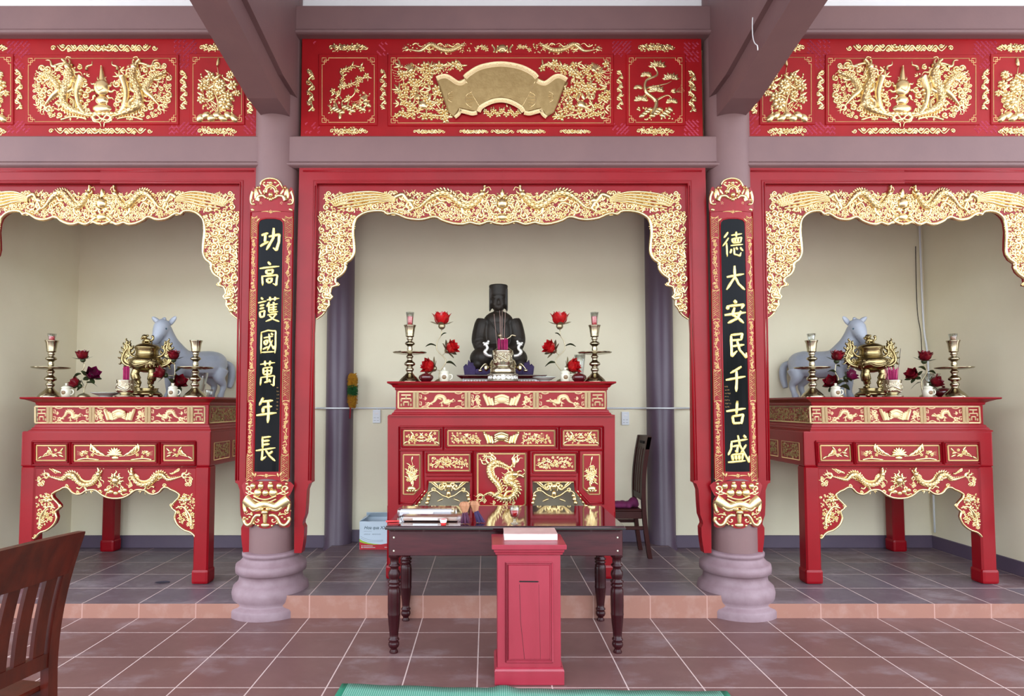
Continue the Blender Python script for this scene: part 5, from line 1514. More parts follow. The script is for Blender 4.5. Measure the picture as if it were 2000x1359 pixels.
def jar(label, loc, s=1.0):
    t = thing('lidded_jar', label, 'jar', loc, 'small ivory lidded jars on the altars')
    k = KS * s
    obj('body', G().lathe(sc([(7.5, 0), (8, .6), (8.6, 4), (9.2, 9), (9, 13), (8, 16), (7.6, 17)], k), n=24), PORC, t, local=True)
    obj('lid', G().lathe(sc([(8.6, 17), (8.8, 18), (7.6, 20), (4, 22), (2, 22.6), (1.6, 23.4), (2.6, 25), (2.2, 26.6), (.1, 27.2)], k), n=24), PORC, t, local=True)
    obj('handle', G().tube([tuple(Vector(p) * k) for p in crv([(8.4, 0, 14), (13.5, 0, 13), (13.8, 0, 7), (8.8, 0, 4)], 5)], 1.2 * k, 7), PORC, t, local=True)
    g = G().ball((0, -8.2 * k, 9 * k), (4.2 * k, 1.6 * k, 4.2 * k), 0, 12, 8)
    obj('painted_roundel', g, PORC_P, t, local=True)
    return t
def pot(label, loc, s=1.0):
    t = thing('lidded_pot', label, 'pot', loc, 'maroon lidded pots on the altars')
    k = KS * s
    obj('body', G().lathe(sc([(8, 0), (8.5, 1), (12, 4), (14.4, 8), (13.6, 11)], k), n=26), MAROON, t, local=True)
    obj('lid', G().lathe(sc([(14, 11), (13.6, 12), (9, 15.4), (3.4, 17), (2.2, 17.4), (2.6, 19.4), (.1, 20.2)], k), n=26), MAROON, t, local=True)
    return t
def dish(label, loc, r, h):
    g = G().lathe(sc([(r * .42, 0), (r * .44, h * .3), (r * .6, h * .42), (r * .93, h * .88), (r, h), (r * .93, h), (r * .55, h * .55), (.1, h * .5)], KS), loc[0], loc[1], loc[2], 32)
    return single('dish', label, 'dish', g, CELADON, org=loc)
def incense_bowl(label, loc, mat=SILVERY, r=15.5, h=33):
    t = thing('incense_bowl', label, 'incense bowl', loc, 'round brass incense bowls')
    k = KS
    obj('bowl', G().lathe(sc([(r * .55, 5), (r * .6, 6), (r * .95, 10), (r * 1.0, 14), (r * .98, h - 4), (r * 1.04, h - 1.5), (r * 1.04, h), (r * .92, h), (r * .9, h - 5), (.1, h - 5.5)], k), n=30), mat, t, local=True)
    R = Rel(lambda u, v, hh: ((r + hh) * k * sin(u / r), -(r + hh) * k * cos(u / r), v * k), 4)
    R.dragon([(-16, h * .45), (-8, h * .62), (0, h * .5), (8, h * .42), (13, h * .56)], 2.2, (.4,), 1, False); R.fill(rectp(-22, 22, h * .34, h * .82), 120, 1.6, 3, .6, .4, 'cl')
    obj('chased_relief', R.g, mat, t, local=True)
    obj('stand', G().lathe(sc([(r * 1.1, 0), (r * 1.16, 1), (r * 1.16, 2.4), (r * .7, 3.4), (r * .6, 5)], k), n=30), mat, t, local=True)
    return t
def bundle(label, loc, r, h, n=46, spread=.12, seed=3):
    rr = random.Random(seed); g = G()
    for i in range(n):
        a, q = rr.random() * 6.28, sqrt(rr.random()) * r * KS
        x, y = cos(a) * q, sin(a) * q
        L = h * KS * rr.uniform(.78, 1.0)
        g.tube([(loc[0] + x, loc[1] + y, loc[2] - .012), (loc[0] + x * (1 + spread), loc[1] + y * (1 + spread), loc[2] + L)], .0019, 5)
    return single('incense_bundle', label, 'incense', g, INCENSE, 'bundles of magenta incense sticks', org=loc)
def stick(label, loc, top, mat=ASHSTICK):
    g = G().tube([loc, top], .0017, 5)
    return single('incense_stick', label, 'incense', g, mat, 'single burning incense sticks', org=loc)

# ---- tripod burner with a lion on its lid and two pierced flame handles
def burner_geo():
    k = KS
    p = {}
    p['bowl'] = G().lathe(sc([(6, 50), (16, 52), (25, 56), (31, 63), (32.5, 70), (30, 77), (24, 80), (21, 82), (20.5, 94), (22, 96), (22.5, 98)], k), n=40)
    p['bowl'].lathe(sc([(20.8, 84), (22.4, 85), (22.4, 86.5), (20.8, 87.5)], k), n=40)
    R = Rel(lambda u, v, h: ((31 + h) * k * sin(u / 31), -(31 + h) * k * cos(u / 31), v * k), 9)
    R.dragon([(-30, 62), (-18, 68), (-6, 64), (6, 66), (16, 70)], 2.6, (.4, .7), 1, False); R.fill(rectp(-46, 46, 60, 75), 260, 2, 3.6, .6, .4, 'cl')
    p['relief'] = R.g
    p['lid'] = G().lathe(sc([(23, 98), (24.5, 99), (24, 101), (21, 104.5), (14, 108), (6, 110), (.1, 110.5)], k), n=36)
    g = G()                                        # lion-dog resting on the lid
    g.ball((-1 * k, 0, 115 * k), (8 * k, 5 * k, 4.6 * k)); g.ball((-5.5 * k, -2 * k, 122 * k), (5.6 * k, 5 * k, 5.2 * k)); g.ball((-7 * k, -6 * k, 121 * k), (3 * k, 2.6 * k, 2.4 * k))
    for i in range(7): g.ball(((-5.5 + 6 * cos(i * .9)) * k, (-1 + 3 * sin(i * .9)) * k, (122 + 3.6 * sin(i * .9 + 1)) * k), 2.2 * k, 0, 8, 6)
    for (x, y) in ((-8, -4), (-4, -5), (5, -4), (6, 4), (-6, 4)): g.tube([(x * k, y * k * .6, 114 * k), (x * k * 1.1, y * k, 110 * k)], 1.7 * k, 7)
    g.tube([tuple(Vector(q) * k) for q in crv([(6, 0, 115), (10, 0, 117), (11, 0, 122), (8, 0, 124)], 4)], [2.2 * k] * 13, 7); g.ball((10 * k, 0, 123 * k), 3 * k, 0, 8, 6)
    p['lion_finial'] = g
    hs = []
    for d in (-1, 1):
        gg = G()
        for f in (-1, 1):
            R = Rel(lambda u, v, h, d=d, f=f: ((26 + u) * k * d, f * (1.2 + h) * k - 0.0, v * k), 12)
            R.ridge([(2, 62), (16, 66), (24, 76), (20, 90), (14, 100), (17, 112)], lambda t: 3.4 * (1.15 - .6 * t))
            R.ridge([(-3, 82), (4, 84), (10, 92), (8, 102), (14, 108)], lambda t: 2.4)
            for (x, y, r) in ((10, 74, 5), (18, 82, 4.6), (12, 90, 4.4), (16, 98, 4), (8, 66, 4)): R.curl(x, y, r, y, 1.3, d)
            for (x, y, a) in ((24, 78, .4), (24, 86, .9), (22, 94, 1.1), (20, 102, 1.3), (16, 110, 1.5), (12, 106, 2.0), (8, 98, 2.4), (22, 70, -.2), (16, 64, -.8), (6, 90, 2.6)): R.flame(x, y, a, 10, 2.2, 1)
            gg.join(R.g)
        pl = [(24, 60), (40, 63), (51, 74), (52, 86), (48, 96), (47, 106), (42, 116), (38, 108), (37, 98), (34, 90), (36, 82), (44, 80), (40, 72), (30, 68)]
        gg.plate([(x * k * d, y * k) for x, y in pl], -1.2 * k, 1.2 * k)
        hs.append(gg)
    p['handles'] = hs
    lg = []
    for a in (pi * 1.5 - 1.0, pi * 1.5 + 1.0, pi * .5):
        c, s_ = cos(a), sin(a)
        g = G().tube([tuple(Vector(q) * k) for q in crv([(c * 18, s_ * 18, 56), (c * 21, s_ * 21, 46), (c * 17, s_ * 17, 34), (c * 14, s_ * 14, 26), (c * 16, s_ * 16, 20)], 5)], [v * k for v in ([7.5] * 5 + [8.5] * 5 + [6] * 5 + [4.2] * 5 + [5.5])], 10)
        g.ball((c * 24 * k, s_ * 24 * k, 47 * k), (4.4 * k, 4.4 * k, 3.6 * k)); g.ball((c * 19 * k, s_ * 19 * k, 21 * k), (5 * k, 5 * k, 3 * k))
        for q in (-1, 1): g.ball(((c * 25 - s_ * 3 * q) * k, (s_ * 25 + c * 3 * q) * k, 51 * k), 1.6 * k, 0, 7, 5)
        lg.append(g)
    p['legs'] = lg
    p['base'] = G().lathe(sc([(24, 4), (27.5, 5), (28, 8), (25, 10), (22, 12), (21, 16), (23, 18.5), (.1, 19)], k), n=36)
    p['base'].lathe(sc([(17, 4), (16, 9)], k), n=24)
    for i in range(4): a = i * pi / 2 + .8; p['base'].ball((cos(a) * 26 * k, sin(a) * 26 * k, 4.2 * k), (5 * k, 5 * k, 4.2 * k), 0, 10, 6)
    return p
BG = burner_geo()
def burner(label, loc):
    t = thing('incense_burner', label, 'incense burner', loc)
    b = obj('bowl', BG['bowl'], BRONZE, t, local=True); obj('chased_relief', BG['relief'], BRONZE, b, local=True)
    l = obj('lid', BG['lid'], BRONZE, t, local=True); obj('lion_finial', BG['lion_finial'], BRONZE, l, local=True)
    for g in BG['handles']: obj('handle', g, BRONZE, t, local=True)
    for g in BG['legs']: obj('leg', g, BRONZE, t, local=True)
    obj('base', BG['base'], BRONZE, t, local=True)
    return t
# ---- white stone horse, facing +x, turned towards the room
def horse_geo():
    g = G()
    T = lambda pts, r: g.tube(crv(pts, 6), [r[min(len(r) - 1, int(i / 6))] + (r[min(len(r) - 1, int(i / 6) + 1)] - r[min(len(r) - 1, int(i / 6))]) * (i % 6) / 6 for i in range(6 * (len(pts) - 1) + 1)], 14)
    T([(-.27, 0, .30), (-.18, 0, .315), (0, 0, .30), (.14, 0, .31), (.22, 0, .32)], [.09, .125, .125, .125, .10])
    g.ball((-.2, 0, .32), (.12, .115, .115)); g.ball((.17, 0, .31), (.11, .105, .125))
    T([(.17, 0, .36), (.24, 0, .45), (.285, 0, .55), (.31, 0, .615)], [.115, .095, .075, .062])
    T([(.30, 0, .63), (.345, 0, .60), (.385, 0, .53), (.405, 0, .47)], [.066, .066, .048, .040])
    g.ball((.412, 0, .462), (.038, .037, .034)); g.ball((.33, 0, .60), (.065, .056, .07))
    T([(.335, 0, .575), (.35, 0, .55)], [.056, .05])
    for s_ in (-1, 1):
        T([(.19, s_ * .065, .26), (.20, s_ * .068, .16), (.195, s_ * .066, .06), (.20, s_ * .066, .012)], [.055, .034, .024, .03])
        T([(-.22, s_ * .07, .27), (-.205, s_ * .072, .19), (-.25, s_ * .07, .12), (-.235, s_ * .07, .05), (-.225, s_ * .07, .012)], [.075, .055, .03, .024, .03])
        for x in (.205, -.22): g.lathe([(.034, 0), (.030, .025), (.02, .04)], x, s_ * .068, 0, 12)
    turn = -.5
    def bend(p):                                   # the head is turned towards the room
        x, y, z = p
        f = max(0, min(1, (x - .16) / .16)) * max(0, min(1, (z - .38) / .16))
        a = turn * f
        x0 = .27
        return (x0 + (x - x0) * cos(a) - y * sin(a), (x - x0) * sin(a) + y * cos(a), z)
    hd = lambda G_: G().join(G_, bend)
    body = hd(fuse(g, .009, 8))
    q = G()
    for s_ in (-1, 1):
        M = Matrix.Translation((.295, s_ * .068, .665)) @ Matrix.Rotation(-s_ * .85, 4, 'X') @ Matrix.Rotation(.2, 4, 'Y')
        q.ball((0, 0, 0), (.015, .024, .062), 0, 10, 8, M)
    eye = G()
    for s_ in (-1, 1): eye.ball((.365, s_ * .054, .592), (.012, .007, .010), 0, 10, 6)
    mane = G()
    mane.tube(crv([(.315, 0, .685), (.265, 0, .655), (.225, 0, .57), (.16, 0, .47)], 6), [.016 + .006 * sin(i * 1.3) for i in range(19)], 8)
    tail = G().tube(crv([(-.32, 0, .34), (-.375, 0, .30), (-.385, 0, .2), (-.36, 0, .1)], 6), [.022 + .012 * sin(pi * i / 18) for i in range(19)], 10)
    bridle = G().tube([(.385 + .036 * cos(a) * .7, .049 * sin(a), .53 + .036 * cos(a) * .45) for a in [i * pi / 8 for i in range(17)]], .004, 6)
    return body, hd(q), hd(eye), hd(mane), tail, hd(bridle)
HG = horse_geo()
def horse(label, loc, rz, s):
    t = thing('horse_statue', label, 'horse statue', loc, None, rz)
    t.scale = s
    b = obj('body', HG[0], STONE_W, t, local=True)
    for nm, g, m in (('ears', HG[1], STONE_W), ('eyes', HG[2], INK), ('mane', HG[3], STONE_W), ('tail', HG[4], STONE_W), ('bridle', HG[5], STONE_W)): obj(nm, g, m, t, local=True)
    return t

# ---- dressing the side altars
def put(u, Y, z): return (P(u, 760, Y)[0], Y, z)
ZS, ZM = Z_SIDE + .0005, Z_MID + .0005
YI = 5.145
cs_left = candlestick('brass candlestick holding a red candle glass, leftmost on the left altar', put(98, YI, ZS))
dup(cs_left, put(381, YI, ZS), 'brass candlestick without a candle, beside the white horse statue on the left altar')
dup(cs_left, put(1587, YI, ZS), 'brass candlestick on the right altar, in front of the white horse statue')
dup(cs_left, put(1865, YI, ZS), 'brass candlestick on the right altar, rightmost, beside the maroon pot')
dup(cs_left, put(800, 5.10, ZM), 'brass candlestick at the left end of the middle altar')
dup(cs_left, put(1162, 5.10, ZM), 'brass candlestick at the right end of the middle altar')
dz = 104.3 * KS
candle_glass('short glass with a little red wax, on the leftmost candlestick of the left altar', (cs_left.location.x, YI, ZS + dz), h=20)
candle_glass('clear empty glass on the candlestick in front of the right horse statue', put(1587, YI, ZS + dz), False, h=20)
candle_glass('clear glass with a dark wick on the rightmost candlestick', put(1865, YI, ZS + dz), True, 20, TAN_P)
g_ = candle_glass('tall glass full of red wax on the left candlestick of the middle altar', put(800, 5.10, ZM + dz), True, 32)
dup(g_, put(1162, 5.10, ZM + dz), 'tall glass full of red wax on the right candlestick of the middle altar')
jar('ivory jar beside the leftmost candlestick on the left altar', put(129.5, YI - .04, ZS))
jar('ivory jar at the foot of the right lotus spray on the left altar', put(338, YI - .04, ZS))
jar('ivory jar beside the left candlestick on the right altar', put(1632, YI - .04, ZS))
jar('ivory jar beside the maroon pot on the right altar', put(1812, YI - .04, ZS))
jar('ivory jar at the left lotus spray on the middle altar', put(868, 5.06, ZM), 1.05)
jar('ivory jar at the right lotus spray on the middle altar', put(1104, 5.06, ZM), 1.05)
pot('maroon lidded pot left on the middle altar, beside the candlestick', put(832, 5.06, ZM))
pot('maroon lidded pot right on the middle altar, beside the candlestick', put(1131, 5.06, ZM))
pot('dark maroon lidded pot on the right altar', put(1843, YI + .15, ZS), 1.15)
dish('pale green dish on the left altar, left of the incense bowl', put(207, YI, ZS), 27, 9)
dish('pale green dish right of the statue stand on the middle altar', put(1063, 5.07, ZM), 23, 10)
incense_bowl('chased brass incense bowl on the left altar', put(245, YI - .06, ZS))
incense_bowl('chased brass incense bowl on the right altar', put(1743, YI - .06, ZS))
bundle('tight magenta incense bundle in the bowl of the left altar', put(246, YI - .06, ZS + 28 * KS), 5.5, 32, 60, .02, 3)
bundle('loose magenta incense bundle in the bowl of the right altar', put(1743, YI - .06, ZS + 28 * KS), 9, 30, 46, .3, 4)
x_, y_, z_ = put(1752, YI - .05, ZS + 28 * KS)
stick('single tall dark incense stick in the right altar bowl', (x_, y_, z_), (x_ + .04, y_, z_ + .28), SLOT)
burner('brass burner with lion lid and flame handles on the left altar', put(286, 5.31, ZS))
burner('brass burner with lion lid and flame handles on the right altar', put(1702, 5.31, ZS))
horse('white stone horse statue on the left altar, facing left', (P(380, 700, 5.79)[0], 5.79, ZS), pi + 1.0, (1.02, -1.02, 1.02))
horse('white stone horse statue on the right altar, facing right', (P(1606, 700, 5.79)[0], 5.79, ZS), -1.0, (1.02, 1.02, 1.02))
k2 = KS
lotus('red lotus spray with a dome foot beside the dish on the left altar', put(164, YI + .03, ZS), [(0, 8), (1, 18), (5, 28), (3, 38), (-4, 45), (-5.5, 51), (-1, 58), (-1, 66)],
      [(-2, 78, 11, (0, -.2, 1), PETAL_D), (16, 43, 12, (.8, -.6, .45), PETAL_P), (-11, 25, 11, (-.7, -.4, .6), PETAL_D)], [(-6, 46, -22, 36, 4), (4, 28, 27, 20, 4), (-1, 20, -14, 12, 4), (-1, 22, -6, 34, 3)], k2, group='dark lotus sprays on the side altars')
lotus('red lotus spray between the burner and the right candlestick on the left altar', put(338, YI + .09, ZS), [(-2, 8), (-3, 26), (2, 38), (3, 50), (2, 66)],
      [(2, 79, 11, (.1, -.3, 1), PETAL_D), (-19, 46, 12, (-.7, -.5, .4), PETAL_D), (12, 29, 12, (.7, -.6, .3), PETAL_D)], [(3, 50, 26, 58, 4), (-3, 30, -14, 40, 4)], k2, group='dark lotus sprays on the side altars')
lotus('red lotus spray beside the left candlestick on the right altar', put(1636, YI + .07, ZS), [(2, 8), (0, 24), (2, 38), (-4, 50), (-2, 66)],
      [(-2, 77, 12, (0, -.3, 1), PETAL_D), (20, 41, 12, (.7, -.4, .5), PETAL_P), (-12, 27, 12, (-.7, -.6, .4), PETAL_D)], [(-2, 48, -20, 50, 4), (4, 20, 24, 14, 7), (4, 26, 22, 30, 6), (-2, 62, 6, 60, 3)], k2, group='dark lotus sprays on the side altars')
lotus('dark lotus spray behind the ivory jar at the right of the right altar', put(1808, YI + .12, ZS), [(-6, 8), (-8, 30), (0, 44), (4, 52), (-2, 64), (-3, 70)],
      [(-3, 77, 12, (0, -.3, 1), PETAL_D), (-26, 43, 11, (-.8, -.4, .5), PETAL_D), (13, 29, 12, (.6, -.7, .4), PETAL_D)], [(4, 50, 21, 47, 4), (1, 54, -14, 60, 4), (-10, 30, -30, 16, 3)], k2, group='dark lotus sprays on the side altars')
km = 5.15 / F
ST = [(0, 0), (-1, 19), (6, 31), (12, 41), (8, 50), (-4, 62), (-7, 72), (-4, 84), (2, 93), (3, 103)]
for f, u, nm in ((1, 859, 'left'), (-1, 1097, 'right')):
    lotus('tall bright red lotus spray to the %s of the seated statue' % nm, put(u, 5.19, ZM), [(x * f, y) for x, y in ST],
          [(3.6 * f, 119, 16, (0, -.15, 1), PETAL), (19 * f, 66, 13, (.85 * f, -.5, .5), PETAL), (-17 * f, 30, 14, (-.9 * f, -.5, .35), PETAL)],
          [(-7 * f, 72, -29 * f, 71, 3.4), (12 * f, 39, 33 * f, 31, 5), (0, 90, 13 * f, 98, 2.5)], km, group='bright lotus sprays beside the statue')
# glass vases standing behind
def vase(label, loc, h, r):
    g = G().lathe(sc([(r * .5, 0), (r * .55, 1), (r * .4, h * .1), (r * .62, h * .3), (r * .9, h * .75), (r * 1.05, h), (r * .98, h), (r * .82, h * .75), (r * .5, h * .3), (.1, h * .14)], KS), loc[0], loc[1], loc[2], 26)
    return single('glass_vase', label, 'glass vase', g, GLASS, 'clear glass vases on the altars', org=loc)
vase('clear glass vase behind the candlestick at the right end of the left altar', put(389, 5.49, ZS), 52, 17)
vase('clear glass vase behind the dark lotus on the right altar', put(1818, 5.49, ZS), 50, 17)
vase('clear glass vase behind the maroon pot at the right of the middle altar', put(1133, 5.34, ZM), 58, 11)
candle_glass('tiny clear tumbler at the right end of the left altar', put(409, YI - .03, ZS), False, 15)

# ---- the seated statue on its stand
def statue():
    k = 5.585 / F
    Ys = 5.585
    x0 = P(973.5, 640, Ys)[0]
    z0 = ZM + .0005
    # low stand with a pierced white apron
    st = thing('statue_stand', 'low maroon stand with a white pierced front under the seated statue', 'stand', (x0, Ys, z0))
    a, b = P(893, 735, 5.385)[0], P(1067, 735, 5.385)[0]
    g = G().cornice(a + .04, b - .04, 5.43, 5.745, [(0, z0 + .042), (.012, z0 + .046), (.03, z0 + .058), (.045, z0 + .066), (.045, z0 + .074), (.0, z0 + .074)])
    obj('top', g, MAROON, st)
    g = G().box(a + .045, b - .045, 5.435, 5.74, z0 + .002, z0 + .043, .003); bx = obj('apron', g, PAPER, st)
    R = Rel(lambda u, v, h: (a + .045 + u, 5.435 - h, z0 + .002 + v), 3)
    W = b - a - .09
    for f in (.02, .34, .66):
        R.frame(rectp(W * f, W * (f + .3), .008, .036), .0016, .002)
        for i in range(7): R.curl(W * (f + .04 + i * .036), .022, .009, i, 1.2, 1 if i % 2 else -1, .0022)
    obj('pierced_scrollwork', R.g, GOLD_OLD, bx)
    zt = z0 + .0745
    # the lobed dark throne wrapped in purple cloth
    S = lambda u, v: ((u - 973.5) * k, (728 - v) * k)
    th = thing('throne', 'dark carved throne edged with purple cloth, carrying the seated statue', 'throne', (x0, Ys, zt))
    g = G().box(x0 - .205, x0 + .205, Ys - .16, Ys + .16, zt, zt + .055, .02, seg=2)
    g.box(x0 - .17, x0 + .17, Ys - .13, Ys + .13, zt + .055, zt + .075, .01)
    obj('seat', g, PURPLE, th)
    for s_ in (-1, 1):
        g = G()
        pl = [(s_ * .30, 0), (s_ * .31, .075), (s_ * .285, .10), (s_ * .275, .085), (s_ * .265, .135), (s_ * .245, .11), (s_ * .205, .11), (s_ * .2, 0)]
        g.plate([(x0 + p[0], zt + p[1]) for p in pl], Ys - .14, Ys + .1, 0, .006)
        obj('cloth_side', g, PURPLE, th)
        g = G()
        for i in range(3): g.box(x0 + s_ * (.165 + i * .022) - .02, x0 + s_ * (.165 + i * .022) + .02, Ys - .1 + i * .02, Ys + .14, zt + .06, zt + .185 - i * .018, .008)
        obj('armrest', g, STATUE, th)
    # figure: robe, sleeves, head and tall hat in one skin
    g = G()
    zb = zt + .072
    q = lambda u, v: (x0 + (u - 973.5) * k, zb + (712 - v) * k)
    def E(u, v, ru, rv, dy=0, ry=None): x, z = q(u, v); g.ball((x, Ys + dy, z), (ru * k, (ry or ru) * k, rv * k), 0, 20, 14)
    E(973.5, 645, 31, 44, .01, 21); E(973.5, 622, 30, 22, .01, 18); E(973.5, 690, 44, 24, -.04, 30)
    for d in (-1, 1):
        E(973.5 + d * 28, 694, 28, 22, -.06, 26)                                  # knees
        E(973.5 + d * 38, 706, 17, 12, -.07, 20)
        x, z = q(973.5 + d * 30, 618); x2, z2 = q(973.5 + d * 38, 656); x3, z3 = q(973.5 + d * 30, 676); x4, z4 = q(973.5 + d * 8, 680)
        g.tube(crv([(x, Ys + .01, z), (x2, Ys - .02, z2), (x3, Ys - .07, z3), (x4, Ys - .13, z4)], 6), [c * k for c in [13, 14, 15, 15, 15, 15, 15, 15, 14, 14, 13, 13, 12, 11, 10, 9.5, 9, 8.5, 8]], 14)
        x5, z5 = q(973.5 + d * 32, 690); g.tube(crv([(x3, Ys - .06, z3), (x5, Ys - .08, z5), (q(973.5 + d * 34, 708)[0], Ys - .08, q(0, 708)[1])], 5), [14 * k] * 5 + [11 * k] * 6, 10)
    E(973.5, 681, 9, 8, -.14, 8)                                                   # joined hands
    E(973.5, 603, 9, 14, .005, 9)                                                  # neck
    E(973.5, 583, 15, 20, -.005, 15); E(973.5, 592, 11.5, 10, -.02, 11); E(973.5, 585, 2.8, 6, -.068, 3.4); E(973.5, 589, 3.6, 2.2, -.068, 3)   # face, chin, nose
    for d in (-1, 1):
        E(973.5 + d * 6, 575, 6, 1.7, -.058, 3); E(973.5 + d * 6, 580.5, 3.2, 1.7, -.056, 2.6); E(973.5 + d * 15.2, 588, 2.2, 11, .0, 6); E(973.5 + d * 7, 588, 4, 5, -.046, 4)
    E(973.5, 595, 4.6, 1.3, -.062, 2.6); E(973.5, 598, 3.8, 1.2, -.06, 2.4)
    hat = [(15.6, 574), (16.2, 568), (17.2, 560), (18.6, 552), (18.6, 550), (17, 549), (.5, 548.4)]
    g.lathe([(r * k, zb + (712 - v) * k) for r, v in hat], x0, Ys, 0, 28, sy=.92)
    g.lathe([(14 * k, zb + (712 - 578) * k), (16.4 * k, zb + (712 - 574) * k), (16.6 * k, zb + (712 - 571) * k), (15.6 * k, zb + (712 - 569) * k)], x0, Ys, 0, 28, sy=.95)
    for d in (-1, 1): g.box(*sorted((q(973.5 + d * 15.4, 0)[0], q(973.5 + d * 18.2, 0)[0])), Ys - .045, Ys + .03, q(0, 601)[1], q(0, 556)[1], .005)
    t = thing('seated_statue', 'dark weathered statue of a seated official in a tall flat-topped hat', 'statue', (x0, Ys, zb))
    bo = obj('body', fuse(g, .0065, 3), STATUE, t)
    g = G()
    for pts in ([(973.5 - 22, 618), (968, 640), (973.5, 664)], [(973.5 + 22, 618), (979, 640), (973.5, 664)]):
        g.tube([(q(u, v)[0], Ys - .0 - .088 + .05 * abs(u - 973.5) / 22 - .012, q(u, v)[1]) for u, v in crv(pts, 6)], .006, 7)
    obj('robe_collar', g, STATUE, t)
    return x0, Ys
statue()
# ---- brass burner and incense bowl in front of the statue
def front_group():
    x, y, z = put(982, 5.30, ZM)
    k = KS
    t = thing('incense_burner', 'shiny brass burner with white dragon handles in front of the seated statue', 'incense burner', (x, y - .05, z)); t.location = (x, y - .05, z + .016)
    ORG[t.name] = Vector(t.location)
    g = G().lathe(sc([(18, 14), (24, 16), (27, 24), (27.5, 32), (25, 40), (20, 44), (19, 50), (22, 54), (20, 60), (14, 66), (9, 69), (6, 73), (3, 78), (.1, 79)], k), n=34)
    obj('bowl', g, BRASS, t, local=True)
    for d in (-1, 1):
        h = G().tube([tuple(Vector(q) * k) for q in crv([(d * 22, 0, 50), (d * 31, -1, 52), (d * 36, -2, 58), (d * 31, -2, 65), (d * 33, -2, 71), (d * 38, -2, 74)], 6)], [v * k for v in ([3.2] * 8 + [3.6] * 8 + [3.0] * 8 + [3.2] * 7)], 9)
        h.ball((d * 32 * k, -2 * k, 75 * k), (4.6 * k, 3 * k, 3.4 * k)); h.ball((d * 38 * k, -2 * k, 76 * k), (2.6 * k, 2 * k, 2 * k)); h.ball((d * 29 * k, -2 * k, 79 * k), (2.4 * k, 2 * k, 2.6 * k))
        obj('dragon_handle', h, SILVERY_W, t, local=True)
        f = G().ball((d * 33 * k, -6 * k, 26 * k), (5 * k, 3 * k, 7 * k)); f.tube([tuple(Vector(q) * k) for q in crv([(d * 26, 0, 24), (d * 34, -4, 34), (d * 40, -4, 30), (d * 46, -4, 22)], 5)], 1.6 * k, 7); f.ball((d * 45 * k, -5 * k, 21 * k), (4.4 * k, 2.4 * k, 3 * k))
        obj('side_ornament', f, BRASS, t, local=True)
        l = G().tube([tuple(Vector(q) * k) for q in crv([(d * 20, 0, 20), (d * 23, 0, 11), (d * 19, 0, 4), (d * 22, 0, 0)], 5)], 4.4 * k, 9); obj('leg', l, BRASS, t, local=True)
    l = G().tube([tuple(Vector(q) * k) for q in crv([(0, 17, 20), (0, 20, 11), (0, 17, 4), (0, 20, 0)], 5)], 4.4 * k, 9); obj('leg', l, BRASS, t, local=True)
    li = G().ball((0, 0, 84 * k), (8 * k, 5 * k, 4.6 * k)); li.ball((-6 * k, -2 * k, 91 * k), 4.6 * k); li.ball((-7 * k, -5 * k, 90 * k), 2.4 * k); li.tube([tuple(Vector(q) * k) for q in crv([(7, 0, 84), (14, 0, 88), (18, 0, 92), (26, 0, 90)], 5)], [1.8 * k] * 16, 7)
    obj('lion_finial', li, BRASS, t, local=True)
    # round openwork stand, and on it the bowl full of incense
    ys = 5.03
    xs = P(982, 740, ys)[0]
    s = thing('bowl_stand', 'round pierced stand under the incense bowl before the statue', 'stand', (xs, ys, z))
    obj('ring', G().lathe(sc([(29, 0), (30.5, 1), (30.5, 3), (28.5, 5), (28, 11), (30, 13), (29, 15), (24, 16), (.1, 16)], k), n=40), SILVERY_D, s, local=True)
    R = Rel(lambda u, v, h: ((28.2 + h) * k * sin(u / 28.2), -(28.2 + h) * k * cos(u / 28.2), v * k), 5)
    for i in range(9): R.curl(-36 + i * 9, 8, 4.4, i, 1.3, 1 if i % 2 else -1, 1.0); R.leaf(-36 + i * 9, 4, 1.2, 7, 1.1)
    R.flower(0, 8, 6, 8)
    obj('pierced_scrollwork', R.g, SILVERY_W, s, local=True)
    zb = z + 16.1 * k
    b = thing('incense_bowl', 'largest chased incense bowl, in front of the seated statue', 'incense bowl', (xs, ys, zb), 'round brass incense bowls')
    obj('bowl', G().lathe(sc([(21, 0), (24, 1), (24.5, 3), (24, 9), (22, 11), (16, 13), (15.5, 15), (18.5, 18), (18.6, 40), (19.6, 42), (19.6, 44), (17.6, 44), (17, 38), (.1, 37)], k), n=36), SILVERY, b, local=True)
    R = Rel(lambda u, v, h: ((18.6 + h) * k * sin(u / 18.6), -(18.6 + h) * k * cos(u / 18.6), v * k), 7)
    R.dragon([(-18, 26), (-8, 32), (0, 28), (8, 24), (14, 30)], 2.0, (.4,), 1, False); R.fill(rectp(-24, 24, 20, 39), 240, 1.8, 3.4, .6, .4, 'clf')
    obj('chased_relief', R.g, SILVERY, b, local=True)
    bundle('dense magenta incense bundle in front of the seated statue', (xs, ys, zb + 38 * k), 9.5, 30, 80, .06, 8)
    for i, (u0, u1, v1) in enumerate(((972, 965, 613), (978, 976, 606), (981, 981, 605), (984, 987, 605), (980, 978, 616))):
        stick(('leftmost of the long thin incense sticks standing before the statue', 'long thin incense stick before the statue, second from left', 'long thin incense stick before the statue, middle one of the group', 'rightmost of the long thin incense sticks before the statue', 'shortest long incense stick before the statue, beside the middle one')[i],
              (P(u0, 690, ys)[0], ys + .004 * i, zb + 40 * k), (P(u1, v1, ys)[0], ys + .004 * i, P(u1, v1, ys)[1]))
SILVERY_W = mottled('white metal', (.86, .84, .78, 1), (.8, .78, .72, 1), 20, .3, .1, 80, metal=.6)
SILVERY_D = mottled('dull grey metal', (.36, .31, .24, 1), (.28, .24, .18, 1), 20, .35, .1, 80, metal=.8)
front_group()
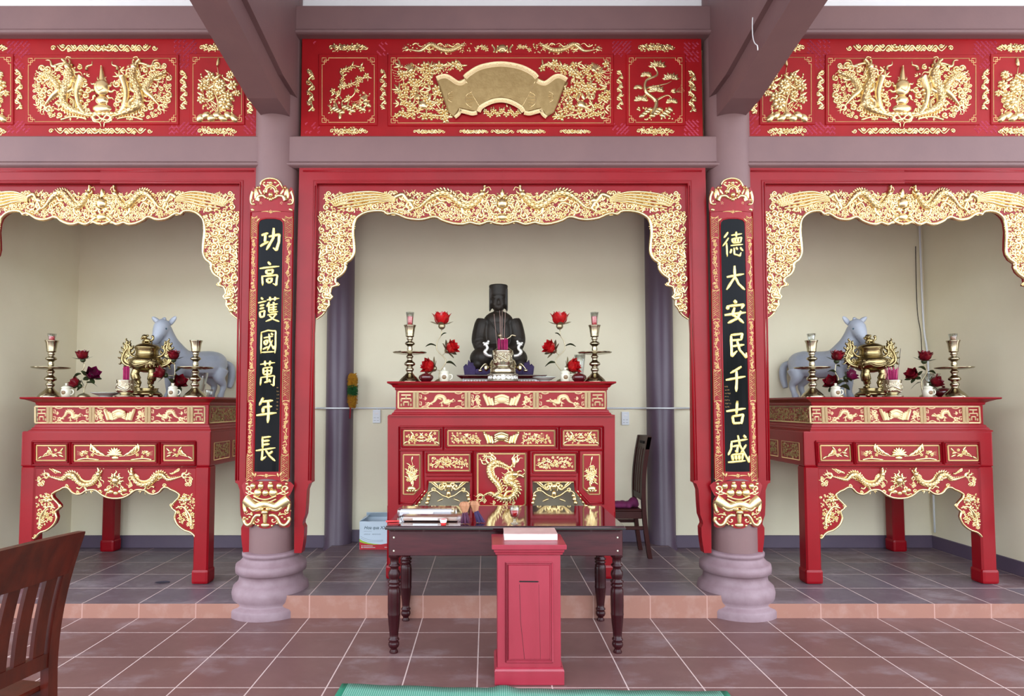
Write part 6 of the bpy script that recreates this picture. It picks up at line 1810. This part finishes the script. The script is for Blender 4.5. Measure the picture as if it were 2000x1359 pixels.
# ------------------------------------------------------------------ offering table and what lies on it
TT = Mt('dark glossy tabletop', srgb(46, 18, 24), .06, coat=1.0, spec=.8).m
ZT = .775
def offering_table():
    y0 = 3.746; y1 = 4.50
    x0, x1 = P(752, 1029, y0)[0], P(1222, 1029, y0)[0]
    t = thing('offering_table', 'dark varnished table with turned legs in front of the middle altar', 'table', ((x0 + x1) / 2, (y0 + y1) / 2, 0))
    g = G().cornice(x0 + .03, x1 - .03, y0 + .03, y1 - .006, [(-.02, ZT - .036), (.0, ZT - .034), (.004, ZT - .028), (.012, ZT - .024), (.016, ZT - .018), (.03, ZT - .016), (.032, ZT - .008), (.028, ZT - .0005)])
    obj('tabletop', g, TT, t)
    g = G().box(x0 + .004, x1 - .004, y0 + .004, y1 - .004, ZT - .0005, ZT + .005, .002)
    obj('glass_sheet', g, TT, t)
    lx0, lx1 = P(770, 1150, 3.865)[0], P(1205, 1150, 3.865)[0]
    ly0, ly1 = 3.865, 4.428
    za, zb = ZT - .035, ZT - .19
    for (a, b, c, d) in ((lx0 - .03, lx1 + .03, ly0 - .032, ly0 - .008), (lx0 - .03, lx1 + .03, ly1 + .008, ly1 + .032), (lx0 - .032, lx0 - .008, ly0, ly1), (lx1 + .008, lx1 + .032, ly0, ly1)):
        obj('apron', G().box(a, b, c, d, zb, za, .003), WOOD_DK, t)
    pg = G()
    k = 3.865 / F
    pr = [(8, 0), (8.4, 2), (6.2, 6), (6, 8), (9, 11), (10.6, 15), (10.2, 19), (8, 22), (10.4, 24), (10.4, 26.5), (8, 28), (8.6, 36), (10.6, 54), (12, 70), (12.4, 72), (12.4, 73.5), (12, 75), (12.4, 90), (12.4, 112), (11.6, 120), (9, 124), (12, 126), (12, 128), (8.6, 130), (12.4, 132.5), (12.8, 135), (8.8, 138), (10.6, 142), (11.8, 147), (11, 153), (8, 157), (7.6, 161), (11, 163.5), (11, 166), (8, 168), (8.4, 176), (9, 179), (11.5, 181), (10.5, 187)]
    for x in (lx0, lx1):
        for y in (ly0, ly1):
            g = G().lathe(sc(pr, k), x, y, 0, 24)
            g.box(x - .031, x + .031, y - .031, y + .031, 186 * k, za, .003)
            l = obj('leg', g, WOOD_LEG, t)
    for x in (lx0, lx1):
        for dz in (.045, .125):
            obj('peg', G().ball((x, ly0 - .0325, za - dz), (.0055, .003, .0055), 0, 10, 6), PORC, t)
offering_table()
ZS2 = ZT + .0055
def tput(u, v, z=ZS2):
    Y = F * (EYE - z) / (v - 790.0)
    return ((u - CU) / F * Y / 1.0, Y, z)
def on_table(u, v):                       # where the sight line meets the table top
    lo, hi = 2.0, 8.0
    for _ in range(50):
        m = (lo + hi) / 2
        if P(u, v, m)[1] > ZS2: lo = m
        else: hi = m
    return (P(u, v, lo)[0], lo, ZS2)
def goblet():
    x, y, z = on_table(1005, 1022)
    t = thing('wine_glass', 'small stemmed glass of red liquid on the dark table', 'glass', (x, y, z))
    k = y / F
    obj('glass', G().lathe(sc([(.1, 0), (8, 0), (8, 1.2), (3.4, 3), (2.6, 6), (3.6, 8.5), (7, 13), (9, 20), (9.4, 27), (9, 34), (8.4, 34), (8.8, 27), (8.4, 20), (6.4, 13.6), (.1, 10)], k), n=26), GLASS, t, local=True)
    obj('red_liquid', G().lathe(sc([(.1, 10.4), (6.2, 13.9), (8.2, 20), (8.5, 25), (.1, 25)], k), n=26), WINE, t, local=True)
goblet()
def cup():
    x, y, z = on_table(866, 1025)
    k = y / F
    t = thing('candle_cup', 'tiny red and white candle cup on the dark table', 'candle', (x, y, z))
    obj('cup', G().lathe(sc([(4.4, 0), (5, 1), (7, 11), (6.4, 11), (.1, 7)], k), n=20), TIN, t, local=True)
    obj('white_rim', G().lathe(sc([(5.9, 5), (7.2, 11.2), (6.4, 11.4), (6.0, 8)], k), n=20), PAPER, t, local=True)
cup()
def pack(label, u0, u1, v, dep, h, rz, m):
    xa, y, z = on_table(u0, v); xb = on_table(u1, v)[0]
    L = xb - xa
    t = thing('incense_pack', label, 'packet', ((xa + xb) / 2, y + dep / 2, z), None, rz)
    g = G()
    for i in range(6): g.box(-L * .46, L * .40, -dep * .42 + i * dep * .14, -dep * .42 + i * dep * .14 + dep * .12, .004, h * .66, .003)
    obj('paper_bundle', g, m, t, local=True)
    g = G().box(-L / 2, L / 2, -dep / 2, dep / 2, .0, h, min(h, dep) * .4, seg=3)
    obj('plastic_wrap', g, WRAP, t, local=True)
    g = G().box(-L * .30, L * .1, -dep * .505, -dep * .49, h * .3, h * .62, .001); obj('printed_band', g, PAPER, t, local=True)
pack('long clear plastic packet of pale sticks at the back left of the dark table', 775, 892, 1009, .11, .052, .03, PAPER)
pack('long clear packet of brown sticks at the front left of the dark table', 782, 904, 1019, .085, .036, -.02, TAN_P)
def wrapped(label, u, v, lean, seed):
    x, y, z = on_table(u, v)
    rr = random.Random(seed)
    t = thing('incense_bundle', label, 'incense', (x, y, z), 'paper-capped incense bundles on the table')
    g = G()
    for i in range(30):
        a = rr.random() * 6.28; q = .018 * sqrt(rr.random())
        g.tube([(cos(a) * q * 1.7 + lean * .5, sin(a) * q + .02, .003), (cos(a) * q * .5 - lean * .25, sin(a) * q * .5 + .045, .085)], .0021, 5)
    obj('sticks', g, PURPLE if seed % 2 else INCENSE_D, t, local=True)
    g = G()
    n = 14
    pr = [(.012, .055), (.019, .07), (.026, .09), (.03, .108), (.022, .125), (.008, .13)]
    vs, fs = [], []
    for r, zz in pr:
        for i in range(n):
            a = 2 * pi * i / n
            q = r * (1 + .28 * (1 if i % 2 else -1) * (zz - .05) * 9)
            vs.append((q * cos(a) - lean * .3 * (zz / .1), q * sin(a) + .045, zz))
    for j in range(len(pr) - 1):
        for i in range(n): fs.append((j * n + i, j * n + (i + 1) % n, (j + 1) * n + (i + 1) % n, (j + 1) * n + i))
    g.add(vs, fs)
    obj('paper_cap', g, TAN_P, t, local=True)
INCENSE_D = mottled('dark purple incense', srgb(86, 36, 66), srgb(64, 24, 50), 40, .7, .1, 90)
wrapped('paper-capped incense bundle standing left of the other on the dark table', 908, 1024, .01, 2)
wrapped('paper-capped incense bundle splaying to the right on the dark table', 931, 1022, .05, 3)
x_, y_, z_ = on_table(768, 1020)
g = G().tube([(x_ - .045, y_, z_ + .006), (x_ + .035, y_ + .01, z_ + .006)], .006, 8)
o_ = single('lighter', 'thin red stick at the left edge of the dark table', 'stick', g, TIN)

# ------------------------------------------------------------------ donation box with a booklet on it
def donation_box():
    y0, y1 = 3.415, 3.685
    x0, x1 = P(966, 1325, y0)[0], P(1102.5, 1325, y0)[0]
    xc = (x0 + x1) / 2
    zt = .746
    t = thing('donation_box', 'pinkish red wooden donation box with a coin slot, before the dark table', 'donation box', (xc, (y0 + y1) / 2, 0))
    w = (x1 - x0) / 2
    obj('plinth', G().box(xc - w, xc + w, y0, y1, 0, .075, .004).cornice(xc - w + .012, xc + w - .012, y0 + .012, y1 - .004, [(.012, .074), (.008, .084), (0, .09)]), BOX_RED, t)
    bw = w - .016
    yb = y0 + .016
    obj('body', G().box(xc - bw, xc + bw, yb, y1 - .006, .07, .70, .003), BOX_RED, t)
    g = G().cornice(xc - bw, xc + bw, yb, y1 - .006, [(0, .685), (.01, .69), (.012, .70), (.018, .705), (.02, .718), (.03, .722), (.031, zt - .004), (.028, zt)])
    obj('lid', g, BOX_RED, t)
    pw = bw - .045
    g = G(); R = Rel(lambda u, v, h: (u, yb - h, v), 1)
    for q, wd, h in ((0, .004, .006), (.011, .0025, .004)): R.frame(rectp(xc - pw + q, xc + pw - q, .118 + q, .645 - q), wd, h)
    g.join(R.g)
    pn = obj('door_panel', g.box(xc - pw + .014, xc + pw - .014, yb - .004, yb + .002, .132, .631, .002), BOX_RED, t)
    sl = [(xc - .055, .545), (xc - .05, .549), (xc + .045, .548), (xc + .055, .5445), (xc + .045, .541), (xc - .05, .542)]
    obj('coin_slot', G().plate(sl, yb - .0055, yb), SLOT, pn)
    g = G().tube([(xc - .052, yb - .0042, .53), (xc - .046, yb - .0042, .33), (xc - .026, yb - .0042, .135)], .0009, 5); g.tube([(xc + .052, yb - .0042, .53), (xc + .06, yb - .0042, .135)], .0005, 5)
    obj('crack', g, SLOT, pn)
    k = y0 / F
    b = thing('booklet', 'thick white booklet with a worn pinkish cover lying on the donation box', 'book', (P(1037, 1050, 3.51)[0], 3.60, zt))
    bx0, bx1 = P(984.5, 1055, 3.512)[0], P(1089.5, 1055, 3.512)[0]
    obj('pages', G().box(bx0 + .002, bx1 - .002, 3.514, 3.682, zt + .0025, zt + .034, .002), PAPER, b)
    obj('cover', G().box(bx0, bx1, 3.512, 3.684, zt + .034, zt + .037, .001).box(bx0, bx1, 3.512, 3.684, zt + .0002, zt + .0026, .001), COVER, b)
donation_box()

# ------------------------------------------------------------------ woven mat on the floor
def mat_mat():
    m = Mt('green and white woven straw', srgb(60, 150, 120), .75)
    co = m.coord(); sp = m.n('SeparateXYZ'); m.l(co, sp.inputs[0])
    fx = m.math('FRACT', m.math('MULTIPLY', sp.outputs[0], 90.0)); fy = m.math('FRACT', m.math('MULTIPLY', sp.outputs[1], 110.0))
    a = m.math('GREATER_THAN', fx, .5); b = m.math('GREATER_THAN', fy, .42)
    ck = m.math('MULTIPLY', a, b)
    m.col(m.mix(ck, srgb(66, 138, 116), srgb(150, 190, 172)))
    m.bump(m.math('ADD', fx, fy), .3, .002); return m.m
MATW = mat_mat()
MATB = mottled('green woven edging', srgb(30, 122, 92), srgb(40, 132, 102), 30, .7, .3, 200)
def floor_mat():
    xa, xb = P(668, 1336, 3.43)[0], P(1420, 1351, 3.34)[0]
    n, mm = 60, 14
    def pt(i, j, dz):
        s = i / n; t_ = j / mm
        x = xa + (xb - xa) * s - .035 * t_; yb = 3.400 - .062 * s
        if s < .40: yb += .030 * (1 - s / .40) ** 1.2
        y = yb - t_ * 1.0
        z = .004 + dz + .020 * math.exp(-((x - .09) / .05) ** 2) * math.exp(-(t_ / .06) ** 2) + .002 * sin(s * 40) * (1 - t_)
        return (x, y, z)
    t = thing('floor_mat', 'green and white woven mat on the floor in front of the donation box', 'mat', ((xa + xb) / 2, 2.8, 0))
    def sheet(i0, i1, j0, j1, dz):
        vs, fs = [], []
        w = j1 - j0 + 1
        for lay in (0, -.005):
            for i in range(i0, i1 + 1):
                for j in range(j0, j1 + 1): vs.append(pt(i, j, dz + lay))
        N = (i1 - i0 + 1) * w
        for i in range(i1 - i0):
            for j in range(j1 - j0):
                a = i * w + j
                fs.append((a, a + 1, a + w + 1, a + w)); fs.append((N + a, N + a + w, N + a + w + 1, N + a + 1))
        for i in range(i1 - i0): fs.append((i * w, (i + 1) * w, N + (i + 1) * w, N + i * w)); fs.append((i * w + w - 1, N + i * w + w - 1, N + (i + 1) * w + w - 1, (i + 1) * w + w - 1))
        for j in range(w - 1): fs.append((j, N + j, N + j + 1, j + 1)); e = (i1 - i0) * w; fs.append((e + j, e + j + 1, N + e + j + 1, N + e + j))
        return G().add(vs, fs, True)
    obj('woven_sheet', sheet(1, n - 1, 0, mm, .001), MATW, t)
    obj('edging', sheet(0, 1, 0, mm, .0015), MATB, t); obj('edging', sheet(n - 1, n, 0, mm, .0015), MATB, t)
floor_mat()

# ------------------------------------------------------------------ wooden chairs
def chair(label, loc, rz, mat, w, dep, sh, top, lean, slats, rail, slot=False, rake=.0):
    """back at local y = 0, facing +y; back leans towards -y"""
    t = thing('wooden_chair', label, 'chair', loc, None, rz)
    def yb(z):                                     # curve of the back posts
        if z < sh: return -.03 * (1 - z / sh) ** 1.5 * 1.6
        q = (z - sh) / (top - sh)
        return .012 * sin(pi * q) - lean * q ** 1.7
    def post(x, wx, z0, z1, d=.03):
        n = 18
        vs, fs = [], []
        for i in range(n + 1):
            z = z0 + (z1 - z0) * i / n
            y = yb(z)
            vs += [(x - wx, y - d / 2, z), (x + wx, y - d / 2, z), (x + wx, y + d / 2, z), (x - wx, y + d / 2, z)]
        for i in range(n):
            for k in range(4): fs.append((i * 4 + k, i * 4 + (k + 1) % 4, i * 4 + 4 + (k + 1) % 4, i * 4 + 4 + k))
        fs += [(3, 2, 1, 0), (n * 4, n * 4 + 1, n * 4 + 2, n * 4 + 3)]
        return G().add(vs, fs)
    for s_ in (-1, 1):
        obj('rear_post', post(s_ * (w / 2 - .02), .02, 0, top - .004, .036), mat, t, local=True)
        g = G().box(s_ * (w / 2 - .02) - .019, s_ * (w / 2 - .02) + .019, dep - .045, dep - .007, 0, sh - .02, .004)
        obj('front_leg', g, mat, t, local=True)
        g = G().box(s_ * (w / 2 - .02) - .011, s_ * (w / 2 - .02) + .011, .02, dep - .03, sh - .085, sh - .02, .003); obj('seat_rail', g, mat, t, local=True)
        g = G().box(s_ * (w / 2 - .02) - .010, s_ * (w / 2 - .02) + .010, .0, dep - .03, sh * .58, sh * .58 + .03, .003); obj('stretcher', g, mat, t, local=True)
    obj('seat', G().box(-w / 2 + .001, w / 2 - .001, .02, dep, sh - .02, sh, .006), mat, t, local=True)
    obj('seat_rail', G().box(-w / 2 + .04, w / 2 - .04, dep - .036, dep - .014, sh - .085, sh - .02, .003), mat, t, local=True)
    g = post(0, w / 2 - .0395, sh + .07, sh + .125, .026); obj('lower_rail', g, mat, t, local=True)
    # broad curved top rail
    n, mm = 12, 6
    vs, fs = [], []
    zr = top - rail
    for lay in (-1, 1):
        for i in range(n + 1):
            x = -w / 2 + w * i / n
            for j in range(mm + 1):
                z = zr + (rail + .006 * (1 - (2 * i / n - 1) ** 2)) * j / mm
                vs.append((x, yb(z) + lay * .0165 - .012 * (1 - (2 * i / n - 1) ** 2), z))
    N = (n + 1) * (mm + 1); w2 = mm + 1
    for i in range(n):
        for j in range(mm):
            a = i * w2 + j
            fs.append((a, a + 1, a + w2 + 1, a + w2)); fs.append((N + a, N + a + w2, N + a + w2 + 1, N + a + 1))
        fs.append((i * w2, (i + 1) * w2, N + (i + 1) * w2, N + i * w2)); fs.append((i * w2 + mm, N + i * w2 + mm, N + (i + 1) * w2 + mm, (i + 1) * w2 + mm))
    for j in range(mm): fs.append((j, N + j, N + j + 1, j + 1)); e = n * w2; fs.append((e + j, e + j + 1, N + e + j + 1, N + e + j))
    obj('top_rail', G().add(vs, fs), mat, t, local=True)
    if slot:
        zc = top - rail * .5
        obj('rail_slot', G().box(-w * .2, w * .2, yb(zc) - .032, yb(zc) + .014, zc - .012, zc + .012, .003), SLOT, t, local=True)
    sw = (w - .08) / slats
    for i in range(slats):
        x = -w / 2 + .04 + sw * (i + .5)
        obj('slat', post(x, sw * .31, sh + .115, zr + .012, .017), mat, t, local=True)
    return t
a_ = 1.37
xf, yf = P(160, 1037, 2.40)[0], 2.40
W_ = .45
lean = .105
cx_, cy_ = xf - cos(a_) * (W_ / 2) - sin(a_) * lean * 1.0, yf - sin(a_) * (W_ / 2) + cos(a_) * lean
chair('reddish brown slatted chair in the left foreground, cut by the picture edge', (cx_, cy_, 0), a_, WOOD_RED, W_, .42, .45, 1.02, lean, 5, .155)
chair('dark wooden chair with a slotted top rail beside the middle altar', (P(1259, 1091, 5.523)[0], 5.70, H_MID), pi / 2, WOOD_BLK, .38, .345, .43, 1.06, .055, 4, .11, True)
def cloth():
    x0, y0, z0 = P(1259, 1091, 5.523)[0], 5.70, H_MID + .43
    g = G(); rr = random.Random(5)
    for i in range(16):
        x = x0 - .06 - .25 * i / 15; g.ball((x, y0 - .06 + rr.uniform(-.05, .05), z0 + .024), (rr.uniform(.035, .055), rr.uniform(.045, .07), rr.uniform(.022, .036)), 0, 10, 7)
    g.ball((x0 - .07, y0 - .08, z0 + .045), (.045, .05, .045))
    g2 = fuse(g, .010, 3)
    zmin = z0 + .0008
    g2.v = [(x, y, max(z, zmin)) for x, y, z in g2.v]
    single('folded_cloth', 'crumpled plum purple cloth on the seat of the dark chair', 'cloth', g2, PLUM)
cloth()

# ------------------------------------------------------------------ carton, duster, sockets, cables, leaf
def text_mesh(body, size, mp, shear=0.0):
    cu_ = bpy.data.curves.new('txt', 'FONT'); cu_.body = body; cu_.size = size; cu_.extrude = .0; cu_.shear = shear; cu_.offset = size * .012
    o = bpy.data.objects.new('txt', cu_); COL.objects.link(o)
    e = o.evaluated_get(bpy.context.evaluated_depsgraph_get()); m2 = e.to_mesh()
    g = G().add([mp(v.co.x, v.co.y) for v in m2.vertices], [tuple(p.vertices) for p in m2.polygons])
    e.to_mesh_clear(); bpy.data.objects.remove(o); bpy.data.curves.remove(cu_)
    return g
def carton():
    y0 = D(1073, 1.5 - H_MID); y1 = y0 + .24
    x0 = P(702, 1050, y0)[0]; x1 = x0 + .35
    z0, z1 = H_MID, P(720, 1018, y0)[1]
    t = thing('cardboard_box', 'open white and red fruit carton at the wall, left of the middle altar', 'carton', ((x0 + x1) / 2, (y0 + y1) / 2, z0))
    g = G()
    for (a, b, c, d) in ((x0, x1, y0, y0 + .005), (x0, x1, y1 - .005, y1), (x0, x0 + .005, y0 + .005, y1 - .005), (x1 - .005, x1, y0 + .005, y1 - .005)): g.box(a, b, c, d, z0, z1)
    g.box(x0, x1, y0, y1, z0, z0 + .005)
    b = obj('body', g, CARD_W, t)
    k = y0 / F
    for q in ([(x0 + .004, y0 + .03, z1), (x0 + .004, y1 - .03, z1), (x0 + .06, y1 - .05, z1 + .03), (x0 + .06, y0 + .05, z1 + .03)], [(x0 + .02, y1 - .003, z1), (x1 - .02, y1 - .003, z1), (x1 - .03, y1 - .06, z1 + .05), (x0 + .03, y1 - .06, z1 + .05)]):
        G_ = G().add(q + [(p[0], p[1] + .003, p[2] + .003) for p in q], [(0, 1, 2, 3), (7, 6, 5, 4), (0, 4, 5, 1), (1, 5, 6, 2), (2, 6, 7, 3), (3, 7, 4, 0)])
        obj('flap', G_, CARD_W, t)
    L = lambda u, v: P(u, v, y0)
    def strip(pts, m, d, nm): obj(nm, G().plate([L(u, v) for u, v in pts], y0 - d, y0 - d + .0006), m, b)
    ur = CU + x1 / y0 * F * 1.0
    bot = [(702, 1057), (710, 1060.5), (720, 1062.5), (732, 1063.5), (745, 1063), (756, 1061), (766, 1057), (774, 1051)]
    xr = 774
    strip([(702, 1073)] + [(702, 1057.5)] + bot[1:] + [(xr, 1073)], CARD_R, .0006, 'red_print')
    strip([(702, 1052), (708, 1056), (718, 1059.6), (730, 1061.8), (742, 1062.8), (732, 1063.6), (720, 1062.6), (710, 1060.6), (702, 1058)], CARD_G, .0009, 'green_print')
    R = Rel(lambda u, v, h: (L(u, v)[0], y0 - .0006 - max(0, h) * 1e-4, L(u, v)[1]), 2)
    for o in (0, 3.2): R.ridge([(704, 1047 + o), (714, 1052 + o), (728, 1055 + o * .9), (748, 1054.6 + o * .7)], .35, .5, 0, 4)
    obj('curved_lines', R.g, INK_L, b)
    z_ = lambda v: L(712, v)[1]
    gx = L(711, 1030)[0]
    obj('lettering', text_mesh('Hoa qua XXA', 8.2 * k, lambda a, c: (gx + a * 1.02, y0 - .0009, z_(1033) + c), .25), INK, b)
    R = Rel(lambda u, v, h: (L(u, v)[0], y0 - .0006 - max(0, h) * 1e-4, L(u, v)[1]), 3)
    for (u0, n, v, h) in ((711, 9, 1037.5, .5), (722.5, 3, 1037.5, .5), (711, 10, 1043, 1.3), (727, 14, 1043, 1.3)):
        for i in range(n):
            u = u0 + i * 1.25
            R.ridge([(u, v + h), (u + R.r.uniform(-.2, .6), v - h * R.r.uniform(.3, 1.0))], .22, .4, 0, 1, smooth=False); R.ridge([(u, v), (u + .9, v - .1)], .2, .4, 0, 1, smooth=False)
    obj('small_lettering', R.g, INK_L, b)
    R = Rel(lambda u, v, h: (L(u, v)[0], y0 - .0013 - max(0, h) * 1e-4, L(u, v)[1]), 4)
    for (a, c, v) in ((709, 728, 1066), (709, 733, 1069), (751, 756, 1068.5)): R.ridge([(a, v), (c, v)], .6, .4, 0, 1, smooth=False)
    for v in (1066, 1069): R.dome(707, v, 1.1, h=.5)
    obj('white_print', R.g, PAPER, b)
carton()
def duster():
    Y = 6.06
    x, zt = P(689, 731, Y); zb = P(687, 793, Y)[1]
    t = thing('duster', 'yellow and green fluffy duster hung on the left rear column', 'duster', (x, Y, zb - .16))
    ORG[t.name] = Vector(t.location)
    rr = random.Random(2)
    H = zt - zb
    for (a, b, m) in ((.0, .36, YELLOW_F), (.36, .64, GREEN_F), (.64, 1.0, YELLOW_F)):
        g = G()
        for i in range(420):
            f = rr.uniform(a, b); an = rr.random() * 6.283
            q = .052 * (1 - max(0, abs(f - .5) - .36) * 2.4)
            c = Vector((x, Y, zb + H * f)); d = Vector((cos(an), sin(an), rr.uniform(-.5, .3) + (f - .5) * .8)).normalized()
            e = c + d * q * rr.uniform(.86, 1.12)
            s_ = d.cross(Vector((0, 0, 1))).normalized() * .006; u_ = d.cross(s_).normalized() * .006
            g.add([c + s_, c - s_, c + u_, e + s_ * .35, e - s_ * .35, e + u_ * .35], [(0, 1, 4, 3), (1, 2, 5, 4), (2, 0, 3, 5), (3, 4, 5)], True)
        obj('tuft', g, m, t)
    obj('handle', G().tube([(x - .022, Y - .005, zb - .12), (x - .006, Y, zb + H * .9)], .008, 8), BOX_RED, t)
duster()
def socket(label, u, v):
    Y = Y_WALL
    x0, z1 = P(u - 7.5, v - 13, Y); x1, z0 = P(u + 7.5, v + 13, Y)
    t = thing('wall_socket', label, 'socket', ((x0 + x1) / 2, Y - .01, z0))
    b = obj('plate', G().box(x0, x1, Y - .016, Y - .0005, z0, z1, .004, seg=2), PLASTIC, t)
    g = obj('switch', G().box(x0 + .02, x1 - .02, Y - .019, Y - .0155, z1 - .045, z1 - .028, .002), PAPER, b)
    for i in (0, 1):
        for j in (0, 1):
            for d in (-1, 1): obj('socket_hole', G().box(x0 + .022 + i * .03 + d * .0055 - .0017, x0 + .022 + i * .03 + d * .0055 + .0017, Y - .0166, Y - .0155, z0 + .022 + j * .027, z0 + .029 + j * .027), SLOT, b)
socket('white wall socket left of the middle altar', 736, 813)
socket('white wall socket right of the middle altar', 1221, 817)
def conduits():
    Y = Y_WALL - .012
    z = P(740, 797, Y)[1]
    def around(xc, s):                             # bend in front of a rear column
        r = .132 + .014
        yc = Y_WALL - .03
        return [(xc + r * sin(a), yc - r * cos(a), z) for a in [(-1.45 + i * 2.9 / 12) * s for i in range(13)]]
    pts = [(XRL - .33, Y, z)] + around(XRL, 1) + [(XRL + .24, Y, z), (0, Y, z), (XRR - .24, Y, z)] + around(XRR, 1) + [(XRR + .62, Y, z)]
    single('cable_conduit', 'thin white conduit running along the back wall of the middle bay', 'conduit', G().tube(pts, .0085, 8), PLASTIC)
    for u, v, nm in ((736, 806, 'left'), (1221, 806, 'right')):
        x = P(u, v, Y)[0]
        single('socket_conduit', 'short white conduit stub above the %s wall socket' % nm, 'conduit', G().box(x - .007, x + .007, Y - .004, Y + .0115, P(u, 800, Y)[1], z - .0085, .002), PLASTIC)
    Yc_ = Y_WALL - .03
    x = XW1 - .03
    q = [(x - .012, Yc_, P(1813, 250, Yc_)[1]), (x - .012, Yc_, P(1813, 520, Yc_)[1]), (x - .004, Yc_, P(1813, 640, Yc_)[1]), (x + .012, Yc_ - .02, P(1813, 720, Yc_)[1]), (x + .013, Yc_ - .03, H_SIDE + .16)]
    single('corner_conduit', 'white conduit down the right back corner of the right bay', 'conduit', G().tube(crv(q, 6), .009, 8), PLASTIC)
    q = [(x - .045, Yc_ + .02, P(1813, 480, Yc_)[1]), (x - .05, Yc_ + .02, P(1813, 600, Yc_)[1]), (x - .03, Yc_ + .01, P(1813, 650, Yc_)[1]), (x - .024, Yc_ + .01, P(1813, 700, Yc_)[1])]
    single('cable', 'dark thin cable beside the white corner conduit on the right', 'cable', G().tube(crv(q, 6), .003, 6), SLOT)
    # cable left hanging on the right roof beam
    fx = XR - .01 - .105 - .035
    pq = [P(1470, 36, 3.75), P(1470, 70, 3.80), P(1476, 84, 3.80)]
    lo = []
    for (u, v) in ((1470, 34), (1469.5, 52), (1470.5, 72), (1474, 84), (1479, 89), (1480, 98)):
        a_, b_ = 2.0, 6.0
        for _ in range(50):
            m = (a_ + b_) / 2
            if P(u, v, m)[0] < fx - .004: a_ = m
            else: b_ = m
        lo.append((fx - .004, a_, P(u, v, a_)[1]))
    single('cable', 'short white cable hanging on the side of the right roof beam', 'cable', G().tube(crv(lo, 6), .0032, 6), PLASTIC)
conduits()
yl = D(1138, 1.5 - H_SIDE); xl = (326 - CU) / F * yl
g = G()
vs, fs = [], []
for i in range(9):
    t_ = i / 8; w = .016 * sin(pi * (t_ * .94 + .03)) ** .8
    for s_ in (-1, 0, 1): vs.append((xl - .055 + .11 * t_, yl + s_ * w * 2 + .012 * t_, H_SIDE + .0015 + .004 * abs(s_)))
for i in range(8):
    for j in (0, 1): fs.append((i * 3 + j, i * 3 + j + 1, i * 3 + j + 4, i * 3 + j + 3))
single('fallen_leaf', 'small dark fallen leaf on the platform under the left altar', 'leaf', g.add(vs, fs, True), INK_D)
